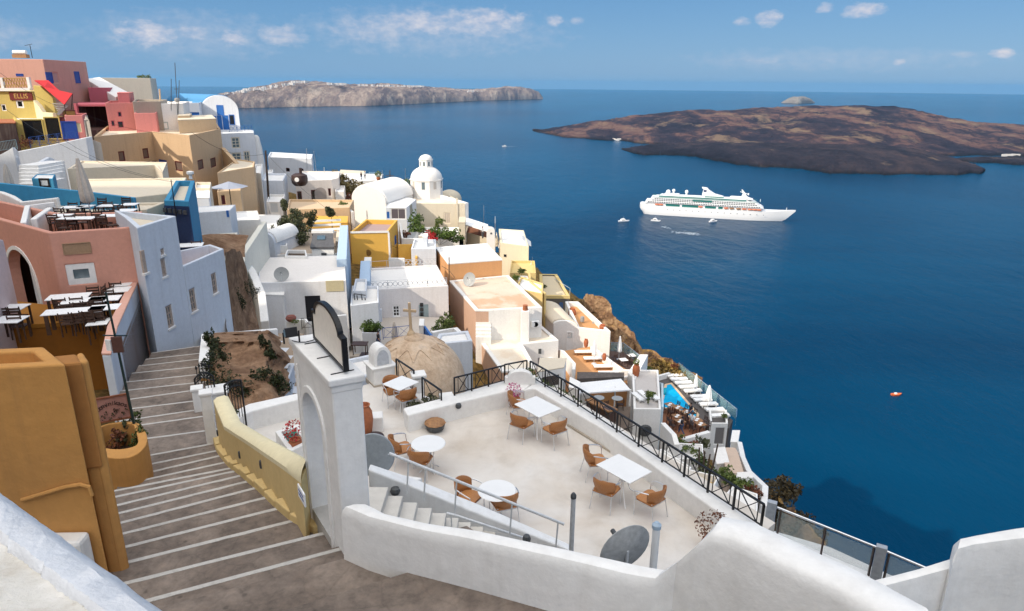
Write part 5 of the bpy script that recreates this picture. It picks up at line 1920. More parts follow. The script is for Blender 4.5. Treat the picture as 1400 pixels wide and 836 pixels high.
for(px,py,w,lab)in[(88,318,1.1,'white table at the left front of the roof terrace'),(110,322,1.9,'white table at the middle front of the roof terrace'),(103,305.5,1.2,'white table at the left back of the roof terrace'),(121,304,.9,'white table left of the roof parasol'),(151,303,1.0,'white table behind the roof parasol on the right'),(165,318,2.0,'white table at the right front of the roof terrace'),(177,310,1.0,'white table by the right parapet of the roof'),(181,301,.9,'white table in the far right corner of the roof')]:
 put(CT,px,py,ZR,.12,lab,GT2,(w,.85,1))
for k,(px,py,rz)in enumerate([(99,304,pi),(116,303,pi),(89,309,.1),(110,312,.1),(80,319,.1),(92,326,.1),(104,320,.1),(119,318,.1),(139,297,pi),(147,303,pi),(139,314,.2),(146,320,.1),(172,296,pi),(169,304,.1),(164,311,.1),(157,322,2.2)]):
 put(DC,px,py,ZR,rz,'brown slatted wooden chair among the tables on the restaurant roof',GP2)
b=P(128,306,ZR)
PAR=make_parasol(solid('beige_canvas',(.52,.46,.40),.85,var=.1),2.9,.24)
o=place(PAR,(b.x,b.y,ZR),.3,'tall closed beige parasol standing on the restaurant roof terrace',None,(1,1,1.02))
o.rotation_euler=(.0,radians(-3.5),.3)
b=PY(17,272,36)
o=place(PAR,(b.x,b.y,b.z),.1,'closed beige parasol behind the white parapet at the left edge',None,(.8,.8,.62))
wall_path('parapet','white parapet curving down beside the blue wall at the left edge',[PY(-30,257,34),PY(0,263.5,33.2),PY(14,269,32.8),PY(28,276.5,32.5),PY(70,272,33),PY(77,271,33)],.25,WHITE2,-10)
wall_path('parapet','white wall bounding the little yard left of the roof terrace',[PY(36,304,27.6),PY(41,281,31),PY(74,277,31.5)],.22,WHITE,-10)
wall_path('parapet','white wall running diagonally to the roof terrace corner',[PY(50,299,28.6),PY(72,283.5,30.6)],.25,WHITE,-10)
wall_path('blue_wall','long sea-blue painted wall tapering to the right',[PY(-40,247,34.5),PY(0,251,34.5),PY(115,262.5,33.9),PY(182,271,33.4)],.2,SKYB,-11,bevel=.02)
a2,b2=Vector((-14.15,25.3)),Vector((-13.45,31.0))
zA=zat(a2.x,a2.y,312)
def side_pt(f):return a2.lerp(b2,f)
t1=onplane(241,300,a2,b2)
fsplit=(Vector((t1.x,t1.y))-a2).length/(b2-a2).length
def rawhouse(name,label,pts,z,base,wall,roof=None,**kw):
 return house(name,label,[(0,0,0)],z,base,wall,roof,**kw)if False else _rawhouse(name,label,pts,z,base,wall,roof,**kw)
def _rawhouse(name,label,pts,z,base,wall,roof=None,**kw):
 global P
 keep=P
 it=[Vector((p[0],p[1],z))for p in pts]
 cnt=iter(it)
 try:
  P=lambda a,b,c:next(cnt)
  return house(name,label,[(0,0)]*len(pts),z,base,wall,roof,**kw)
 finally:
  P=keep
s1=side_pt(fsplit)
back=Vector((-3.2,1.2))
sh=rawhouse('side_house','tall white house wall rising straight from the left of the stairs',[a2,s1,s1+back,a2+Vector((-1.6,2.1))],zA,-13.5,SIDESHADE,CREAM,par=.2,sink=.25,bevel=.03)
z2=zat(s1.x+.05,s1.y+.3,362)
s2=s1.lerp(b2,.001)
sh2=rawhouse('side_house','white house continuing past the stairs with a sunk corner terrace',[s2,b2,b2+Vector((-1.0,.9)),s2+Vector((-2.2,1.7))],z2,-13.5,SIDESHADE,PEACHTOP,par=.16,sink=.8,bevel=.03)
for h_,bx in((sh,(194,342,197,374)),(sh,(220,341,225,348)),(sh,(221,353,227.5,379)),(sh,(228,417,237,449)),(sh2,(260,394,268.5,427)),(sh2,(290,373,297,402))):
 opx(h_,*bx,fw=.09,frame=solid('tan_frame',(.42,.33,.27),.7),pane=GLASSB,bars=(2,3)if bx[3]-bx[1]>20 else(1,1),sill=WHITE2)
zz=z2-.8
p=P(262,352,zz)
put(CT,262,356,zz,.3,'small white table on the corner terrace of the white house',None,(1.6,1.1,1))
put(DC,272,352,zz,.3,'wooden chair on the corner terrace of the white house',None)
bh=house('blue_house','blue painted house block with a dark navy corrugated flank',[(224,274),(258,275.5),(266,247),(240,247)],-5.5,-13,SKYB,CREAM,par=.22,sink=.3,bevel=.03)
NAVY=solid('navy_metal',(.035,.06,.14),.4,.4)
hit=wallhit(bh,264,290)
mb=MB()
A_,B_=bh['poly'][0],bh['poly'][1]
best=None
for i in range(4):
 a_,b_=bh['poly'][i],bh['poly'][(i+1)%4]
 if((a_+b_)/2).x>(best[2]if best else-1e9):best=(a_,b_,((a_+b_)/2).x)
a_,b_,_x=best
d_=(b_-a_)
nrm=Vector((d_.y,-d_.x)).normalized()
mb.slab([a_+nrm*.01,b_+nrm*.01,b_+nrm*.04,a_+nrm*.04],-12,-5.75)
for k in range(9):
 c_=a_.lerp(b_,(k+.5)/9)+nrm*.05
 mb.box((c_.x,c_.y,-8.9),(.05,.16,6.2),atan2(d_.y,d_.x)-pi/2)
mb.build('cladding',NAVY,bh['root'])
for k in range(5):
 c_=a_.lerp(b_,(k+.3)/5)+nrm*.06
 mb=MB()
 mb.box((c_.x,c_.y,-5.95-.02*k),(.16,.22,.2),atan2(d_.y,d_.x))
 mb.build('bracket',GRAPH,bh['root'])
q=PY(260.5,247,40)
mb=MB();mb.lathe(P(261,245,-5.5),[(.10,0),(.08,.2),(.2,.3),(.2,.42),(.08,.46)],14)
_props(mb.build('urn',WHITE,None,smooth=True),'small white urn on the corner of the blue house','urn')
mast('antenna_pole','thin dark pole in front of the blue house',241,296,236,246,-6.2,.03,IRON)
c1=house('cream_house','low cream roof strip behind the tables of the roof terrace',[(78,291),(200,286.5),(226,276.5),(84,279)],-6.05,-12,CREAM,CREAM,par=.2,sink=.12)
c2=house('cream_house','broad flat cream roof behind the end of the blue wall',[(112,263.5),(182,270),(243,263),(255,243),(108,245)],-6.0,-12,CREAM,CREAM,par=.2,sink=.1)
c3=house('cream_house','cream house with a rounded right end under the tan building',[(92,231),(211,226),(222,236),(228,222),(110,220)],-6.5,-12,CREAM,CREAM,par=.2,sink=.1,bevel=.2)
wall_path('white_wall','white wall stepping up at the far left below the bar',[PY(-30,214,57),PY(0,212,57),PY(11,206,57),PY(17,202,57),PY(25,207,57.2),PY(26,216,57.2)],.4,SHADEWH,-13)
wall_path('white_wall','broad white retaining wall under the blue bar railing',[PY(24,207.5,66),PY(70,198.5,67),PY(117,188.5,68),PY(126,187,68.5)],.4,SHADEWH,-14)
wall_path('white_wall','grey weathered buttress wall at the left end of the tan building',[PY(116,158,73),PY(122,164,73),PY(124,190,73.5),PY(138,196,74)],.5,plaster('grey_plaster',(.52,.47,.41),amount=.8),-14)
wall_path('white_wall','small curved white stair wall in the yard below the bar',[PY(50,245,50),PY(55,234,51),PY(58,221,52),PY(68,215,53),PY(75,218,53.5)],.3,SHADEWH,-13)
mb=MB()
for k in range(6):
 p,q=PY(25,251-5*k,48+.35*k),PY(52-(k==1)*5,250-5*k,48+.35*k)
 mb.slab([p,q,q+Vector((0,3,0)),p+Vector((0,3,0))],-12,p.z)
_props(mb.build('steps',WHITE,None,bevel=.02),'short flight of white steps in the yard below the bar','steps')
kb=house('blue_kiosk','little blue hut with one dark-framed window in the white yard',[(43,244,44),(72,242,44),(76,240,46),(50,241,46)],None,-11,SKYB,WHITE,par=.08,sink=.05)
opx(kb,54,244,68,256,fw=.1,frame=IRON,pane=solid('pale_pane',(.45,.5,.55),.2))
BARY=plaster('bar_yellow',(.56,.44,.14),dirt=(.3,.24,.1),amount=.35)
PINK=plaster('pink_plaster',(.60,.33,.265),dirt=(.3,.16,.14),amount=.3)
ROSE=plaster('rose_plaster',(.45,.115,.145),dirt=(.28,.09,.10),amount=.35)
SALMON=plaster('salmon_plaster',(.62,.23,.215),dirt=(.34,.15,.13),amount=.3)
yb=house('yellow_bar','yellow bar with a wide dark window below a small sign',[(20,164,74),(98,155,75.5),(97,150,82),(16,158,81)],None,-12,BARY,WHITE2,par=.25,sink=.1)
opx(yb,31,163,61,194,fw=.12,frame=BARY,pane=GLASSD,depth=.09)
opx(yb,62,160,84,191,fw=.12,frame=BARY,pane=GLASSD,depth=.09)
opx(yb,83,160,91,192,'shutter',fw=.1,frame=MAROON,pane=MAROON)
yu=house('yellow_house','upper yellow house with a white balcony at the left edge',[(-30,124.5,79),(45,124,79),(52,120,86),(-30,121,88)],None,-12,BARY,WHITE2,par=.2,sink=.1)
opx(yu,22,137,32,148,fw=.16,frame=WHITE,pane=GLASSD)
opx(yu,2,143,8,152,fw=.08,frame=WHITE,pane=GLASSD)
t=wallhit(yu,29.5,132)
q,nrm,u=t
w_=(wallhit(yu,45,132)[0]-wallhit(yu,14,132)[0]).length if wallhit(yu,45,132)else 2.8
sg=thing('shop_sign',q-Vector((0,0,.4)),'dark red sign with gold capital letters on the yellow house','sign')
mb=MB();mb.extrude([(-w_/2,-.42),(w_/2,-.42),(w_/2,.42),(-w_/2,.42)],q+nrm*.12,u,(0,0,1),-nrm*.1)
mb.build('board',solid('sign_red',(.14,.012,.010),.6),sg)
text('lettering','ELLIS',q+nrm*.125,u,.72,solid('sign_gold',(.55,.36,.10),.5),sg,nrm,ext=.01)
wall_path('yellow_wall','sloping yellow stair wall beside the red awning',[PY(45,117,78.6),PY(54,118,78.6),PY(62,125,78.6),PY(72,134,78.6)],.5,BARY,-8)
wall_path('yellow_wall','pale curved yellow buttress above the bar roof',[PY(45,137,77.8),PY(52,145,77.6),PY(58,154,77.2),PY(72,155,77)],.5,YELTOP,-9)
q0,q1=PY(-12,124,78.9),PY(43,123.5,78.9)
t=thing('balcony',q0,'white balcony with ochre lattice panels on the upper yellow house','balcony')
mb=MB();mb.beam(q0+Vector((0,0,.1)),q1+Vector((0,0,.1)),.5,.28);mb.build('slab',WHITE,t)
for k,f in enumerate((.02,.32,.98)):
 p=q0.lerp(q1,f);mb=MB();mb.box((p.x,p.y,p.z+.75),(.3,.3,1.2));mb.build('post',WHITE,t)
LAT=solid('ochre_lattice',(.40,.24,.06),.7)
mb=MB()
for k in range(14):
 a_,b_=q0.lerp(q1,.04+.066*k),q0.lerp(q1,.04+.066*(k+1))
 mb.beam(a_+Vector((0,0,.28)),b_+Vector((0,0,1.2)),.06,.06);mb.beam(a_+Vector((0,0,1.2)),b_+Vector((0,0,.28)),.06,.06)
mb.beam(q0+Vector((0,0,1.25)),q1+Vector((0,0,1.25)),.1,.1)
mb.build('lattice',LAT,t,merge=0)
RED=solid('red_canvas',(.50,.012,.015),.75)
A_,B_,C_,D_=PY(47,110,80),PY(66,110,80.5),PY(99,128,77),PY(88,143,74.5)
t=thing('red_awning',A_,'bright red sloping awning between the yellow bar and the pink house','awning')
mb=MB()
E_=PY(60,117,78)
off=Vector((0,0,-.08))
for quad in((A_,B_,PY(84,127,78.5),PY(60,119,78)),(PY(60,119,78),PY(84,127,78.5),C_,D_)):
 mb.add(list(quad)+[p+off for p in quad],[(0,1,2,3),(7,6,5,4),(0,4,5,1),(1,5,6,2),(2,6,7,3),(3,7,4,0)])
mb.build('canvas',RED,t)
mb=MB();mb.beam(D_,PY(90,157,75),.06,.06);mb.build('bracket',IRON,t)
mb=MB();mb.beam(C_,PY(98,150,77),.06,.06);mb.build('bracket',IRON,t)
mb=MB()
for k in range(7):
 p,q=PY(73+1.5*k,142+2.2*k,77-.2*k),PY(87-.6*k+3,141+2.2*k,77-.2*k)
 mb.beam(p,q,.35,.08)
mb.beam(PY(92,143.5,75.5),PY(79,157,75),.12,.28)
_props(mb.build('outdoor_stairs',plaster('grey_steps',(.4,.38,.36)),None),'open stair with a white stringer under the red awning','stairs')
rail('railing','dark blue lattice railing along the bar terrace',[PY(42,202,70),PY(105,193.5,71.5)],1.0,IRONBLUE,style='x',panel=.8,post=.05)
pf=house('pink_house','low salmon pink front with a blue door beside the bar',[(88,158,73.5),(112,155,74),(118,152,79),(90,154,78)],None,-12,SALMON,ROSE,par=.15)
opx(pf,87.5,166,103,190,'door',frame=BLUE,pane=BLUE,fw=.14)
opx(pf,104,169,111,181,'window',frame=YELTOP,pane=YELTOP,fw=.08)
opx(yb,88,151,101,160,'sign',frame=MAROON,pane=solid('bronze',(.20,.12,.03),.5),fw=.05)
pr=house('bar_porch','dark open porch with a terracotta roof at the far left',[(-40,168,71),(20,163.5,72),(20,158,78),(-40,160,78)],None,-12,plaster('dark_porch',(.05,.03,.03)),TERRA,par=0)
rail('railing','pale blue balustrade of the dark porch at the left edge',[PY(-20,211,66),PY(24,204,68)],.9,solid('pale_blue_metal',(.25,.38,.42),.5),style='bars',panel=2)
shrub('potted_shrub','brown potted shrub at the left end of the blue bar railing',[(tuple(PY(33,196,70)),.9,.5,.8)],350,.09,RUST)
p1=house('pink_house','tall pink house with blue shutters on the upper left skyline',[(-40,80.5,95),(58,79,95),(117,83,107),(20,84,115)],None,-8,PINK,WHITE2,par=.2,sink=.1)
opx(p1,63,99,72,114,'shutter',frame=BLUE,pane=BLUE,fw=.1)
opx(p1,72,99,80.5,114,fw=.1,frame=PINK,pane=plaster('pink_inner',(.5,.3,.27)))
opx(p1,102,98,109,114,'shutter',frame=BLUE,pane=BLUE,fw=.1)
opx(p1,22,101,32,104.5,'shutter',frame=BLUE,pane=BLUE,fw=.08)
q=PY(28,79.5,97)
t=thing('solar_heater',q,'white solar water tank on the pink house roof','water heater')
mb=MB();mb.tube([q+Vector((-.8,0,.72)),q+Vector((.9,0,.72))],.26,14);mb.build('tank',WPAINT,t,smooth=True)
mb=MB();mb.box(q+Vector((.1,0,.22)),(1.9,.7,.45));mb.build('stand',TEAK,t)
mb=MB();mb.tube([q+Vector((1.6,0,0)),q+Vector((1.6,0,1.6))],.04,6);mb.beam(q+Vector((.9,0,1.55)),q+Vector((1.9,0,1.75)),.05,.05)
_props(mb.build('aerial',IRON),'television aerial next to the solar tank','aerial')
p2=house('pink_house','lower rose pink house with a dark carport beside the tall one',[(60,149,94),(118,150,104),(146,143,108),(80,141,112)],None,-10,ROSE,ROSE,par=.15)
t=thing('carport',PY(106,178,92),'dark shaded carport with a flat rose roof','carport')
q=[PY(104,143,93),PY(146,147,94),PY(146,143,103),PY(108,139,103)]
mb=MB();mb.slab(q,q[0].z-.25,q[0].z);mb.build('roof',ROSE,t)
CARSHADE=plaster('carport_shade_maroon',(.035,.012,.016),amount=.3)  # near-black colour carries the shade inside the carport
mb=MB();mb.slab([PY(104,160,100),PY(147,160,100),PY(147,160,100.4),PY(104,160,100.4)],-10,q[0].z-.26);mb.build('back_wall',CARSHADE,t)
mb=MB();mb.slab([PY(104,178,92),PY(147,178,93),PY(147,178,100),PY(104,178,100)],-9,PY(106,178.5,92).z);mb.build('floor',CARSHADE,t)
mb=MB();mb.box(PY(106.5,160,93),(.35,.35,3.4));mb.build('pillar',ROSE,t)
p3=house('pink_house','bright pink house with small windows right of the carport',[(143.5,141,93),(182,137,95),(190,134,104),(150,135,104)],None,-10,SALMON,ROSE,par=.15)
for bx in((161,153,166.5,160),(152,165,157,173),(161,166,169,175)):
 opx(p3,*bx,fw=.08,frame=ROSE,pane=GLASSD)
house('pink_house','small rose wall block under the white sloping roof',[(120,120,104),(150,125,106),(160,116,112),(124,113,110)],None,-6,ROSE,ROSE,par=.12)
house('pink_house','little pink block with a slanted right side beside the white sloping roof',[(160,127,100),(176,128,101),(182,125,106),(162,124,106)],None,-8,SALMON,SALMON,par=0)
t=house('pink_house','bright pink block with a cream edge above the tan building',[(183,155,90),(213,157,91),(216,152,97),(188,150,97)],None,-10,SALMON,SALMON,par=.12)
A_,B_,C_,D_=PY(117,108,110),PY(136,105.5,113),PY(175,126,108),PY(158,133,104)
mb=MB()
off=Vector((0,0,-1.2))
q4=[A_,B_,C_,D_]
mb.add(q4+[p+off for p in q4],[(0,1,2,3),(7,6,5,4),(0,4,5,1),(1,5,6,2),(2,6,7,3),(3,7,4,0)])
_props(mb.build('white_roof',WHITE,None,bevel=.08),'sunlit white sloping roof between the pink houses','roof')
gh=house('grey_house','large plain pale house with a hedge on its roof',[(136,107,114),(205,106,117),(213,106.5,124),(148,107,126)],PY(136,106.5,114).z,-8,plaster('warm_grey',(.62,.57,.48),amount=.4),WHITE,par=.25,sink=.2)
q=PY(196,104.5,118)
shrub('roof_hedge','green hedge on the roof of the plain pale house',[((q.x+k*.8,q.y,q.z-.1),.6,.5,.35)for k in range(-1,2)],500,.09,LEAF2)
cw=house('concrete_house','rough grey concrete wall house between pink and white blocks',[(181,139,93),(219,137,95),(228,134,104),(186,135,104)],None,-10,plaster('concrete',(.36,.32,.27),dirt=(.2,.18,.15),amount=.8),CREAM,par=.12)
ww=house('white_house','white house below the aerials with a slanting shadow line',[(216,142,95),(250,142,97),(258,139,106),(222,138,106)],None,-10,WHITE,WHITE,par=.15)
opx(ww,221,167,230,177,'door',fw=.1,frame=GREYDOOR,pane=WPAINT)
TAN=plaster('tan_plaster',(.56,.40,.25),dirt=(.30,.20,.12),amount=.45,streak=.3)
TAN2=plaster('light_tan_plaster',(.60,.44,.28),dirt=(.38,.26,.16),amount=.35,streak=.25)
tb=house('tan_house','big tan building with a bent front and small maroon windows',[(128,187,80),(207,177,88.5),(258,181,83),(301,172,95),(296,165,106),(150,170,104)],None,-22,TAN,CREAM,par=.3,sink=.3)
for bx in((162.5,207,171,221),(195.5,203,203.5,217),(218,219,229,238),(239.5,221,249,234),(270.5,218.5,278.5,232),(288,216,295.5,229),(188,222,195,229),(197,221,206,229),(208,220,215,228)):
 opx(tb,*bx,'door' if bx[0]==218 else 'window',fw=.13,frame=BLUE if bx[0]==218 else MAROON,pane=BLUE if bx[0]==218 else solid('brown_pane',(.14,.10,.085),.3),depth=.06)
tc=house('cream_block','pale cream roof block stepping up behind the tan building corner',[(244,171,90),(296,168,94),(290,163,104),(244,162,100)],PY(244,164,90).z,-9,TAN2,CREAM,par=.0)
house('cream_block','small square cream block beside the white house',[(243,158,94),(259,157,95),(262,155,100),(246,155,100)],None,-9,TAN2,CREAM,par=0)
wall_path('tan_wall','tan parapet sloping down to the right of the tan building',[PY(302,202,94),PY(312,213,92),PY(325,227,90),PY(334,229,89)],.5,TAN,-22)
pk=house('peach_block','plain peach block sunlit on its left side below the blue-domed chapel',[(300,262,80),(329,231,84),(347,230,86),(349,227,92),(325,226,95)],PY(329,231,84).z,-22,TAN2,CREAM,par=.2,sink=.15)
for(x0,y0,x1,y1,lab)in((234,170,234,108,'tall thin aerial mast left of the pair'),(243,158,239,86,'tallest thin aerial mast on the skyline'),(243.5,160,245,110,'thin white aerial mast right of the pair')):
 b_=PY(x0,y0,96)
 mb=MB()
 mb.tube([b_,PY(x1,y1,96)],.045,5)
 mb.box(PY((x0+x1)/2,(y0+y1)/2,96),(.5,.08,.08))
 _props(mb.build('aerial_mast',GRAPH),lab,'aerial')
mb=MB();mb.lathe(PY(242,137,95.8),[(0,-.3),(.3,-.2),(.36,0),(.3,.2),(0,.3)],12)
_props(mb.build('aerial_drum',DISH,None,smooth=True),'grey drum-shaped antenna on the aerial mast','aerial')
mb=MB();mb.tube([PY(219,137,100),PY(218,122,100)],.12,8)
_props(mb.build('flue',TAN,None),'short brown flue pipe on the concrete house','flue')
def vault(name,label,px0,px1,py_spring,py_apex,Y,back,base,wallm,roofm,py_c=None,cat='church',wall_h=None,over=.12,segs=18):
 a,b=PY(px0,py_spring,Y[0]),PY(px1,py_spring,Y[1])
 zs=(a.z+b.z)/2
 u=Vector((b.x-a.x,b.y-a.y,0))
 W=u.length
 u.normalize()
 mid=(a+b)/2
 rise=zat(mid.x,mid.y,py_apex)-zs
 o=Vector((a.x,a.y,0))
 root=thing(name,(mid.x,mid.y,base),label,cat)
 ol=[(0,base),(W,base),(W,zs)]+[(W/2+W/2*cos(pi*k/segs),zs+rise*sin(pi*k/segs))for k in range(1,segs)]+[(0,zs)]
 mb=MB();mb.extrude(ol,o,u,(0,0,1),Vector(back));mb.build('wall',wallm,root,bevel=.03)
 bk=Vector(back)
 bu=bk.normalized()
 mb=MB()
 vs,fs=[],[]
 for k in range(segs+1):
  ang_=pi*k/segs
  for r in(0.01,over):
   for d in(.35,bk.length):
    vs.append(o+u*(W/2+(W/2+r)*cos(ang_))+Vector((0,0,zs+(rise+r)*sin(ang_)))+bu*d)
 for k in range(segs):
  i,j=4*k,4*k+4
  fs+=[(i+2,i+3,j+3,j+2),(i,i+2,j+2,j),(i+1,j+1,j+3,i+3)]
 mb.add(vs,fs)
 mb.build('vault',roofm,root,smooth=True)
 return dict(root=root,poly=ccw([(o.x,o.y),(o.x+u.x*W,o.y+u.y*W),(o.x+u.x*W+bk.x,o.y+u.y*W+bk.y),(o.x+bk.x,o.y+bk.y)]),z=zs+rise,base=base)
BLUEROOF=plaster('blue_vault',(.09,.28,.52),dirt=(.06,.16,.3),amount=.4,streak=.2)
bc=vault('chapel','white chapel with a blue barrel vault and blue shutters',276.5,326,151,130.5,(118,117),(-9.5,7,0),-16,SHADEWH,BLUEROOF)
for bx,pt in(((296.5,144,306,158),'window'),((298,158.5,304,181),'door'),((305,158,313,180),'shutter'),((313.5,157,321,171),'window'),((284.5,159,296,168),'shutter')):
 opx(bc,*bx,pt,fw=.12,frame=BLUE2,pane=GLASSD if bx[0]==313.5 else BLUE2)
cs=house('white_house','low white block left of the blue vault with a dark blue window',[(252,141,112),(272,141,113),(276,138,120),(256,138,120)],None,-14,SHADEWH,WHITE,par=.1)
opx(cs,258,154,273,161,fw=.1,frame=BLUE2,pane=BLUE2)
wh=house('white_house','white three-window house below the blue-vaulted chapel',[(298,183,108),(347,179,111),(346,176,117),(300,178,117)],None,-20,SHADEWH,WHITE,par=.2)
for bx in((316.5,188,328,203),(317,209,330,224),(333.5,207,342,224)):
 opx(wh,*bx,fw=.16,frame=plaster('cream_trim',(.6,.55,.45)),pane=GLASSB,bars=(2,3))
rail('railing','blue railing on the terrace of the blue-vaulted chapel',[PY(314,181,108.5),PY(345,179.5,110.6)],.95,BLUE2,style='ring',panel=1.2)
YELO=plaster('golden_yellow',(.68,.40,.085),dirt=(.36,.2,.05),amount=.3,streak=.12)
APRI=plaster('apricot_plaster',(.62,.33,.15),dirt=(.40,.22,.12),amount=.35,streak=.2)
PINKB=plaster('pinkish_brown',(.52,.34,.25),dirt=(.34,.2,.13),amount=.6,streak=.35)
PEACHROOF=plaster('peach_roof',(.64,.53,.43),dirt=(.42,.27,.17),amount=.8,streak=0,patch=(.50,.27,.14),scale=.8)
CREAMROOF=plaster('cream_roof',(.74,.67,.56),dirt=(.45,.36,.26),amount=.6,streak=0,patch=(.66,.52,.38),scale=1.0)
BEIGE=plaster('beige_plaster',(.62,.55,.43),dirt=(.4,.33,.24),amount=.35)
PALEBLUE=plaster('pale_blue_plaster',(.42,.54,.68),dirt=(.3,.36,.42),amount=.35)
MAUVE=plaster('mauve_roof',(.36,.26,.25),amount=.5,streak=0)
PW=solid('pale_frame',(.62,.62,.60),.6)
f1=house('white_house','far white house on the crest with two small dark openings',[(366,215,136),(426,219,134),(428,216,142),(370,213,146)],None,-26,SHADEWH,WHITE,par=.2)
opx(f1,391,230,396,235,fw=.08,frame=MAROON);opx(f1,410,231,415,237,fw=.08,frame=MAROON)
house('white_house','stepped white house behind the dark wooden pole',[(345,240,118),(372,238,119),(374,233,126),(348,234,126)],None,-26,WHITE,WHITE,par=.2)
q=PY(352,212,113)
t=thing('chimney',q,'white conical chimney tower above the tan parapet','chimney')
mb=MB();mb.lathe((q.x,q.y,q.z),[(1.15,-4),(.95,-.5),(.8,1.2),(.62,2.2),(.55,2.8),(.3,3.1),(0,3.15)],18);mb.build('tower',WHITE2,t,smooth=True)
mb=MB();mb.lathe((q.x,q.y,q.z-6),[(1.6,0),(1.5,2)],16);mb.build('base',TAN,t,smooth=True)
h2=house('white_house','white block house right of the dark wooden pole',[(357,247,96),(387,246,96),(392,239,104),(362,239,104)],None,-26,SHADEWH,WHITE,par=.2)
house('white_house','bright white flank wall left of the wooden pole',[(346,236,94),(357,240,93),(360,234,104),(350,232,104)],None,-26,WHITE,WHITE,par=.15)
b_=PY(367.5,276,90)
mb=MB();tp_=PY(363,206,90);mb.tube([b_-Vector((0,0,2)),b_,tp_],[.16,.16,.12],8)
_props(mb.build('utility_pole',solid('dark_pole',(.045,.03,.022),.8,var=.3),None,smooth=True),'dark wooden utility pole standing among the white houses','utility pole')
dh=house('white_house','white house front with a pale arched door at the foot of the wooden pole',[(364,276,86),(386,275,86),(390,270,92),(368,270,92)],None,-24,WHITE,WHITE,par=.15)
opx(dh,368.5,277,381,292,'door',fw=.12,frame=WHITE2,pane=solid('pale_door',(.55,.57,.58),.5))
h4=house('white_house','white house with an arched loggia and dark doorways',[(404,256,100),(453,243,102),(464,258,104),(466,250,112),(412,244,112)],PY(430,247,101).z,-28,plaster('pinkish_white2',(.68,.62,.57),amount=.4),WHITE,par=.2,sink=.2)
for bx,pt in(((407,262,413,280),'door'),((426,260,433,284),'door'),((449,258,452.5,268),'window')):
 opx(h4,*bx,pt,fw=.1,frame=MAROON,pane=GLASSD)
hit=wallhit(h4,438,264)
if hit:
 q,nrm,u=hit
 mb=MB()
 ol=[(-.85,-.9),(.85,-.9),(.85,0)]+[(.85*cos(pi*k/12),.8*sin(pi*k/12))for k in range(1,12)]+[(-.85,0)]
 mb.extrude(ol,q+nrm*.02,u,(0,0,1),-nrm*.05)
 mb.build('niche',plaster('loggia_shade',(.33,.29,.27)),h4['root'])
house('white_house','small white annex at the right end of the arched house',[(458,262,100),(470,262,100),(472,258,106),(460,258,106)],None,-28,WHITE2,WHITE,par=.1)
q=PY(410,252,97)
t=thing('water_tank',q,'big dark brown rounded tank with a white patch on its side','tank')
BROWN=solid('brown_tank',(.045,.022,.018),.5)
mb=MB();mb.lathe((q.x,q.y,q.z-.1),[(.75,-.1),(1.05,.25),(1.15,.8),(1.05,1.35),(.6,1.6),(0,1.65)],20);mb.build('body',BROWN,t,smooth=True)
mb=MB();mb.lathe((q.x+.25,q.y,q.z+1.5),[(.2,0),(.2,.75)],8);mb.build('spout',BROWN,t)
mb=MB();mb.lathe((0,0,0),[(0,.05),(.3,.04),(.33,0)],10);mb.v=[Matrix.Rotation(radians(90),3,'X')@v+Vector((q.x-.02,q.y-1.13,q.z+.75))for v in mb.v];mb.build('patch',WPAINT,t)
mb=MB();mb.slab([PY(421,249,106),PY(436,248,106),PY(436,244,112),PY(424,244,112)],PY(421,249,106).z-.6,PY(421,249,106).z)
_props(mb.build('plunge_pool',solid('turquoise_water',(.05,.45,.52),.08),None),'tiny turquoise plunge pool behind the brown tank','pool')
wall_path('white_wall','low white pool wall on the roof behind the brown tank',[PY(418,242,113),PY(440,240,112),PY(454,238,112)],.3,WHITE,-26)
def blob(px,py,Y,r,rz=None):
 q=PY(px,py,Y)
 return(tuple(q),r,r,rz or r*.7)
shrub('hillside_bushes','olive-brown bushes on the slope beside the arched house',[blob(458,246,112,2.2,1.6),blob(466,258,108,2.2,1.6),blob(478,258,112,2.4,1.4),blob(491,257,116,2.0,1.2)],2400,.22,leafmat('olive_brown',(.05,.042,.012),(.20,.15,.05)))
shrub('orange_bush','small orange-brown bush at the foot of the barrel-roofed church',[blob(477,271,104,1.0,.8)],400,.14,RUST)
fb=house('white_house','far white building with a thin tan roof on the brink',[(462,240,150),(497,236,150),(500,234,158),(466,237,160)],None,-40,WHITE,CREAM,par=0)
opx(fb,471,243,478,247,fw=.1);opx(fb,484,243,491,247,fw=.1)
house('white_house','lower white terrace house on the brink with people at its rail',[(463,248,138),(520,244,140),(524,240,150),(466,243,150)],None,-40,WHITE,WHITE,par=.2)
rail('railing','pale blue glass-like railing of the far terrace',[PY(505,242,148),PY(523,243,146)],1.0,solid('pale_blue_metal2',(.3,.45,.55),.4),style='bars',panel=3)
PB=make_person(solid('dark_shirt',(.02,.02,.028),.8),solid('jeans',(.05,.08,.16),.8),solid('dark_hair',(.02,.012,.01),.6))
PWT=make_person(solid('white_shirt',(.75,.75,.76),.8),solid('grey_trousers',(.10,.10,.11),.8),solid('brown_hair',(.05,.03,.02),.6),'stand')
for(px,py,lab,pr_)in((494,243,'distant person in dark clothes at the far terrace rail',PB),(499,242,'distant person in a light top beside another on the far terrace',PWT)):
 q=PY(px,py,141)
 place(pr_,(q.x,q.y,q.z-.6),1.0,lab,'people on the far terrace')
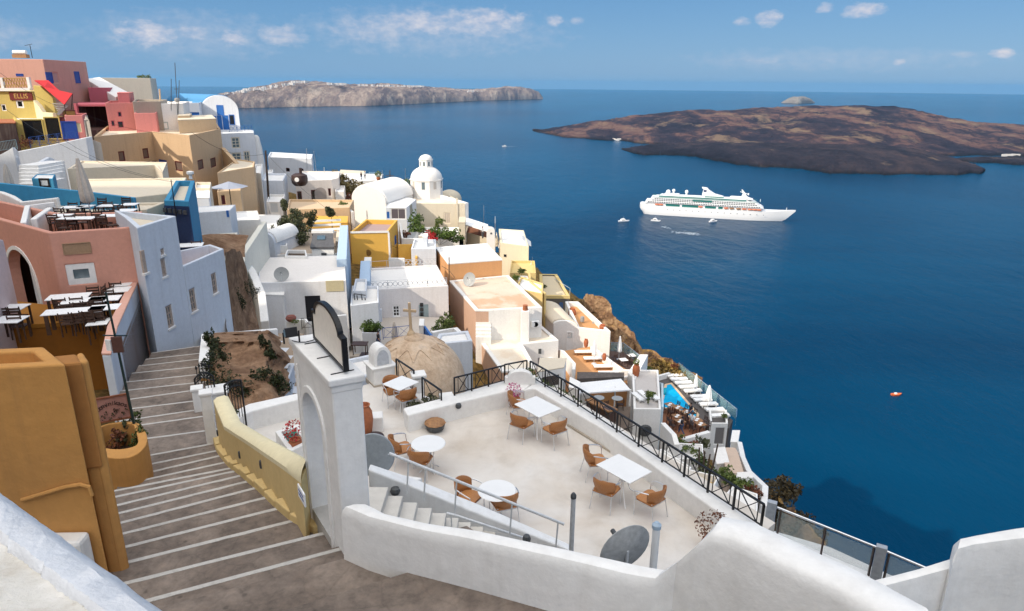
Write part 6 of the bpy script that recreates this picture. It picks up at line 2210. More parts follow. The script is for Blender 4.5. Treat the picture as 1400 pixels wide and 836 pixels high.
for(x0,y0,y1,Y,lab)in((433,236,207,150,'leaning thin mast left over the sea'),(443,246,229,108,'white post at the pool corner'),(522.5,246,233,130,'white mast on the brink left of the cross'),(554,252,230,124,'tall white mast left of the church dome'),(558,252,243,124,'short mast right beside the church dome'),(419,240,203,128,'thin white mast on the crest house'),(677,345,296,98,'slim grey mast beyond the little bell chimney'),(661.5,302,281,104,'dotted white mast over the awning'),(728,382,352,92,'short grey mast on the brink beside the beige house')):
 q0,q1=PY(x0,y0,Y),PY(x0-(4 if 'leaning' in lab else 0),y1,Y)
 mb=MB();mb.tube([q0-Vector((0,0,2)),q1],[.07,.05],6)
 _props(mb.build('mast',ALU,None),lab,'mast')
q=PY(533,246,128)
t=thing('cross',q,'thin dark cross standing against the sea left of the church','cross')
mb=MB();mb.beam(q-Vector((0,0,1)),PY(533,233,128),.12,.12);a_=PY(533,240.5,128);mb.beam(a_-Vector((.75,0,0)),a_+Vector((.75,0,0)),.1,.1);mb.build('arms',BARK,t,merge=0)
for(px,py,Y,lab)in((517.5,244,133,'yellow-green plant in a clay pot on the brink'),(556,257,108,'tall yellow-green plant in a pot on the porch roof'),):
 q=PY(px,py,Y)
 pot('flower_pot',lab,(q.x,q.y,q.z-.4),.7,.45,plant=1.1,leafm=LEAF2,n=240,ls=.12,cat='flower pot')
q=PY(563,268,106)
pot('flower_pot','low clay pot with reddish leaves at the porch roof corner',(q.x,q.y,q.z),.4,.4,plant=.5,leafm=RUST,n=120,ls=.09,cat='flower pot')
BRW=plaster('bright_white',(.80,.78,.75),dirt=(.5,.46,.4),amount=.25,streak=.08)
bv=vault('church','big white barrel-vaulted church with a smooth curved roof',481,527,275,254,(100,96),(2.6,8.5,0),-28,BRW,BRW,cat='church')
porch=house('porch','flat white porch with a wide dark opening beside the barrel church',[(527,284,93),(556,284,93),(569,270,100),(540,267,104)],PY(556,284,93).z,-24,SHADEWH,WHITE,par=.15,sink=.08)
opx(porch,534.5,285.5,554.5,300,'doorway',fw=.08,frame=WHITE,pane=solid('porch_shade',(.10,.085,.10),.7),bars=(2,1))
opx(porch,529,290,532.5,299,fw=.08,frame=BLUE2,pane=BLUE2)
opx(porch,560,279,563.5,297,fw=.08,frame=GREYDOOR,pane=GLASSB)
dc=house('domed_church','cream church with a white dome, lantern and octagonal drum',[(566,288,100),(636,279,100),(606,263,112),(566,265,112)],PY(636,279,100).z,-30,BEIGE,CREAMROOF,par=.35,sink=.15,cat='church')
opx(dc,607,291,616,306,fw=.12,frame=CREAM,pane=solid('louvre',(.45,.38,.32),.6),bars=(3,1))
mb=MB()
hit=wallhit(dc,625,285)
if hit:
 q,nrm,u=hit
 mb.box(q+nrm*.06+Vector((0,0,-1.5)),(.25,.2,6),atan2(u.y,u.x));mb.build('pilaster',BEIGE,dc['root'])
q=PY(583.5,262,107)
sc=107/cos(TH)/F*1.0
R8=20.6*sc*1.02
zd=zat(q.x,q.y,246)
mb=MB()
mb.lathe((q.x,q.y,q.z-2),[(R8,0),(R8,zd-q.z+2),(R8*1.05,zd-q.z+2.02),(R8*1.05,zd-q.z+2.2)],8,rz=.3)
mb.build('drum',BRW,dc['root'],bevel=.04)
mb=MB()
zt_=zat(q.x,q.y,228.5)
Hd=zt_-zd-.2
mb.lathe((q.x,q.y,zd+.2),[(R8*.97*cos(k*pi/24),Hd*1.08*sin(k*pi/24))for k in range(0,12)],32)
mb.build('dome',BRW,dc['root'],smooth=True)
zl=zat(q.x,q.y,219)
mb=MB();mb.lathe((q.x,q.y,zt_-.5),[(8.6*sc,0),(8.6*sc,zl-zt_+.5),(9.2*sc,zl-zt_+.52),(9.2*sc,zl-zt_+.65)],8,rz=.2);mb.build('lantern',BRW,dc['root'])
mb=MB();Hc=zat(q.x,q.y,211.5)-zl-.15
mb.lathe((q.x,q.y,zl+.15),[(8.2*sc*cos(k*pi/16),Hc*sin(k*pi/16))for k in range(0,9)],20);mb.build('cap',BRW,dc['root'],smooth=True)
for k in range(8):
 a_=.3+pi/8+k*pi/4
 for rr_,z0_,hh_,w_ in((R8*cos(pi/8),(q.z+zd)/2+.25,1.1,.5),):
  c_=Vector((q.x+rr_*cos(a_),q.y+rr_*sin(a_),z0_))
  if cos(a_)*q.x+sin(a_)*q.y>60:continue
  mb=MB();mb.box(c_,(.06,w_,hh_),a_);mb.build('window',GLASSB if k%2 else plaster('drum_niche',(.55,.5,.45)),dc['root'])
 a_=.2+pi/8+k*pi/4
 if sin(a_)>.3:continue
 c_=Vector((q.x+8.6*sc*cos(pi/8)*cos(a_),q.y+8.6*sc*cos(pi/8)*sin(a_),(zt_+zl)/2))
 mb=MB();mb.box(c_,(.05,.26,.62),a_);mb.build('window',GLASSB,dc['root'])
qa=PY(615,274,110)
mb=MB();mb.lathe((qa.x,qa.y,qa.z-2),[(1.9,0),(1.9,2.2)]+[(1.9*cos(k*pi/16),2.2+1.5*sin(k*pi/16))for k in range(1,9)],20);mb.build('apse',BEIGE,dc['root'],smooth=True)
mb=MB()
q0,q1,q2=PY(578,262,106),PY(637,278.5,100.2),PY(637,279.5,100)
wall_path('church_wall','sunlit white coping wall running down the edge of the church roof',[PY(576,262,108),PY(600,267,106),PY(636,278,100.4)],.6,BRW,-24)
wb=house('white_house','low white terrace house in front of the domed church',[(567,312,92),(634,310,92),(634,300,98),(567,302,98)],PY(600,311,92).z-1.2,-28,BRW,WHITE,par=.3)
vine=leafmat('vine_leaves',(.02,.045,.008),(.11,.17,.03))
shrub('ivy_bank','dark green climbing bush tumbling down beside the porch',[blob(566,302,90,1.3,1.6),blob(571,314,89,1.5,1.2),blob(562,322,88,1.0,.8)],1500,.15,vine)
shrub('hedge','bright green hedge along the white terrace under the church',[blob(601,322,88,1.6,.9),blob(611,321,88,1.4,.9),blob(622,324,88,1.4,1.0),blob(590,318,88,1.2,.8)],1900,.15,vine)
shrub('young_palm','small yellow-green palm rising above the hedge',[blob(600,303,89,.8,.7),blob(597,312,89,.5,.9)],420,.2,LEAF2,flat=.25)
shrub('red_shrub','red-flowered shrub behind the grey terrace wall',[blob(586,322,86,1.0,.7),blob(592,327,85,.8,.5)],500,.12,REDF)
shrub('red_shrub','dark red shrub at the left corner of the white terrace',[blob(553,322,86,.8,.7)],380,.12,RUST)
wall_path('white_wall','white terrace wall below the ivy bank',[PY(545,305,86),PY(549,326,84),PY(578,327,83.5)],.3,WHITE,-24)
gw=house('white_house','cluster of grey-white walls behind the white roof with ring railings',[(562,340,78),(596,337,78),(596,328,83),(566,330,83)],None,-25,SHADEWH,WHITE,par=.2)
house('white_house','small grey-white pillar block at the terrace corner',[(578,324,80),(584,324,80),(585,319,82),(579,319,82)],None,-22,SHADEWH,WHITE,par=0)
t=house('tent_roof','small grey pyramid roof among the red shrubs',[(557,326,84),(571,326,84),(572,322,88),(558,322,88)],None,-22,SHADEWH,DISH,par=0,cat='roof')
yh=house('golden_house','golden yellow cube house with white trim and a mauve roof terrace',[(478.5,317.5),(531,316.5),(543.5,301),(500,300)],-16.7,-23,YELO,MAUVE,par=.3,sink=.55)
for pts in(((479,317.5),(531,316.5)),):
 a_,b_=P(*pts[0],-16.7),P(*pts[1],-16.7)
 mb=MB();mb.beam(a_+Vector((0,-.03,-.05)),b_+Vector((.05,-.03,-.05)),.1,.22)
 mb.beam(b_+Vector((.03,-.03,-.16)),b_+Vector((.03,-.03,-3.6)),.2,.12,Vector((0,1,0)))
 mb.build('trim',WHITE,yh['root'],merge=0)
opx(yh,533,331,537.5,348,'door',fw=.1,frame=BLUE2,pane=GLASSB)
opx(yh,539.5,322,542.5,335,'window',fw=.1,frame=BLUE2,pane=BLUE2)
by=wall_path('yard_wall','ochre wall of the little yard beside the golden house',[PY(544,335,81),PY(565,334,81.5),PY(568,352,77.5)],.25,YELO,-24)
mb=MB();mb.slab([PY(532,352,77),PY(568,352,77),PY(566,338,82),PY(536,338,82)],-24,-21.2)
_props(mb.build('yard_floor',plaster('yard_ochre',(.42,.26,.08),amount=.7)),kind='structure')
wall_path('white_wall','low white kerb in front of the ochre yard',[PY(531,353,76.6),PY(553,353.5,76.4)],.2,WHITE,-24)
q=P(507,346,-19.9)
hit=wallhit(yh,503,346)
if hit:
 mb=MB();mb.lathe((0,0,0),[(0,.03),(.35,.02),(.42,0)],9);mb.v=[Matrix.Rotation(radians(90),3,'X')@(v*Vector((1,1,1)).x)+hit[0]for v in mb.v]
 mb.build('stain',solid('soot',(.20,.10,.02),.9,var=.5,scale=8),yh['root'])
h8=house('white_house','white house with ring-patterned railings round its flat roof',[(499,397),(613,391),(597,362),(503,367)],-19.5,-25.5,plaster('pinkish_white3',(.70,.67,.66),amount=.4),ROOFW,par=.3,sink=.2)
opx(h8,537,418,546.5,433,fw=.1,frame=WPAINT,pane=GLASSD,bars=(2,3),sill=WHITE)
opx(h8,573,417,586,442,'door',fw=.14,frame=GREYDOOR,pane=GREYDOOR,bars=(2,1))
hit=wallhit(h8,576.5,424)
if hit:
 q,nrm,u=hit
 for k in range(3):
  mb=MB();mb.box(q+nrm*.04+Vector((0,0,.55-.5*k)),(.34,.06,.38),atan2(u.y,u.x));mb.build('pane',GLASSD,h8['root'])
RINGW=solid('ring_white',(.46,.47,.49),.5)
def roofpts(h_,pxs,dz=0):
 return[P(px,py,h_['z']+dz)for px,py in pxs]
rail('railing','white ring-patterned railing along the front of the white roof',roofpts(h8,[(503,396),(611,390.5)]),.8,RINGW,style='ring',panel=2.0)
rail('railing','white ring-patterned railing at the back right of the white roof',roofpts(h8,[(553,364.5),(596,362.5)]),.75,RINGW,style='ring',panel=1.9)
rail('railing','plain white railing at the back left of the white roof',roofpts(h8,[(507,367),(551,364.5)]),.75,RINGW,style='none',panel=1.9)
wall_path('white_wall','low white courtyard wall left of the ring-railed house',[P(478,425,-21.2),P(522,423,-21.2)],.35,SHADEWH,-25.5)
mb=MB()
mb.slab([P(474,485,-22.3),P(560,480,-22.3),P(616,447,-23.4),P(500,440,-23.4),P(478,440,-23.4)],-26,-22.5)
_props(mb.build('courtyard',plaster('court_paving',(.52,.46,.40),amount=.6,streak=0)),kind='structure')
wall_path('blue_wall','pale blue stair wall between the dark-door house and the white roof',[PY(493,357,70),PY(491,385,62)],1.0,PALEBLUE,-24)
wall_path('blue_wall','long pale blue parapet beside the slate-roofed hut',[P(474,354,-15.3),P(476,308,-15.3)],.9,PALEBLUE,-22)
house('white_house','small white block with round tank beside the pale blue stair',[(497,364,72),(507,363,72),(508,359,76),(499,359,76)],None,-22,WHITE,WHITE,par=0)
house('white_house','white stepped block in the narrow gap under the stair',[(482,398,58),(501,397,58),(502,386,62),(486,386,62)],None,-24,SHADEWH,WHITE,par=.15)
house('white_house','cluttered low white roof with pipes in the narrow gap',[(479,418,55),(518,417,56),(518,402,61),(482,402,61)],None,-25,SHADEWH,ROOFW,par=.12)
mb=MB()
for k,(px,py)in enumerate(((484,402),(488,404),(494,402),(499,407))):
 q=PY(px,py,57.5)
 mb.tube([q,q+Vector((.1,0,-1.4))],.05,6)
mb.tube([PY(484,402,57.4),PY(500,404,57.4)],.05,6)
_props(mb.build('pipework',GRAPH,None,merge=0),'tangle of grey pipes on the low roof in the narrow gap','pipes')
h7=house('white_house','large flat-roofed white house with a tall dark doorway',[(352,387),(473,383.5),(471,349),(356,352.5)],-16.0,-22,plaster('cool_white2',(.72,.72,.73),amount=.35,streak=.2),plaster('roof_pinkwhite',(.76,.72,.68),amount=.5,streak=0),par=.1,sink=.04)
opx(h7,418,405,439,440,'door',fw=.02,frame=GLASSD,pane=solid('door_black',(.006,.006,.010),.6))
hit=wallhit(h7,458,392)
if hit:
 q,nrm,u=hit
 a_,b_=wallhit(h7,445.5,392),wallhit(h7,470,392)
 wd=(a_[0]-b_[0]).length if a_ and b_ else 1.5
 mb=MB();mb.box(q+nrm*.02+Vector((0,0,.05)),(wd,.05,.95),atan2(u.y,u.x));mb.build('patch',plaster('yellowed',(.55,.48,.30),amount=.6),h7['root'])
house('white_house','white annex with a battered front left of the dark doorway',[(350,402,54.2),(388,404,54),(389,396,55.5),(352,395,55.5)],None,-22,plaster('cool_white2',(.72,.72,.73)),WHITE,par=0,bevel=.15)
wall_path('white_wall','smooth white buttress wall sweeping down left of the annex',[PY(325,350,58),PY(340,372,54),PY(352,402,51),PY(356,440,48)],.6,WHITE,-22)
wall_path('white_wall','low white wall with a flower pot under the dark doorway',[PY(391,440,50),PY(416,437,50.5),PY(417,441,49.5)],.3,WHITE,-21)
wall_path('white_wall','white wall right of the dark doorway behind the sign board',[PY(452,433,52),PY(474,431,52.5)],.3,WHITE,-23)
rail('railing','short black railing in front of the dark doorway',[PY(413,450,49),PY(430,449,49)],.85,IRON,panel=.9)
q=PY(398,437,50.3)
pot('flower_pot','low round brown pot on the white wall by the dark doorway',(q.x,q.y,q.z-.15),.45,.42,mat=solid('red_pot',(.22,.07,.05),.7),cat='pot')
shrub('wall_plant','thin green trailing plant on the low white wall',[blob(402,440,49.8,.45,.15)],120,.06,LEAF2)
q=P(382,386,-16.0)
DS2=make_dish(.62,DISH,.55)
q=P(382,386.5,-16.0)
place(DS2,(q.x,q.y+.7,-16.0),radians(14),'grey satellite dish on the roof of the dark-doorway house',None)
TREE=leafmat('olive_tree_leaves',(.018,.026,.012),(.10,.11,.05))
ter=house('white_terrace','white roof terrace with trees behind the big white house',[(352,349),(474,346),(472,316),(366,318)],-16.6,-20,WHITE,plaster('terrace_brown',(.40,.32,.25),amount=.6,streak=0),par=.1,sink=.05,cat='terrace')
for i,(lab,bl,n_,tr)in enumerate([('largest olive tree on the white roof terrace',[blob(400,303,73,1.5,1.35),blob(409,312,72,1.3,1.2),blob(392,306,73,1.1,1.0),blob(404,292,74,1.0,.9),blob(410,325,71,1.0,1.1)],2600,-17),('small olive tree by the vaulted hut on the terrace',[blob(376,322,70,.8,1.2),blob(378,334,69,.75,.8)],1000,-17),('slender olive tree right of the big one',[blob(425,296,76,.75,.9),blob(424,305,76,.6,.6)],520,-17.5),('small dark tree beside the white pergola beams',[blob(452,291,78,.9,.8)],520,-17.5),('little tree rising behind the big olive tree',[blob(389,280,82,.7,.9)],420,-17)]):
 shrub('olive_tree',lab,bl,int(n_*1.7),.13,TREE,'olive trees on the roof terrace',trunk=tr,cat='tree',seed=i+3)
hut=vault('vaulted_hut','small white vaulted hut with a grey door on the terrace',351,375,333,319,(66.5,66.5),(1.0,4.5,0),-19,SHADEWH,WHITE,cat='hut')
opx(hut,356,333,367.5,352,'door',fw=.1,frame=PW,pane=solid('grey_door',(.30,.33,.38),.5))
opx(hut,358.5,335,364.5,342,'window',fw=.05,frame=IRON,pane=GLASSD)
SLATE=solid('slate_felt',(.085,.085,.09),.75,var=.25,scale=4)
A_,B_,C_,D_=PY(424,338,66.5),PY(457,338,66.5),PY(455,318,71),PY(428,318,71)
t=thing('slate_hut',A_,'white hut with a sloping charcoal roof and one skylight','hut')
mb=MB();off=Vector((0,0,-.2));q4=[A_,B_,C_,D_]
mb.add(q4+[p+off for p in q4],[(0,1,2,3),(7,6,5,4),(0,4,5,1),(1,5,6,2),(2,6,7,3),(3,7,4,0)]);rf=mb.build('roof',SLATE,t)
mb=MB();n_=(B_-A_).cross(D_-A_).normalized()
if n_.z<0:n_=-n_
m4=[A_*(1-u_)*(1-v_)+B_*u_*(1-v_)+C_*u_*v_+D_*(1-u_)*v_ for u_,v_ in((.25,.45),(.62,.45),(.62,.72),(.25,.72))]
mb.add([p+n_*.01 for p in m4]+[p+n_*.10 for p in m4],[(4,5,6,7),(0,1,5,4),(1,2,6,5),(2,3,7,6),(3,0,4,7)]);mb.build('skylight',GLASSB,rf)
mb=MB();mb.slab([A_+Vector((.1,.1,0)),B_+Vector((-.1,.1,0)),C_,D_],-19.5,A_.z-.22);mb.build('wall',WHITE,t)
mb=MB();mb.box((A_+B_)/2+Vector((.1,.05,-.75)),(.5,.06,.25));mb.build('vent',GRAPH,t)
mb=MB();mb.beam(D_+Vector((-.1,0,.1)),C_+Vector((.1,0,.1)),.5,.3);mb.build('ridge_wall',WHITE,t)
for(a_,b_,c_,d_,lab)in[((389,350,63),(420,349,63),(418,341,65.5),(392,341,65.5),'white open-topped trough on the terrace front'),((380,336,67.5),(392,335,67.5),(393,330,69),(382,330,69),'white plant box under the big olive tree')]:
 house('planter_box',lab,[a_,b_,c_,d_],None,-19,WHITE,SOIL,par=.15,sink=.35,cat='planter')
house('white_terrace','flat white roof left of the olive trees',[(318,326,66),(381,322,68),(384,298,82),(338,300,82)],PY(350,312,74).z,-21,WHITE,WHITE,par=.15,sink=.06,cat='terrace')
house('peach_wall_house','peach garden wall house behind the olive trees',[(392,287,84),(478,285,86),(484,279,92),(396,281,92)],None,-22,TAN2,plaster('peach_terrace',(.6,.45,.3)),par=.2)
for k in range(3):
 q0,q1=PY(422,303+6*k,78-1.5*k),PY(466,301+6*k,78-1.5*k)
 mb=MB();mb.beam(q0,q1,.25,.22)
 _props(mb.build('pergola_beam',WHITE),['topmost','middle','lowest'][k]+' of three white pergola beams above the slate-roofed hut','beam','white pergola beams')
house('golden_house','low golden wall behind the pergola beams',[(420,306,80),(475,303,81),(476,297,85),(424,299,85)],None,-22,YELO,YELO,par=0)
wall_path('white_wall','white wedge-shaped garden wall with a green bush above the peach wall',[PY(448,283,90),PY(462,276,92),PY(480,290,86)],.4,BRW,-24)
shrub('round_bush','single green bush on the white wedge wall',[blob(467,280,90,.8,.5)],350,.11,LEAF2)
house('white_steps_house','heap of pale stones beside the pale blue parapet',[(459,330,70),(470,328,70),(470,312,76),(461,314,76)],None,-20,plaster('rubble',(.5,.46,.42),amount=.9),CREAM,par=0,bevel=.3)
wa=house('white_house','low white house with a slim blue window below the tan building',[(268,291),(314,288),(322,280),(270,283)],-10.6,-17,SHADEWH,WHITE,par=.1,sink=.05,bevel=.12)
opx(wa,310,288,312.5,297,fw=.05,frame=BLUE2,pane=BLUE2)
wbb=house('white_house','long plain white house wall above the rocky gully',[(270,303.5),(356,300.5),(352,288),(270,292)],-12.2,-17.5,plaster('greyish_white',(.66,.64,.61),amount=.5),WHITE,par=.15,sink=.1)
house('white_house','cream wall with an angular rim stepping down to the gully',[(262,328),(320,324.5),(325,318),(262,322)],-11.9,-15.5,plaster('creamy_white',(.70,.68,.60),amount=.5),BROWN if False else plaster('dark_gully',(.3,.25,.21)),par=.15,sink=.6)
wall_path('white_wall','white ramp wall slanting down toward the gully',[P(357,303,-12.6),P(344,322,-12.9),P(325,350,-13.4),P(326,358,-13.6)],.5,plaster('creamy_white',(.70,.68,.60)),-18)
us=house('white_house','small white house with a shaded square window beside the blue urn',[(267,257,66),(287,256,66),(289,252,70),(268,253,70)],None,-16,CREAM,WHITE,par=.1)
opx(us,267.5,259.5,280,267,fw=.06,frame=CREAM,pane=solid('shade_mauve',(.2,.17,.19),.7))
house('white_house','white cube below the shaded square window',[(268,270,62),(286,268,62),(287,264,66),(269,265,66)],None,-17,SHADEWH,WHITE,par=0,bevel=.1)
pk2=house('peach_block','peach hut with a red door under the flat parasol',[(297,262,74),(329,261,75),(330,256,79),(300,256,79)],None,-18,TAN2,TAN,par=.1)
opx(pk2,303,267,308,280,'door',fw=.08,frame=MAROON,pane=MAROON)
q=PY(314,262,72)
t=thing('open_parasol',(q.x,q.y,q.z-2),'wide flat blue-grey open parasol in front of the tan building','parasol')
mb=MB()
zt2=PY(308,248,73).z
mb.lathe((q.x,q.y,zt2-.45),[(1.9,0),(1.75,.03),(.05,.55),(0,.55)],8,rz=.3);mb.build('canopy',solid('blue_grey_canvas',(.30,.33,.40),.8),t)
mb=MB();mb.tube([(q.x,q.y,q.z-2.2),(q.x,q.y,zt2)],.05,8);mb.build('pole',IRON,t)
def rockface(label,cols,mat=None,name='rock_face',amp=.5,group=None,seed=1,nu=26,nv=16,bulge=0):
 """bulging rock from top edge points to bottom edge points (px,py,Y)"""
 mb=MB()
 T=[PY(*c[0])for c in cols]
 B=[PY(*c[1])for c in cols]
 vs=[]
 for i in range(nu+1):
  f=i/nu*(len(cols)-1)
  k=min(int(f),len(cols)-2)
  a_,b_=T[k].lerp(T[k+1],f-k),B[k].lerp(B[k+1],f-k)
  for j in range(nv+1):
   p=a_.lerp(b_,j/nv)
   d=noise.fractal(p*.55+Vector((seed,0,0)),1,2.1,6)*amp
   w_=min(1,4*min(i,nu-i)/nu+.3)
   vs.append(p+Vector((d*.3,-abs(d)*w_,d*.4*w_))+Vector((0,-.35,bulge))*sin(pi*j/nv)*(w_ if bulge else 1))
 m1=nv+1
 mb.add(vs,[(i*m1+j,i*m1+j+1,(i+1)*m1+j+1,(i+1)*m1+j)for i in range(nu)for j in range(nv)])
 o=mb.build(name,mat or TUFF,None,smooth=True,merge=0)
 return _props(o,kind='structure')
m,nt,bs=_mat('brown_tuff')
pos=worldpos(nt)
mpx=N(nt,'ShaderNodeMapping');mpx.inputs['Rotation'].default_value=(.5,.6,.3);mpx.inputs['Scale'].default_value=(.5,1,2.2)
L(nt,pos,mpx.inputs['Vector'])
a1=noise_node(nt,mpx.outputs[0],.8,9,.68,.6)
a2_=noise_node(nt,pos,5,8,.7)
c=ramp(nt,a1.outputs['Fac'],[(.25,(.09,.05,.03)),(.42,(.20,.12,.075)),(.55,(.30,.19,.12)),(.72,(.38,.26,.17))]).outputs[0]
c=mix(nt,.7,c,ramp(nt,a2_.outputs['Fac'],[(.3,(.5,.45,.42)),(.65,(1.15,1.12,1.1))]).outputs[0],'MULTIPLY')
L(nt,c,bs.inputs['Base Color'])
bs.inputs['Roughness'].default_value=.95
bs.inputs['Specular IOR Level'].default_value=.1
bump(nt,bs,a2_.outputs['Fac'],.8,.12)
TUFF=m
rockface('',[((308,345,33),(312,460,30)),((318,340,38),(330,462,33)),((330,345,43),(350,470,36)),((338,370,44),(362,470,38))],seed=4,amp=.5)
rockface('',[((270,322,44),(270,345,42)),((310,320,46),(310,350,42)),((340,322,46),(335,352,43))],seed=8,amp=.25)
TO=[(283,457,28.5),(310,455,29),(340,453,29.5),(368,452,30),(381,462,29.6)]
BO=[(286,566,17.6),(312,562,17.8),(345,560,18.0),(376,551,18.4),(402,530,20.5)]
RO=rockface('',list(zip(TO,BO)),seed=2,amp=1.35,nu=60,nv=40,name='rock_outcrop',bulge=.95)
wall_path('white_wall','thin white wall edging the top of the rocky slope',[PY(282,457,29.2),PY(330,454.5,29.8),PY(370,451,30.4),PY(380,450,30.6)],.2,WHITE,-14)
from mathutils.bvhtree import BVHTree
ROT=BVHTree.FromPolygons([v.co for v in RO.data.vertices],[tuple(f.vertices)for f in RO.data.polygons])
for i,(px,py,Y,r,rz,lab)in enumerate([(288,470,25.5,.3,.5,'dark bush at the top left of the rocky slope'),(298,490,23.5,.38,.55,'dark green bush on the left of the rocky slope'),(290,505,21.8,.4,.5,'dark bush by the ochre wall end'),(304,522,20,.75,.42,'broad dark bush above the small court wall'),(326,534,19.3,.8,.42,'dark bush in the middle foot of the rocky slope'),(361,471,27,.26,.34,'green bush at the top right of the rocky slope'),(369,488,25,.22,.26,'smaller green bush below the top right one'),(365,520,20.6,.6,.42,'dark bush at the right foot of the rocky slope'),(378,530,20,.5,.42,'dark bush next to the lower stairs'),(340,395,40,.7,.75,'round dark bush clinging to the gully rock'),(327,412,36,.35,.8,'narrow dark bush hanging on the gully rock')]):
 q=PY(px,py,Y)
 if i<9:
  ht=ROT.ray_cast(Vector((0,0,0)),ray(px,py).normalized())
  if ht[0]:q=ht[0]+Vector((0,0,rz*.25))
 r*=.82
 shrub('wild_bush',lab,[(tuple(q),r,r*.8,rz),(tuple(q+Vector((r*.7,0,-rz*.2))),r*.7,r*.6,rz*.6),(tuple(q+Vector((-r*.7,.1,.05))),r*.6,r*.5,rz*.5)],650,.045,LEAFD,'bushes on the rocky slope',seed=20+i)
mb=MB()
for k,(y,xl,xr)in enumerate([(472,366,398),(482,376,402),(493,384,404),(504,390,405),(515,394,407),(526,396,409),(538,396,412)]):
 Y=33-1.7*k
 a_,b_=PY(xl-3,y,Y),PY(xr+4,y-3,Y)
 mb.slab([a_,b_,b_+Vector((0,1.75,0)),a_+Vector((0,1.75,0))],-16,a_.z)
st2=mb.build('back_stairs',plaster('stair_brown',(.34,.26,.19),amount=.8,streak=0,scale=3),None,bevel=.01)
_props(st2,kind='structure')
mb=MB()
for k,(y,xl,xr)in enumerate([(472,366,398),(482,376,402),(493,384,404),(504,390,405),(515,394,407),(526,396,409),(538,396,412)]):
 Y=33-1.7*k
 a_,b_=PY(xl-3,y,Y),PY(xr+4,y-3,Y)
 mb.slab([a_+Vector((0,.004,.004)),b_+Vector((0,.004,.004)),b_+Vector((0,.6,.004)),a_+Vector((0,.6,.004))],a_.z-.05,a_.z+.006)
mb.build('nosing',plaster('nosing_white',(.66,.68,.72),amount=.6,scale=4),st2,merge=0)
wall_path('white_wall','white wall beside the lower stairs',[PY(380,538,20.4),PY(396,515,22.5),PY(402,498,24)],.2,SHADEWH,-13)
house('white_house','low white roof in the gap behind the chimney block',[(468,530),(513,508),(508,484),(470,492)],-13.2,-20,SHADEWH,ROOFW,par=.2,sink=.2)
DOMEM,nt,bs=_mat('old_dome_plaster')
pos=worldpos(nt)
a1=noise_node(nt,pos,1.1,8,.66,.4)
a2_=noise_node(nt,pos,4.5,8,.7)
c=ramp(nt,a1.outputs['Fac'],[(.28,(.40,.28,.19)),(.45,(.54,.40,.28)),(.58,(.62,.48,.35)),(.74,(.52,.43,.35))]).outputs[0]
c=mix(nt,.5,c,ramp(nt,a2_.outputs['Fac'],[(.3,(.6,.55,.5)),(.6,(1.12,1.1,1.08))]).outputs[0],'MULTIPLY')
L(nt,c,bs.inputs['Base Color'])
bs.inputs['Roughness'].default_value=.92
bump(nt,bs,a2_.outputs['Fac'],.6,.08)
q=PY(569,456,38)
sd=sqrt(q.y**2+q.z**2)/F
Rd=3.0
zt_=q.z
t=thing('stone_dome',(q.x-.12,q.y,zt_-3.4),'weathered tan plaster dome crowned by a stone cross','dome')
mb=MB()
mb.lathe((q.x-.12,q.y,zt_-3.2),[(Rd,-1.5),(Rd,0)]+[(Rd*cos(k*pi/40),2.95*sin(k*pi/40))for k in range(1,19)]+[(.0,2.96)],48)
mb.build('dome',DOMEM,t,smooth=True)
mb=MB();mb.lathe((q.x-.12,q.y,zt_-.30),[(.78,-.18),(.8,-.06),(.62,.0),(.60,.06),(.45,.16),(.32,.24),(0,.27)],24);mb.build('finial',DOMEM,t,smooth=True)
mb=MB()
for k in range(12):
 a0_=k*pi/6+.1
 pts=[]
 for j in range(9):
  a_=a0_+(j/8)*pi/6
  v_=.42+.22*sin(pi*j/8)*1.0+.0
  el_=pi/2-(.75-.28*sin(pi*j/8))
  pts.append(Vector((q.x-.12+(Rd+.02)*cos(el_)*cos(a_),q.y+(Rd+.02)*cos(el_)*sin(a_),zt_-3.2+2.97*sin(el_))))
 mb.tube(pts,.03,6)
mb.build('scallop_band',DOMEM,t,merge=0)
zx=zat(q.x,q.y,414)
cs_=thing('cross',(q.x-.35,q.y,zt_),'carved pale stone cross on top of the weathered dome','cross')
mb=MB()
cx_=q.x-.3
mb.lathe((cx_,q.y,zt_-.1),[(.26,0),(.22,.15),(.12,.3),(.1,.4)],10);mb.build('foot',plaster('cross_stone',(.6,.44,.28)),cs_)
mb=MB();mb.beam((cx_,q.y,zt_+.1),(cx_-.04,q.y,zx),.16,.16,Vector((0,1,0)));mb.build('shaft',plaster('cross_stone',(.6,.44,.28)),cs_,bevel=.03)
mb=MB();za=lerp(zt_,zx,.74);mb.beam((cx_-.42,q.y,za+.03),(cx_+.36,q.y,za-.03),.15,.16);mb.build('arm',plaster('cross_stone',(.6,.44,.28)),cs_,bevel=.03)
bd=house('church_hall','white church wall behind and right of the weathered dome',[(592,471),(646,466),(640,452),(600,456)],PY(640,464,42).z,-22,SHADEWH,WHITE,par=.25,sink=.15)
wall_path('white_wall','white planter wall with a bright green bush above the church wall',[PY(592,455,46),PY(620,449,47),PY(636,465,43)],.35,WHITE,-20)
shrub('round_bush','bright yellow-green bush on the white wall right of the cross',[blob(604,445,49,.9,.7),blob(613,441,49,.7,.8),blob(596,450,49,.5,.3)],900,.1,LEAF2)
house('white_house','small white cube behind the stone dome shoulder',[(573,445,48),(579,444,48),(580,441,49.5),(574,441,49.5)],None,-22,WHITE,WHITE,par=0)
wall_path('blue_wall','slanting blue painted panel behind the dome',[PY(579,446,48.5),PY(591,463,45)],.15,BLUE2,-19,bevel=0)
rail('railing','blue iron railing across the courtyard behind the dome',[PY(524,464,52),PY(562,460,53)],.95,IRONBLUE,panel=1.1)
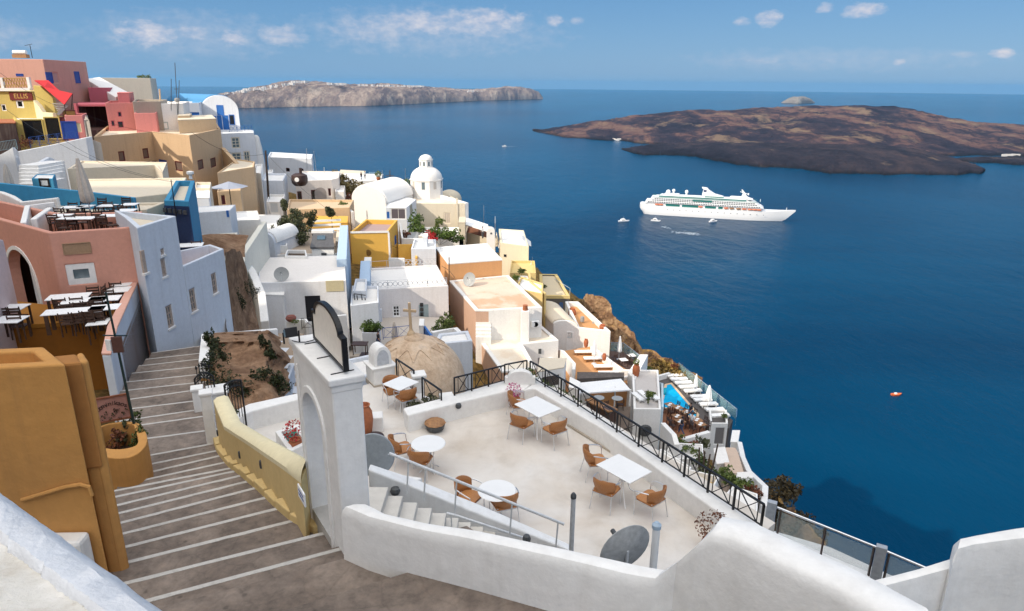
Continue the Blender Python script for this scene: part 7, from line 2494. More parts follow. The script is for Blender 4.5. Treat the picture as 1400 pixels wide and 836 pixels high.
pl=house('planter_box','white masonry box holding a clipped green hedge in the courtyard',[(495,455,54),(517,453,54),(519,447,56),(497,447,56)],None,-23,SHADEWH,SOIL,par=.1,cat='planter')
shrub('hedge','rounded green hedge in the white courtyard box',[blob(499,448,54.8,.75,.6),blob(508,447,54.8,.8,.6),blob(516,448,54.8,.6,.5)],1300,.09,vine)
q=PY(518,479,53)
place(PB,(q.x,q.y,q.z),radians(-60),'person in a dark top and blue jeans walking through the courtyard',None)
q=PY(540,468,56)
place(PAR,(q.x,q.y,q.z-.6),0,'closed pinkish parasol in the courtyard behind the dome',None,(.95,.95,.85))
for(px,py,lab)in((492,470,'dark table at the left of the courtyard'),(503,485,'dark table near the chimney block')):
 q=PY(px,py,46)
 t=thing('courtyard_table',(q.x,q.y,q.z-.75),lab,'table','courtyard tables')
 mb=MB();mb.box(q,(1.1,.8,.05));mb.build('tabletop',DARKWOOD,t)
 for sx_ in(-.45,.45):
  for sy_ in(-.3,.3):
   mb=MB();mb.box(q+Vector((sx_,sy_,-.4)),(.06,.06,.78));mb.build('leg',DARKWOOD,t)
ap=house('apricot_house','apricot upper house with a flat white roof',[(595.5,338.5),(612.5,360.5),(686.5,355),(665.5,333)],-19.1,-24,APRI,ROOFW,par=.35,sink=.12,coping=WHITE)
q=PY(610,375,71)
mb=MB();mb.tube([PY(614,352,71.5),PY(614,392,71.5)],.06,6);mb.tube([PY(604,364,72),PY(614,370,71.5),PY(622,380,71)],.03,5)
_props(mb.build('drainpipe',BARK),'dark drainpipe at the corner of the apricot house','pipe')
lp=house('peach_roof_house','long house with a stained peach roof and pinkish side wall',[(614.5,384),(695,376.5),(741,420.5),(668,424.5),(650,424.5)],-21.0,-28,PINKB,PEACHROOF,par=.35,sink=.12,coping=WHITE2)
fr=wallhit(lp,700,440)
if fr:
 q,nrm,u=fr
 a_,b_=P(668,424.5,-21),P(741,420.5,-21)
 mb=MB();nn_=Vector((nrm.x,nrm.y,0))
 mb.slab([a_+nn_*.01,b_+nn_*.01,b_+nn_*.05,a_+nn_*.05],-26,-21.02);mb.build('white_front',WHITE,lp['root'])
q=P(640,388,-21.0)
place(DS2,(q.x+.2,q.y-.4,-21.1),radians(-20),'large satellite dish on the stained peach roof',None,(1.15,1.15,1.3))
q=P(718,424,-21.0)
t=thing('chimney',(q.x,q.y,-24),'square white chimney pillar with a clay pot on the house front','chimney')
mb=MB();mb.box((q.x,q.y-.35,-22.6),(.85,.7,3.4));mb.build('pillar',WHITE,t,bevel=.06)
mb=MB();mb.lathe((q.x,q.y-.35,-20.9),[(.24,0),(.27,.1),(.22,.42),(.26,.5)],12);mb.build('pot',TERRA,t,smooth=True)
hit=wallhit(lp,731,442)
if hit:
 q,nrm,u=hit
 t=thing('air_conditioner',q-Vector((0,0,.5)),'white air conditioner with a black fan on the white house front','air conditioner')
 mb=MB();mb.box(q+nrm*.25,(.8,.32,.6),atan2(u.y,u.x));mb.build('casing',WPAINT,t,bevel=.02)
 mb=MB();mb.lathe((0,0,0),[(.0,.02),(.06,.02),(.07,.0),(.2,.0),(.21,.02),(.25,.02),(.26,0)],18)
 mb.v=[Matrix.Rotation(radians(90),3,'X')@v+q+nrm*.425 for v in mb.v];mb.build('fan',IRON,t)
mb=MB()
for k in range(7):
 q=PY(661,430+5*k,63.6-.28*k)
 mb.box((q.x,q.y,q.z-1.5),(1.5,.42,3))
_props(mb.build('roof_steps',WHITE2,None,bevel=.02),'white steps from the lower roof up to the peach roof','steps')
lo=house('cream_roof_house','lower house with a stained cream roof and pinkish side wall',[(650,458),(741,446),(763.5,465.5),(714,470.5),(733.5,504),(686,508.5)],-24.0,-32,PINKB,CREAMROOF,par=.35,sink=.12,coping=WHITE2)
a_,b_,c_=P(714,470.5,-24),P(763.5,465.5,-24),P(733.5,504,-24)
mb=MB();mb.slab([a_+Vector((.02,-.01,0)),b_+Vector((.0,-.01,0)),b_+Vector((0,-.06,0)),a_+Vector((.06,-.06,0))],-31,-24.03);mb.build('white_front',WHITE,lo['root'])
q=onplane(737,495,a_,b_)
mb=MB();mb.box(q+Vector((0,-.09,0)),(.9,.04,.95));mb.build('window',solid('grey_shutter',(.20,.20,.21),.6),lo['root'])
q=onplane(738,480,a_,b_)
mb=MB();mb.box(q+Vector((0,-.1,0)),(.28,.1,.5));mb.build('vent',GRAPH,lo['root'])
q=onplane(753,496,a_,b_)
mb=MB()
mb.extrude([(.9*cos(pi*k/14),.8*sin(pi*k/14))for k in range(15)]+[(.6*cos(pi*k/14),.5*sin(pi*k/14))for k in range(14,-1,-1)],q+Vector((0,-.07,-.2)),(1,0,0),(0,0,1),(0,-.15,0))
mb.build('arch_trim',WHITE,lo['root'])
lf=house('canopy','white open frame canopy below the cream roof',[(735,508,53),(771,503,54),(774,499,56),(738,503,56)],None,-32,WHITE,CREAM,par=0,cat='canopy')
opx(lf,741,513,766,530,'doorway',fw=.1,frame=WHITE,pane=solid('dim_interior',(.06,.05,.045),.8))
ORF=plaster('orange_terrace',(.52,.27,.12),dirt=(.34,.17,.08),amount=.4,streak=0)
BROWNF=plaster('brown_deck',(.28,.12,.065),dirt=(.16,.07,.04),amount=.4,streak=0)
CREAMY=plaster('pale_yellow',(.66,.50,.22),dirt=(.42,.32,.16),amount=.35)
bb=house('beige_house','plain beige cube house on the brink above the sea',[(684,338,88),(723,337,86),(716,329,96),(682,330,97)],PY(723,337,86).z,-34,plaster('pale_beige',(.70,.63,.48),dirt=(.45,.38,.28),amount=.3),WHITE,par=.25,sink=.15)
opx(bb,689,348,692.5,351.5,'vent',fw=.04,frame=GRAPH,pane=GLASSD)
q=PY(671,333,89)
t=thing('bell_gable',(q.x,q.y,q.z-3),'slender white rounded chimney beside the beige cube house','chimney')
mb=MB()
mb.extrude([(-.62,-5),(.62,-5),(.55,1.6)]+[(.55*cos(pi*k/10),1.6+.6*sin(pi*k/10))for k in range(1,10)]+[(-.55,1.6)],q+Vector((0,0,-.1)),(1,0,0),(0,0,1),(0,.8,0));mb.build('shaft',BRW,t,bevel=.04)
mb=MB();mb.box(q+Vector((.05,-.02,1.35)),(.2,.06,.22));mb.build('hole',GRAPH,t)
for(px,py,Y,w,lab)in((690,333,92,.9,'first white rounded hump on the beige house roof'),(701,331,93,1.2,'second white rounded hump on the beige house roof')):
 q=PY(px,py,Y)
 mb=MB();mb.lathe((q.x,q.y,q.z-.6),[(w,0),(w*.9,.5),(w*.6,1.0),(w*.25,1.3),(0,1.35)],14)
 _props(mb.build('roof_hump',BRW,None,smooth=True),lab,'roof hump','white humps on the beige house')
q=[PY(707,334.5,89),PY(723,336,86.5),PY(712,328,90),PY(709,329,92)]
mb=MB();mb.extrude([(0,0),(2.0,0),(.75,.95),(.55,.95)],PY(706,337,88.5),(1,0,0),(0,0,1),(0,3,0))
_props(mb.build('gable_end',BRW,None,bevel=.05),'low white gable rising at the right end of the beige house roof','gable')
for(px,py0,py1,Y,lab)in((679,333,317,92,'pointed white finial left of the beige house'),(684.5,334,322,92,'second pointed white finial beside the beige house'),(726,372,356,85,'white finial post on the brink right of the beige house'),(775,436,418,74,'pale stone finial at the corner of the orange terrace')):
 a_,b_=PY(px,py0,Y),PY(px,py1,Y)
 h_=b_.z-a_.z
 mb=MB();mb.lathe((a_.x,a_.y,a_.z-.4),[(.22,0),(.22,.4),(.28,.5),(.2,h_*.5),(.24,h_*.65),(.1,h_*.9),(0,h_+.4)],12)
 _props(mb.build('finial',CREAM,None,smooth=True),lab,'finial')
aw=house('cream_house','cream house with a sloping white awning over its terrace',[(636,312,96),(668,318,92),(672,308,100),(640,300,104)],PY(650,322,94).z,-32,BEIGE,BROWNF,par=.2,sink=.3)
A_,B_,C_,D_=PY(636,305,95),PY(668,314,91),PY(660,303,98),PY(636,296,100)
t=thing('awning',A_,'long white sloping awning beside the domed church','awning')
mb=MB();off=Vector((0,0,-.12));q4=[PY(636,307,94),PY(669,317,90),PY(667,307,98),PY(636,297,101)]
mb.add(q4+[p+off for p in q4],[(0,1,2,3),(7,6,5,4),(0,4,5,1),(1,5,6,2),(2,6,7,3),(3,7,4,0)]);mb.build('canvas',CLOTH,t)
for px,py,Y in((637,306,94.3),(667,316,90.4)):
 q=PY(px,py,Y);mb=MB();mb.tube([q,q-Vector((0,0,2.6))],.06,6);mb.build('post',WPAINT,t)
q=PY(660,326,91);place(PWT,(q.x,q.y,q.z-.1),.6,'person in a white shirt standing under the sloping awning',None)
house('tan_pillar','tall tan pier at the right end of the domed church',[(627,304,92),(636,303,92),(637,299,96),(628,299,96)],None,-30,BEIGE,BEIGE,par=0,cat='pier')
ys=house('yellow_house','pale yellow stepped house with flower pots on the brink',[(697,373,80),(733,368,80),(731,364,86),(699,366,86)],None,-34,CREAMY,CREAMY,par=.15)
ys2=house('yellow_house','lower pale yellow wall carrying red flowers',[(705,400,72),(742,402,70),(743,392,74),(712,385,77)],PY(742,402,70).z,-34,CREAMY,WHITE,par=.2,sink=.2)
mb=MB()
for k in range(7):
 q=PY(715+.6*k,378+2.6*k,78-.5*k)
 mb.box((q.x,q.y,q.z-1),(1.2,.5,2))
_props(mb.build('outdoor_steps',WHITE,None,bevel=.02),'white steps between the pale yellow walls','steps')
wall_path('yellow_wall','pale yellow wall sloping beside the white steps',[PY(722,372,78.5),PY(724,385,75),PY(744,401,70.5)],.25,CREAMY,-32)
for(px,py,mt,lab)in((704,380,LEAF2,'green plant in a pot at the yellow stepped house'),(725,395,REDF,'red flowers in a long pot on the yellow wall'),(731,399,RUST,'rusty plant on the yellow wall end'),(712,371,LEAF,'row of small plants on top of the yellow house')):
 q=PY(px,py,75)
 shrub('potted_plant',lab,[(tuple(q),.6,.5,.45)],260,.1,mt)
yt=house('yellow_terrace','yellow-rimmed terrace with a grey stone house below it',[(738,412,80),(779,405,80),(761,391,90),(737,394,90)],PY(779,405,80).z,-40,plaster('dark_stone',(.13,.115,.10),dirt=(.06,.05,.05),amount=.8,scale=2),plaster('yellowish_floor',(.62,.52,.36)),par=.35,sink=.15,cat='terrace')
mb=MB()
po_,pi2=yt['poly'],inset(yt['poly'],.4)
n_=len(po_)
mb.add([(p.x,p.y,yt['z']+.01)for p in po_]+[(p.x,p.y,yt['z']+.01)for p in pi2]+[(p.x,p.y,yt['z']-.35)for p in inset(po_,-.03)]+[(p.x,p.y,yt['z']+.012)for p in inset(po_,-.03)],[(i,(i+1)%n_,n_+(i+1)%n_,n_+i)for i in range(n_)]+[(2*n_+i,2*n_+(i+1)%n_,3*n_+(i+1)%n_,3*n_+i)for i in range(n_)])
mb.build('rim',CREAMY,yt['root'],merge=0)
opx(yt,765,414,769,430,'door',fw=.1,frame=BLUE2,pane=GLASSB)
rail('railing','pale glass-like rail along the seaward edge of the yellow-rimmed terrace',[PY(748,384,92),PY(779,404,81)],.9,solid('pale_metal',(.5,.58,.62),.4),style='none',panel=3)
q=PY(742,392,84);shrub('potted_plant','single dark plant on the yellow-rimmed terrace',[(tuple(q),.5,.5,.4)],200,.1,LEAF)
mb=MB()
def spur(label,T,B,seed,amp,nu=60,nv=36,mat=None):
 o=rockface('',list(zip(T,B)),mat or MATS['rock'],'rock_spur',amp,None,seed,nu,nv)
 return o
CLIFFROCK,nt,bs=_mat('craggy_rock')
pos=worldpos(nt)
a1=noise_node(nt,pos,.42,10,.68,.6)
a2_=noise_node(nt,pos,2.2,8,.72)
g=N(nt,'ShaderNodeNewGeometry');sep=N(nt,'ShaderNodeSeparateXYZ');L(nt,g.outputs['Normal'],sep.inputs[0])
c=ramp(nt,a1.outputs['Fac'],[(.28,(.08,.05,.035)),(.42,(.22,.13,.08)),(.55,(.38,.25,.15)),(.68,(.5,.36,.22))]).outputs[0]
c=mix(nt,.8,c,ramp(nt,a2_.outputs['Fac'],[(.3,(.4,.36,.34)),(.6,(1.1,1.08,1.05))]).outputs[0],'MULTIPLY')
gf=math_node(nt,'MULTIPLY',math_node(nt,'SUBTRACT',sep.outputs[2],.6),3.5,True)
c=mix(nt,math_node(nt,'MULTIPLY',gf,.8),c,(.40,.23,.06))
L(nt,c,bs.inputs['Base Color'])
bs.inputs['Roughness'].default_value=.95
bs.inputs['Specular IOR Level'].default_value=.1
bump(nt,bs,a2_.outputs['Fac'],1.0,.35)
def crag(cols,seed,nu=70,nv=34,amp=1.0,ridge=2.5):
 """free-standing rock ridge: columns of (px, py_top, Y) with the seen foot py"""
 vs=[]
 for i in range(nu+1):
  f=i/nu*(len(cols)-1)
  k=min(int(f),len(cols)-2)
  c0=[lerp(a,b,f-k)for a,b in zip(cols[k],cols[k+1])]
  top=PY(c0[0],c0[1],c0[2])
  foot=PY(c0[0]-c0[4],c0[3],c0[2]-2.5)
  back=top+Vector((1.5,ridge*2.2,-8))
  for j in range(nv+1):
   v=j/nv
   p=foot.lerp(top,v/.6)if v<.6 else top.lerp(back,(v-.6)/.4)
   d=noise.fractal(p*.38+Vector((seed,0,0)),1,2.2,7)*amp
   r=noise.turbulence(p*.5+Vector((0,seed,0)),5,True)*amp
   e_=min(1,5*min(i,nu-i)/nu)
   vs.append(p+Vector((d*.5,-r*.8*e_,d*.55)))
 m1=nv+1
 mb=MB()
 mb.add(vs,[(i*m1+j,i*m1+j+1,(i+1)*m1+j+1,(i+1)*m1+j)for i in range(nu)for j in range(nv)])
 o=mb.build('rock_spur',CLIFFROCK,None,smooth=False,merge=0)
 return _props(o,kind='structure')
crag([(776,410,88,455,0),(788,408,88,462,0),(797,412,87,468,0),(800,401,86,470,0),(808,401,85,474,0),(822,407,84,478,0),(834,414,83,484,0),(841,424,82,488,0),(846,436,81,494,0),(858,447,80,500,2),(868,453,79,505,2),(873,463,78,508,3),(876,476,77,512,3),(890,478,77,520,3),(908,487,76.5,525,3),(924,496,76,528,3),(940,503,75.5,536,3),(954,510,75,548,4),(958,520,74,560,4)],3,120,40,1.1)
dry=leafmat('dry_scrub',(.10,.07,.02),(.34,.22,.06))
shrub('dry_scrub','golden dry scrub on the ridge between terrace and rock',[blob(783,418,86,1.6,.7),blob(790,424,85,1.4,.7)],900,.16,dry)
shrub('dry_scrub','golden dry scrub on the slope above the pool deck',[blob(905,503,74,2.4,.8),blob(922,508,73.5,2.2,.7),blob(893,512,72.5,1.8,.7)],1600,.17,dry)
shrub('green_scrub','green bush on the slope above the pool deck',[blob(887,517,72,1.2,.6),blob(880,505,73,1.2,.7)],700,.14,LEAF)
vh=vault('vaulted_hut','white vaulted hut with a pale door beside the orange terrace',757,790,446,439,(67.5,67),(-1.6,6.5,0),-34,WHITE,CREAM,cat='hut')
opx(vh,774.5,454,784,480,'door',fw=.1,frame=WPAINT,pane=WPAINT)
opx(vh,775.5,454.5,782,462,'window',fw=.05,frame=GREYDOOR,pane=GLASSB)
wall_path('white_wall','thin white parapet behind the vaulted hut',[PY(739,431,76),PY(773,427,76),PY(774,430,74)],.25,WHITE,-34)
ot=house('orange_terrace','white-walled orange terrace with a big clay urn',[(789,458,67),(835,453,66),(790,428,76),(772,434,76)],PY(835,453,66).z,-36,WHITE,ORF,par=.28,sink=.55,cat='terrace')
URN=plaster('urn_clay',(.40,.13,.06),dirt=(.22,.08,.04),amount=.5,scale=4)
def urn(px,pyb,pyt,Y,wpx,label,plant=None,lm=None):
 a_=PY(px,pyb,Y)
 h_=zat(a_.x,a_.y,pyt)-a_.z
 r_=wpx/2*a_.length/F
 return pot('clay_urn',label,(a_.x,a_.y,a_.z),h_,r_,URN,plant,None,'urn',lm,160,.07)
urn(782,439,422,73,11,'biggest clay urn at the back corner of the orange terrace')
urn(823.5,452,444,67.5,9,'low clay pot at the right corner of the orange terrace')
urn(801,475,464,63.5,6.5,'dark clay jar against the white terrace wall')
urn(869,517,498,57,10,'tall clay urn with flowers at the end of the lounger terrace',.5,LEAF2)
urn(826,493,484,60,6,'round clay jar on the wall of the lounger terrace')
for px,py in((796,440),(812,447)):
 q=PY(px,py,70);mb=MB();mb.lathe((q.x,q.y,q.z),[(.2,0),(.24,.2),(.2,.55),(0,.6)],10)
 _props(mb.build('stone_jar',DISH,None,smooth=True),'grey stone jar on the %s end of the orange terrace wall'%('left' if px<800 else 'right'),'jar')
ZL=PY(820,520,58).z
mb=MB();mb.slab([P(772,480,ZL),P(806,474,ZL),P(875,517,ZL),P(862,524,ZL),P(778,530,ZL),P(770,505,ZL)],ZL-6,ZL)
_props(mb.build('lounger_terrace',ORF),kind='structure')
LG=make_lounger(TEAK)
GL2='teak loungers on the orange terrace'
for k,(px,py,lab)in enumerate([(798,485,'teak lounger nearest the dark clay jar'),(811,494,'second teak lounger from the wall under the parasol'),(825,505,'third teak lounger on the orange terrace'),(832,514,'teak lounger at the front edge above the white awning')]):
 p=P(px,py,ZL);place(LG,(p.x,p.y,ZL),radians(4),lab,GL2)
WPAR=make_parasol(CLOTH,2.5,.2,'white_parasol')
p=P(812,498,ZL);place(WPAR,(p.x,p.y,ZL),0,'closed white parasol among the teak loungers',None)
wall_path('terrace_wall','low white wall along the seaward side of the teak lounger terrace',[P(807,474,ZL+.7),P(850,506,ZL+.7),P(862,507,ZL+.7)],.3,WHITE,ZL-3)
wall_path('terrace_wall','white front wall of the teak lounger terrace',[P(779,527,ZL+.35),P(830,520,ZL+.35),P(866,514,ZL+.35)],.3,WHITE,ZL-4)
wall_path('terrace_wall','curved pale wall left of the teak loungers',[PY(763,478,64),PY(768,480,62),PY(783,497,58),PY(782,505,57)],.3,WHITE,ZL-3)
mb=MB();mb.slab([PY(884,515,62),PY(868,521,56),PY(858,512,57.5),PY(873,508,62)],ZL-3,ZL+1.0)
_props(mb.build('stepped_wall',WHITE,None,bevel=.05),'white slanting wall block behind the tall clay urn','wall')
ZG=PY(850,497,66).z
mb=MB();mb.slab([P(834,478,ZG),P(862,484,ZG),P(876,500,ZG),P(858,506,ZG),P(834,495,ZG)],ZG-6,ZG)
_props(mb.build('glass_terrace',plaster('dark_deck',(.10,.06,.05))),kind='structure')
GLB,nt,bs=_mat('blue_green_glass')
bs.inputs['Base Color'].default_value=(.25,.42,.46,1);bs.inputs['Roughness'].default_value=.05;bs.inputs['Alpha'].default_value=.38
def glass_rail(label,pts,h_,seg=1.8,name='glass_railing'):
 t=thing(name,pts[0],label,'railing')
 for a_,b_ in zip(pts,pts[1:]):
  k=max(1,round((b_-a_).length/seg))
  for i in range(k):
   p,q=a_.lerp(b_,(i+.03)/k),a_.lerp(b_,(i+.97)/k)
   mb=MB();d_=(q-p).normalized();nn_=Vector((d_.y,-d_.x,0))*.02
   mb.add([p,q,q+Vector((0,0,h_)),p+Vector((0,0,h_)),p+nn_,q+nn_,q+nn_+Vector((0,0,h_)),p+nn_+Vector((0,0,h_))],[(0,1,2,3),(7,6,5,4),(0,4,5,1),(2,6,7,3),(1,5,6,2),(0,3,7,4)])
   mb.build('pane',GLB,t)
  mb=MB();mb.beam(a_+Vector((0,0,h_)),b_+Vector((0,0,h_)),.05,.04);mb.build('top_rail',ALU,t)
 return t
glass_rail('glass railing of the dark terrace behind the orange one',[P(834,480,ZG),P(852,481,ZG),P(876,500,ZG)],1.0)
p=P(846,492,ZG);place(WPAR,(p.x,p.y,ZG),0,'closed white parasol on the dark terrace beside the rock',None,(1,1,1.05))
for k,(px,py,rz,lab)in enumerate([(840,494,.3,'first dark chair on the dark terrace'),(848,497,1.2,'second dark chair on the dark terrace'),(857,496,2.2,'third dark chair on the dark terrace'),(864,499,4,'fourth dark chair on the dark terrace')]):
 put(DC,px,py,ZG,rz,lab,'dark chairs on the terrace beside the rock')
put(CT,852,501,ZG,.3,'white table at the front of the dark terrace',None)
put(CT,863,495,ZG,.3,'white table at the back right of the dark terrace',None)
A_,B_,C_,D_=PY(792,538,51),PY(862,533,51.5),PY(849,518,54.5),PY(788,524,54.5)
t=thing('awning',A_,'flat white awning over the shaded bar terrace','awning')
mb=MB();off=Vector((0,0,-.12));q4=[A_,B_,C_,D_]
mb.add(q4+[p+off for p in q4],[(0,1,2,3),(7,6,5,4),(0,4,5,1),(1,5,6,2),(2,6,7,3),(3,7,4,0)]);mb.build('canvas',CLOTH,t)
for q in(B_,(A_+B_)/2+Vector((1.0,1,0)),A_):
 mb=MB();mb.tube([q,q-Vector((0,0,2.5))],.07,6);mb.build('post',WPAINT,t)
ZB=PY(830,560,50).z
mb=MB();mb.slab([P(770,556,ZB),P(862,556,ZB),P(858,585,ZB),P(800,590,ZB)],ZB-6,ZB)
_props(mb.build('bar_terrace',plaster('bar_floor_shaded',(.12,.09,.07),amount=.5,streak=0)),kind='structure')  # floor colour darkened to carry the shade under the awning
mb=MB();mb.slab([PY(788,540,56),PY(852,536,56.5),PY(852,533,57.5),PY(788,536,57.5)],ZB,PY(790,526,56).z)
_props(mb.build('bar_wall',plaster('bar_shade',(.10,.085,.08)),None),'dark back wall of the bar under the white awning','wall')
t=thing('bar_counter',PY(815,553,50),'long wooden bar counter under the edge of the white awning','counter')
mb=MB();mb.beam(PY(806,546,51),PY(838,562,47.5),.9,.12);mb.build('top',TEAK,t)
mb=MB();mb.beam(PY(806,553,51),PY(838,569,47.5),.6,1.0);mb.build('base',DARKWOOD,t)
for k,(px,py)in enumerate(((818,548),(843,549))):
 q=P(px,py+10,ZB)
 t=thing('bar_table',(q.x,q.y,ZB),('left' if k==0 else 'right')+' round grey table in the shade of the bar awning','table','round bar tables')
 mb=MB();mb.lathe((q.x,q.y,ZB+.9),[(.45,0),(.45,.04),(0,.04)],18);mb.build('tabletop',DISH,t)
 mb=MB();mb.tube([(q.x,q.y,ZB),(q.x,q.y,ZB+.9)],.05,8);mb.build('pedestal',GRAPH,t)
for k,(px,py,rz,lab)in enumerate([(826,560,.5,'dark chair at the left of the shaded bar'),(848,560,1.5,'dark chair at the right of the shaded bar'),(838,575,2.5,'dark chair in front of the bar counter')]):
 put(DC,px,py,ZB,rz,lab,'dark chairs at the shaded bar')
house('white_pier','white square pier at the left end of the bar awning',[(778,529,51),(792,531,50.5),(793,526,52),(779,524,53)],None,-36,WHITE,WHITE,par=0,cat='pier')
wk=house('white_house','tall white cube with white chairs on its roof terrace',[(866,562,50),(904,559.5,50),(898,533,58),(862,536,58)],PY(904,559.5,50).z,-42,WHITE,plaster('grey_terrace',(.50,.47,.45),amount=.6,streak=0),par=.2,sink=.2)
WC=make_lounger(WPAINT,'white_lounger')
for k,(px,py,rz,lab)in enumerate([(872,546,radians(110),'white lounger at the left of the cube roof'),(880,543,radians(110),'white lounger in the middle of the cube roof'),(893,545,radians(110),'white lounger at the right of the cube roof')]):
 p=P(px,py,wk['z']-.2);place(WC,(p.x,p.y,wk['z']-.2),rz,lab,'white loungers on the cube roof',.8)
q=P(886,553,wk['z']-.2)
shrub('potted_palm','yellow-green palm plant on the roof of the white cube',[((q.x,q.y,q.z+.9),.55,.55,.35),((q.x,q.y,q.z+.4),.14,.14,.5)],320,.14,LEAF2,flat=.25)
wall_path('blue_wall','pale blue-white screen wall between the cube terrace and the pool',[PY(885,514,62),PY(893,522,59),PY(904,524,57),PY(904,556,51)],.2,plaster('pale_blue_white',(.55,.66,.72)),-42)
wall_path('white_wall','sloping white wall between the white cube and the restaurant deck',[PY(903,578,49),PY(918,594,46),PY(922,608,45)],.4,WHITE,-44)
hit=wallhit(wk,882,589)
if hit:
 q,nrm,u=hit
 mb=MB();mb.lathe((0,0,0),[(0,.2),(.45,.18),(.55,0)],20);mb.v=[Matrix.Rotation(radians(90),3,'X')@v+q for v in mb.v];mb.build('round_window',GRAPH,wk['root'],smooth=True)
ZD=PY(930,560,64).z
DECK=plaster('dark_pool_deck',(.10,.09,.088),dirt=(.06,.055,.05),amount=.4,streak=0)
deck_px=[(878,522),(918,510),(930,512),(1002,575),(997,586),(972,582),(950,590),(940,578),(904,560),(896,530)]
pool_px=[(912,527),(917,526),(952,567),(951,570.5),(944,570),(934,563),(921,556.5),(912,558),(905,557)]
mb=MB();mb.slab([P(x,y,ZD)for x,y in deck_px],ZD-6,ZD)
_props(mb.build('pool_deck',DECK),kind='structure')
pp_=[P(x,y,ZD)for x,y in pool_px]
t=thing('swimming_pool',pp_[0],'bright turquoise swimming pool with a pale stone rim','pool')
m,nt,bs=_mat('pool_water')
nz_=noise_node(nt,worldpos(nt),1.4,4,.6,1.0)
c=ramp(nt,nz_.outputs['Fac'],[(.3,(.0,.32,.62)),(.7,(.01,.42,.72))]).outputs[0]
L(nt,c,bs.inputs['Base Color']);bs.inputs['Roughness'].default_value=.08;bs.inputs['Specular IOR Level'].default_value=.3
bump(nt,bs,nz_.outputs['Fac'],.15,.05)
mb=MB();mb.slab(pp_,ZD-.5,ZD+.03);mb.build('water',m,t)
pc_=ccw(pp_)
mb=MB();po2=inset(pc_,-.28);n_=len(pc_)
mb.add([(p.x,p.y,ZD+.05)for p in pc_]+[(p.x,p.y,ZD+.05)for p in po2]+[(p.x,p.y,ZD-.1)for p in po2],[(i,(i+1)%n_,n_+(i+1)%n_,n_+i)for i in range(n_)]+[(n_+i,n_+(i+1)%n_,2*n_+(i+1)%n_,2*n_+i)for i in range(n_)])
mb.build('rim',plaster('pool_rim',(.62,.45,.30)),t)
mb=MB();mb.slab([P(905,531,ZD+.3),P(911,530,ZD+.3),P(911,537,ZD+.3),P(905,538,ZD+.3)],ZD-1,ZD+.3)
_props(mb.build('hot_tub',solid('tub_water',(.02,.33,.42),.1),None),'small square turquoise hot tub at the head of the pool','hot tub')
LW=make_lounger(WPAINT,'sun_lounger')
for k,(px,py)in enumerate([(923,515),(928,520),(934,525),(940,530.5),(947,536),(956,544),(960.5,548.5),(968,554.5),(977,562),(984,570)]):
 p=P(px,py+1.5,ZD)
 place(LW,(p.x,p.y,ZD),radians(8),['farthest white lounger on the pool deck','second white lounger from the far end of the pool deck','third white lounger from the far end of the pool deck','fourth white lounger from the far end of the pool deck','white lounger at the first pool parasol','white lounger between the two pool parasols','white lounger just before the second pool parasol','white lounger behind the second pool parasol','second nearest white lounger on the pool deck','nearest white lounger on the pool deck by the corner wall'][k],'white loungers along the pool')
p=P(949.5,541,ZD);place(WPAR,(p.x,p.y,ZD),0,'closed white parasol farther along the pool deck',None,(1,1,1.0))
p=P(967,559,ZD);place(WPAR,(p.x,p.y,ZD),0,'closed white parasol nearer along the pool deck',None,(1.5,1.5,1.05))
glass_rail('glass railing along the seaward side of the pool deck',[P(927,508,ZD),P(1006,573,ZD),P(1005,584,ZD)],1.1)
wall_path('white_wall','white wall at the far end of the pool deck',[P(884,519,ZD+.6),P(917,510,ZD+.6)],.3,WHITE,ZD-2)
q=P(921,510,ZD);shrub('potted_shrub','brown shrub in the far corner of the pool deck',[((q.x,q.y,ZD+.8),.6,.5,.6)],300,.1,RUST)
pw=house('white_house','white pump house with a grey door at the near corner of the pool',[(971,580,60),(996,574,60),(993,567,63),(968,573,63)],PY(971,579,60).z,-46,WHITE,DECK,par=.2)
opx(pw,977,585,990,608,'door',fw=.05,frame=PW,pane=solid('grey_door2',(.18,.165,.16),.6))
q=P(990,569,ZD+.7);shrub('potted_shrub','yellowish shrub on the corner of the pump house',[((q.x,q.y,q.z),.4,.35,.3)],160,.09,LEAF2)
ZK=PY(930,585,55).z
mb=MB();mb.slab([P(903,560,ZK),P(921,556,ZK),P(958,582,ZK),P(971,592,ZK),P(936,601,ZK),P(924,612,ZK),P(918,596,ZK),P(903,577,ZK)],ZK-6,ZK)
_props(mb.build('restaurant_deck',BROWNF),kind='structure')
mb=MB();mb.slab([P(921,556,ZK),P(943,570,ZK),P(971,582,ZK),P(971,590,ZK),P(955,582,ZK),P(940,576,ZK)],ZK-5,ZD-.02)
_props(mb.build('deck_wall',WHITE,None,bevel=.03),'curved white wall between the pool and the restaurant deck','wall')
def make_deck_table():
 t=make_cafe_table(.8,.8)
 next(c for c in t.children if c.name.startswith('tabletop')).data.materials[0]=TEAK
 mb=MB();mb.lathe((.1,.05,.76),[(.13,0),(.16,.02),(0,.015)],12);mb.build('plate',CLOTH,t,local=True)
 mb=MB();mb.lathe((-.2,-.15,.76),[(.13,0),(.16,.02),(0,.015)],12);mb.build('plate',CLOTH,t,local=True)
 return t
CT2=make_deck_table()
GD='tables on the deck below the pool'
GDC='chairs on the deck below the pool'
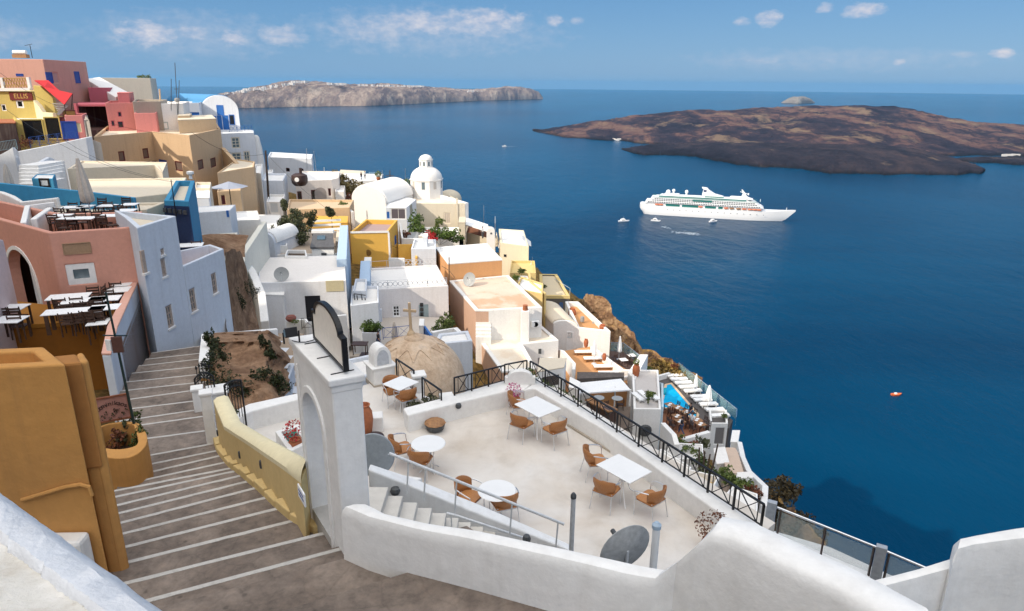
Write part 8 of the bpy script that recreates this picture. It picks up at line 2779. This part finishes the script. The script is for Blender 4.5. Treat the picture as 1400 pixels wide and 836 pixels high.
for k,(px,py,lab)in enumerate([(915,563,'far left dining table on the deck below the pool'),(926,567,'far right dining table on the deck below the pool'),(925,579,'middle left dining table on the deck'),(929,586,'front left dining table on the deck'),(938,573,'dining table beside the waiter'),(952,584,'right dining table on the deck'),(957,590,'front right dining table by the white wall')]):
 put(CT2,px,py,ZK,.4,lab,GD)
 for j in range(2):
  p=P(px,py,ZK);a_=.4+(j*pi)
  place(DC,(p.x+.75*cos(a_),p.y+.75*sin(a_),ZK),a_+pi/2,'%s dark chair of the %s'%('right' if j==0 else 'left',lab.replace(' on the deck below the pool','').replace(' on the deck','')),GDC)
for(px,py,pr_,lab,rz)in((945,588,PWT,'waiter in a white shirt standing on the deck below the pool',2.4),(931,594,PB,'diner in black standing at the front of the deck',1.0),(943,574,PB,'dark-haired person behind the waiter on the deck',2.0)):
 p=P(px,py,ZK);place(pr_,(p.x,p.y,ZK),rz,lab,'people on the deck below the pool')
wall_path('white_wall','low white wall at the front of the restaurant deck',[P(936,601,ZK+.6),P(954,596,ZK+.6),P(972,591,ZK+.6)],.4,WHITE,ZK-4)
for(px,py,Y,mt,lab)in((930,604,50,LEAF2,'yellow-green plant at the front left of the restaurant deck'),(950,610,48,RUST,'reddish plant below the white deck wall'),(960,605,48,OLIVE,'tall olive plant below the white deck wall'),(942,615,46,LEAF2,'small green plant on the grey ledge'),(953,628,43,LEAF,'round shrub by the tall cactus'),(992,646,40,LEAF2,'yellow-green shrub beside the lower steps'),(1000,657,39,LEAF2,'second yellow-green shrub lower down'),(1016,664,38,LEAF2,'yellow-green shrub near the terrace edge'),(1028,672,37.5,RUST,'pink-brown plant in a pot near the terrace edge')):
 q=PY(px,py,Y)
 shrub('garden_plant',lab,[(tuple(q),.75,.6,.6),(tuple(q+Vector((.4,0,-.3))),.5,.5,.4)],330,.11,mt,'plants on the lower ledges',seed=int(px))
def ledge(label,pts,zb_=-52,mat=None,roof=None,par=.15,name='white_house',cat='house',**kw):
 return house(name,label,pts,None,zb_,mat or WHITE,roof or WHITE,par=par,**kw)
def ledge2(label,pts,zp,name='white_house',cat='house',mat=None,roof=None,par=.12,sink=.12,**kw):
 return house(name,label,pts,PY(*zp).z,-54,mat or WHITE,roof or ROOFW,par=par,sink=sink,**kw)
ledge2('pale grey ledge below the front wall of the restaurant deck',[(905,627),(962,628),(961,607),(918,605)],(930,615,46),'ledge','ledge',roof=plaster('ledge_roof',(.6,.58,.57)))
ledge2('white block with a rounded top beside the steps to the sea',[(980,634),(997,632.5),(991,611),(976,613)],(985,634,43),bevel=.2,par=0)
ledge2('low white roof seen through the middle of the black railing',[(882,624),(929,652),(946,639),(905,613)],(905,635,40.5))
ledge2('small yellow-floored patio seen through the black railing',[(927,656),(974,669),(984,651),(940,641)],(950,655,38),'patio','patio',roof=plaster('yellow_ochre_roof',(.6,.42,.18)),sink=.5)
ledge2('white roof beside the near end of the black railing',[(978,690),(1036,706),(1036,675),(1002,664)],(1005,690,34))
lh=ledge2('small white hut with a dark window at the end of the outer steps',[(1006,654),(1030,652.5),(1028,645),(1008,646)],(1018,653,40),par=0)
opx(lh,1010,657,1017,666,fw=.06,pane=GLASSD)
opx(lh,1020,656,1028,667,fw=.06,pane=GLASSB)
ledge2('tiled brown patio floor under the black railing',[(800,590),(858,618),(866,598),(826,578)],(830,597,46),'patio','patio',roof=plaster('patio_brown',(.40,.30,.22),amount=.6,streak=0),sink=.4)
mb=MB()
for k in range(8):
 q=PY(998+1.0*k,616+4.2*k,47-.9*k)
 mb.box((q.x,q.y,q.z-1.5),(1.1,.9,3))
_props(mb.build('cliff_steps',plaster('cliff_step',(.55,.42,.33),amount=.6),None,bevel=.02),'pinkish steps going down beside the tall white sea wall','steps')
wall_path('sea_wall','tall white wall sweeping down along the outer steps',[PY(1000,603,52),PY(1008,604,51),PY(1012,624,47),PY(1020,643,43),PY(1042,664,39),PY(1040,690,36)],.4,WHITE,-56)
q=PY(1003,597,52)
house('white_pier','white square pier at the top of the outer steps',[(999,604,51),(1009,604,51),(1010,601,53),(1000,601,53)],None,-50,WHITE,WHITE,par=0,cat='pier')
q=PY(963,640,42)
t=thing('cactus',(q.x,q.y,q.z-1),'dark branching cactus with tall bare stems behind the railing','cactus')
mb=MB()
for dx_,h_ in((-.5,1.6),(-.1,1.3),(.3,1.1),(.75,1.9)):
 mb.tube([q+Vector((dx_*.3,0,-1)),q+Vector((dx_*.8,0,.2)),q+Vector((dx_,0,h_))],[.08,.07,.05],6)
mb.build('stems',BARK,t,merge=0)
mb=MB();leaves(mb,[(tuple(q+Vector((.2,0,-.4))),.8,.6,.6)],300,.1);mb.build('foliage',LEAF,t,merge=0)
for(px,py,Y,r,rz,lab,mt)in((750,536,22,.55,.35,'dark bush just outside the terrace corner',LEAF),(772,548,21.5,.5,.4,'dark bush outside the black railing, second one',LEAF),(779,560,21,.35,.5,'climbing bush standing through the black railing',LEAFD),(735,525,23,.45,.3,'low bush behind the arched pediment',LEAF)):
 q=PY(px,py,Y)
 shrub('terrace_bush',lab,[(tuple(q),r,r,rz),(tuple(q+Vector((r*.6,.2,-.2))),r*.7,r*.6,rz*.8)],620,.06,mt,'bushes outside the cafe terrace',seed=int(px))
dk=leafmat('brown_scrub',(.018,.016,.008),(.085,.06,.025))
shrub('cliff_bush','dark bush on the cliff edge right of the lower terrace',[blob(1062,672,52,2.0,1.2),blob(1076,670,50,1.4,1.2),blob(1050,684,46,1.5,1.3)],1600,.17,dk)
shrub('cliff_bush','brown scrub seen through the glass balustrade',[blob(1085,712,44,1.5,1.1),blob(1104,732,40,1.5,1.1),blob(1070,705,44,1.3,1.0)],1500,.15,dk)
q=PY(1050,700,40)
crag([(1040,672,48,730,0),(1055,668,48,735,0),(1070,690,44,740,0),(1090,706,41,748,0),(1110,722,39,755,0),(1124,738,37,765,0),(1134,760,35,780,0)],9,60,30,1.2)
cable('cable','overhead cable running across the yellow bar',PY(-5,96,60),PY(105,152,70),.6)
cable('cable','overhead cable from the bar over the tan building',PY(105,152,70),PY(262,182,82),.8)
cable('cable','overhead cable from the tan building corner to the wooden pole',PY(262,181,82.5),PY(364,210,90),1.2,.018)
cable('cable','upper overhead cable running down from the wooden pole to the yellow house',PY(364,210,90),PY(545,340,80),1.6,.018)
cable('cable','lower overhead cable crossing the white walls on the left',PY(85,190,60),PY(237,247,44),.6)
cable('cable','thin cable from the left edge to the blue house antenna',PY(-5,140,50),PY(237,249,42),1.0)
S0,B0=P(884,291.5,SEA),P(1070,302.5,SEA)
d=B0-S0
LW_=d.length
hd=atan2(d.y,d.x)
HULL=solid('hull_white',(.82,.82,.82),.4,var=.03)
DECKG=solid('green_glass',(.03,.17,.15),.12,var=.25,scale=.05)
SHW2=solid('ship_shadow_glass',(.10,.12,.13),.3,var=.3,scale=.1)
ORNG=solid('lifeboat_orange',(.62,.20,.10),.5)
ship=thing('cruise_ship',S0,'large white cruise ship with green windows and orange lifeboats at anchor','ship',None,hd)
k_=LW_/248.0
ship.scale=(k_,k_,k_)
def sb(mb,name,mat,parent=None,**kw):
 return mb.build(name,mat,parent or ship,local=True,**kw)
st_=[(-13,20,8,.3),(-10,20,12.5,.55),(-2,19,14.5,.8),(10,18,15.5,.96),(40,17.5,16,1),(120,17.5,16,1),(190,17.5,15.5,.96),(222,18,12,.62),(240,19,7.5,.25),(252,20,4,.05),(262,21,2.0,.0),(268,21.5,.5,.0)]
vs,fs=[],[]
for(x,dk_,hb,wl)in st_:
 zb_=-3 if x<246 else lerp(-3,19,(x-246)/22)
 if x<-2:zb_=lerp(-2,11,(-x-2)/11)
 row=[]
 for z,w_ in((zb_,hb*wl*.9),(max(zb_,3),hb*lerp(wl,1,.35)),(max(zb_+.2,10),hb*lerp(wl,1,.75)),(dk_,hb)):
  row+=[(z,w_)]
 for z,w_ in row:vs.append((x,-w_,z))
 for z,w_ in row[::-1]:vs.append((x,w_,z))
n_=8
for i in range(len(st_)-1):
 for j in range(n_-1):
  fs.append((i*n_+j,(i+1)*n_+j,(i+1)*n_+j+1,i*n_+j+1))
 fs.append((i*n_+7,(i+1)*n_+7,(i+1)*n_,i*n_))
fs+=[tuple(range(n_)),tuple((len(st_)-1)*n_+j for j in range(n_))]
mb=MB();mb.add(vs,fs);sb(mb,'hull',HULL,smooth=True)
def tier(x0,x1,w,z0,z1,rake0=0,rake1=0):
 return[(x0,-w,z0),(x1,-w,z0),(x1-rake1,-w,z1),(x0+rake0,-w,z1),(x0,w,z0),(x1,w,z0),(x1-rake1,w,z1),(x0+rake0,w,z1)]
BF=[(0,1,2,3),(7,6,5,4),(0,4,5,1),(1,5,6,2),(2,6,7,3),(3,7,4,0)]
sup=MB()
for tt in(tier(2,208,13.5,17.6,23.2,0,3),tier(-4,212,15.8,23.2,26.6,2,5),tier(4,206,15.2,26.6,33.2,4,10),tier(14,196,14,33.2,34.6,2,3),tier(22,186,12.5,34.6,37.4,3,9),tier(150,192,11,37.4,40,3,12),tier(30,60,9,37.4,40,2,2)):
 sup.add(tt,BF)
so=sb(sup,'superstructure',HULL)
for(x0,x1,z0,z1,w)in((36,62,17.9,22.6,13.6),(66,96,17.9,22.6,13.6),(108,128,17.9,22.6,13.6),(132,140,17.9,22.6,13.6),(10,200,33.6,34.5,14.1),(22,180,35.0,37.0,12.7),(85,120,29.5,33.0,15.3)):
 for s_ in(-1,1):
  mb=MB();mb.box(((x0+x1)/2,s_*w,(z0+z1)/2),(x1-x0,.5,z1-z0));sb(mb,'glazing',DECKG)
for zc_,x0,x1,w in((24.9,2,206,15.85),(28.2,10,200,15.25),(31.2,14,196,15.25)):
 for s_ in(-1,1):
  mb=MB()
  nn_=int((x1-x0)/4.2)
  for k in range(nn_):
   mb.box((x0+(k+.5)*(x1-x0)/nn_,s_*w,zc_),(3.0,.4,1.7))
  o_=sb(mb,'cabin_windows',SHW2,merge=0)
  o_['kind']='stuff'
for s_ in(-1,1):
 mb=MB()
 for k in range(16):
  mb.box((40+k*11.5,s_*(17.62 if False else 16.2),11.5),(1.6,.5,.9))
 o_=sb(mb,'portholes',SHW2,merge=0);o_['kind']='stuff'
for x in(20,27,100,146,156,168,178,188,196,204):
 for s_ in(-1,1):
  mb=MB();mb.tube([(x-4.2,s_*15,20.6),(x-3,s_*15,20.3),(x+3,s_*15,20.3),(x+4.2,s_*15,20.6)],[.5,1.5,1.5,.5],8);sb(mb,'lifeboat',ORNG if x not in(156,168)else TEAK,smooth=True)
mb=MB();mb.extrude([(104,37),(142,37),(139,40),(124,43.5),(113,50),(109,54),(99,55),(100,53),(102.5,52),(100.5,42)],(0,-6,0),(1,0,0),(0,0,1),(0,12,0));sb(mb,'funnel',HULL,bevel=.8)
mb=MB();mb.box((123,0,38),(34,16,2.4));sb(mb,'lounge',DECKG)
for s_ in(-1,1):
 mb=MB();mb.extrude([(103,47),(108,47),(108,51.5),(105.5,50),(103,51.5)],(0,s_*6.1,0),(1,0,0),(0,0,1),(0,s_*.15,0));sb(mb,'funnel_emblem',solid('navy_paint',(.02,.04,.12),.5))
for x,r,z in((38,4.2,43),(48,3.0,46),(72,3.2,45)):
 mb=MB();mb.lathe((x,0,z),[(r*.55,-6),(r*.5,-r*.8)]+[(r*cos(a_*pi/16),r*sin(a_*pi/16))for a_ in range(-6,9)],14);sb(mb,'radome',HULL,smooth=True)
mb=MB();mb.extrude([(170,39),(186,39),(180,43),(177,48),(172,54),(170,54),(173,46)],(0,-1.5,0),(1,0,0),(0,0,1),(0,3,0));mb.beam((168,0,50),(184,0,45.5),1,1);mb.box((183,0,46),(2,5,3));sb(mb,'mast',HULL,merge=0)
mb=MB();mb.tube([(205,0,33),(205,0,38)],.5,6);mb.tube([(252,0,20),(252,0,25)],.5,6);sb(mb,'jackstaff',HULL,merge=0)
WOODB=solid('dark_hull',(.03,.025,.025),.5)
def boat(px,py,L_,rz,label,kind):
 p=P(px,py,SEA)
 t=thing('boat',p,label,'boat','boats around the cruise ship',rz)
 t.scale=(1.15,1.15,1.15)
 mb=MB()
 out=[]
 for x,w,z0,z1 in((-L_/2,.8,.0,1.6),(-L_*.3,1,-.3,1.5),(L_*.1,1,-.3,1.6),(L_*.35,.65,0,1.9),(L_/2,.05,1.2,2.3)):
  w*=L_*.16
  out+=[(x,-w,z1),(x,-w*.55,z0),(x,w*.55,z0),(x,w,z1)]
 mb.add(out,[(4*i+j,4*i+4+j,4*i+4+(j+1)%4,4*i+(j+1)%4)for i in range(4)for j in range(4)]+[(0,1,2,3),(16,17,18,19)])
 mb.build('hull',WOODB if kind else HULL,t,local=True)
 mb=MB();mb.add(tier(-L_*.32,L_*.2,L_*.12,1.4,3.6,.5,1.5),BF);mb.add(tier(-L_*.2,L_*.08,L_*.1,3.6,4.3,.2,.6),BF);c_=mb.build('cabin',HULL,t,local=True)
 for s_ in(-1,1):
  mb=MB();mb.box((-L_*.07,s_*L_*.121,2.6),(L_*.3,.1,.8));mb.build('window',GLASSD,c_,local=True)
 mb=MB();mb.tube([(-L_*.05,0,3.5),(-L_*.05,0,7)],.12,6);mb.build('mast',STEEL,t,local=True)
boat(853,303.5,15,.15,'white tender lying left of the cruise ship stern',0)
boat(896.5,303,13,-.4,'small tender just below the cruise ship stern',0)
boat(925.5,295.5,10,2.9,'low dark boat close under the cruise ship side',1)
boat(952.5,295.5,21,.05,'larger dark-hulled boat alongside the middle of the cruise ship',1)
boat(975,304,12,.3,'white tender below the middle of the cruise ship',0)
boat(842,191.5,22,.2,'white boat moored at the volcanic island landing',0)
p=P(689,200.5,SEA)
boat(689.5,200.8,14,pi,'white speedboat trailing a thin wake in open water',0)
FOAM=solid('foam',(.62,.68,.72),.6,var=.2,scale=.2)
mb=MB()
d0,d1=P(692,200.6,SEA),P(706,200.9,SEA)
mb.add([d0+Vector((0,1.6,.06)),d0+Vector((0,-1.6,.06)),d1+Vector((0,-.3,.06)),d1+Vector((0,.3,.06))],[(0,1,2,3)])
_props(mb.build('wake',FOAM),'thin white wake behind the speedboat','wake',kind='stuff')
mb=MB()
rnd=random.Random(8)
for(xa,ya,xb,yb,n_)in((904,310,917,312,24),(917,317,956,321,70),(925,318,953,320,40)):
 for _ in range(n_):
  t_=rnd.random()
  p=P(lerp(xa,xb,t_)+rnd.gauss(0,.6),lerp(ya,yb,t_)+rnd.gauss(0,.9),SEA+.08)
  s_=rnd.uniform(.8,2.6)
  a_=rnd.uniform(-.3,.3)
  mb.add([p+Vector((s_*cos(a_),s_*sin(a_),0)),p+Vector((0,.5,0)),p-Vector((s_*cos(a_),s_*sin(a_),0)),p-Vector((0,.5,0))],[(0,1,2,3)])
_props(mb.build('foam',FOAM,None,merge=0),'scattered streaks of white foam in front of the cruise ship','foam',kind='stuff')
p=P(1225,541,SEA)
t=thing('orange_boat',p,'small orange open boat alone on the dark water','boat',None,.1)
mb=MB()
out=[]
for x,w,z0,z1 in((-3.6,.9,.3,1.3),(-2,1.5,-.2,1.2),(1,1.5,-.2,1.2),(2.6,1,.1,1.4),(3.8,.1,.9,1.7)):
 out+=[(x,-w,z1),(x,-w*.6,z0),(x,w*.6,z0),(x,w,z1)]
mb.add(out,[(4*i+j,4*i+4+j,4*i+4+(j+1)%4,4*i+(j+1)%4)for i in range(4)for j in range(4)]+[(0,1,2,3),(16,17,18,19)])
mb.build('hull',solid('boat_orange',(.65,.13,.03),.5),t,local=True)
mb=MB();mb.box((-.5,0,1.5),(1.6,1.2,1.0));mb.build('console',WPAINT,t,local=True)
for nm,px0,px1,py,n_,lab in(('quay_houses',829,858,190.3,14,'white landing buildings at the waterline of the volcanic island'),('quay_houses',1368,1388,213.5,9,'white landing huts at the right side of the volcanic island')):
 mb=MB()
 for k in range(n_):
  p=P(lerp(px0,px1,k/(n_-1)),py+(1.8*sin(k/(n_-1)*3.0)if px0<1000 else 0),SEA)
  p=p-Vector((0,12,0))
  mb.box((p.x,p.y,SEA+2.5),(rnd.uniform(5,9),6,rnd.uniform(5,10)))
 _props(mb.build(nm,plaster('village_white',(.8,.78,.74)),None,merge=0),lab,'landing',kind='stuff')
cut_openings()
scrub()
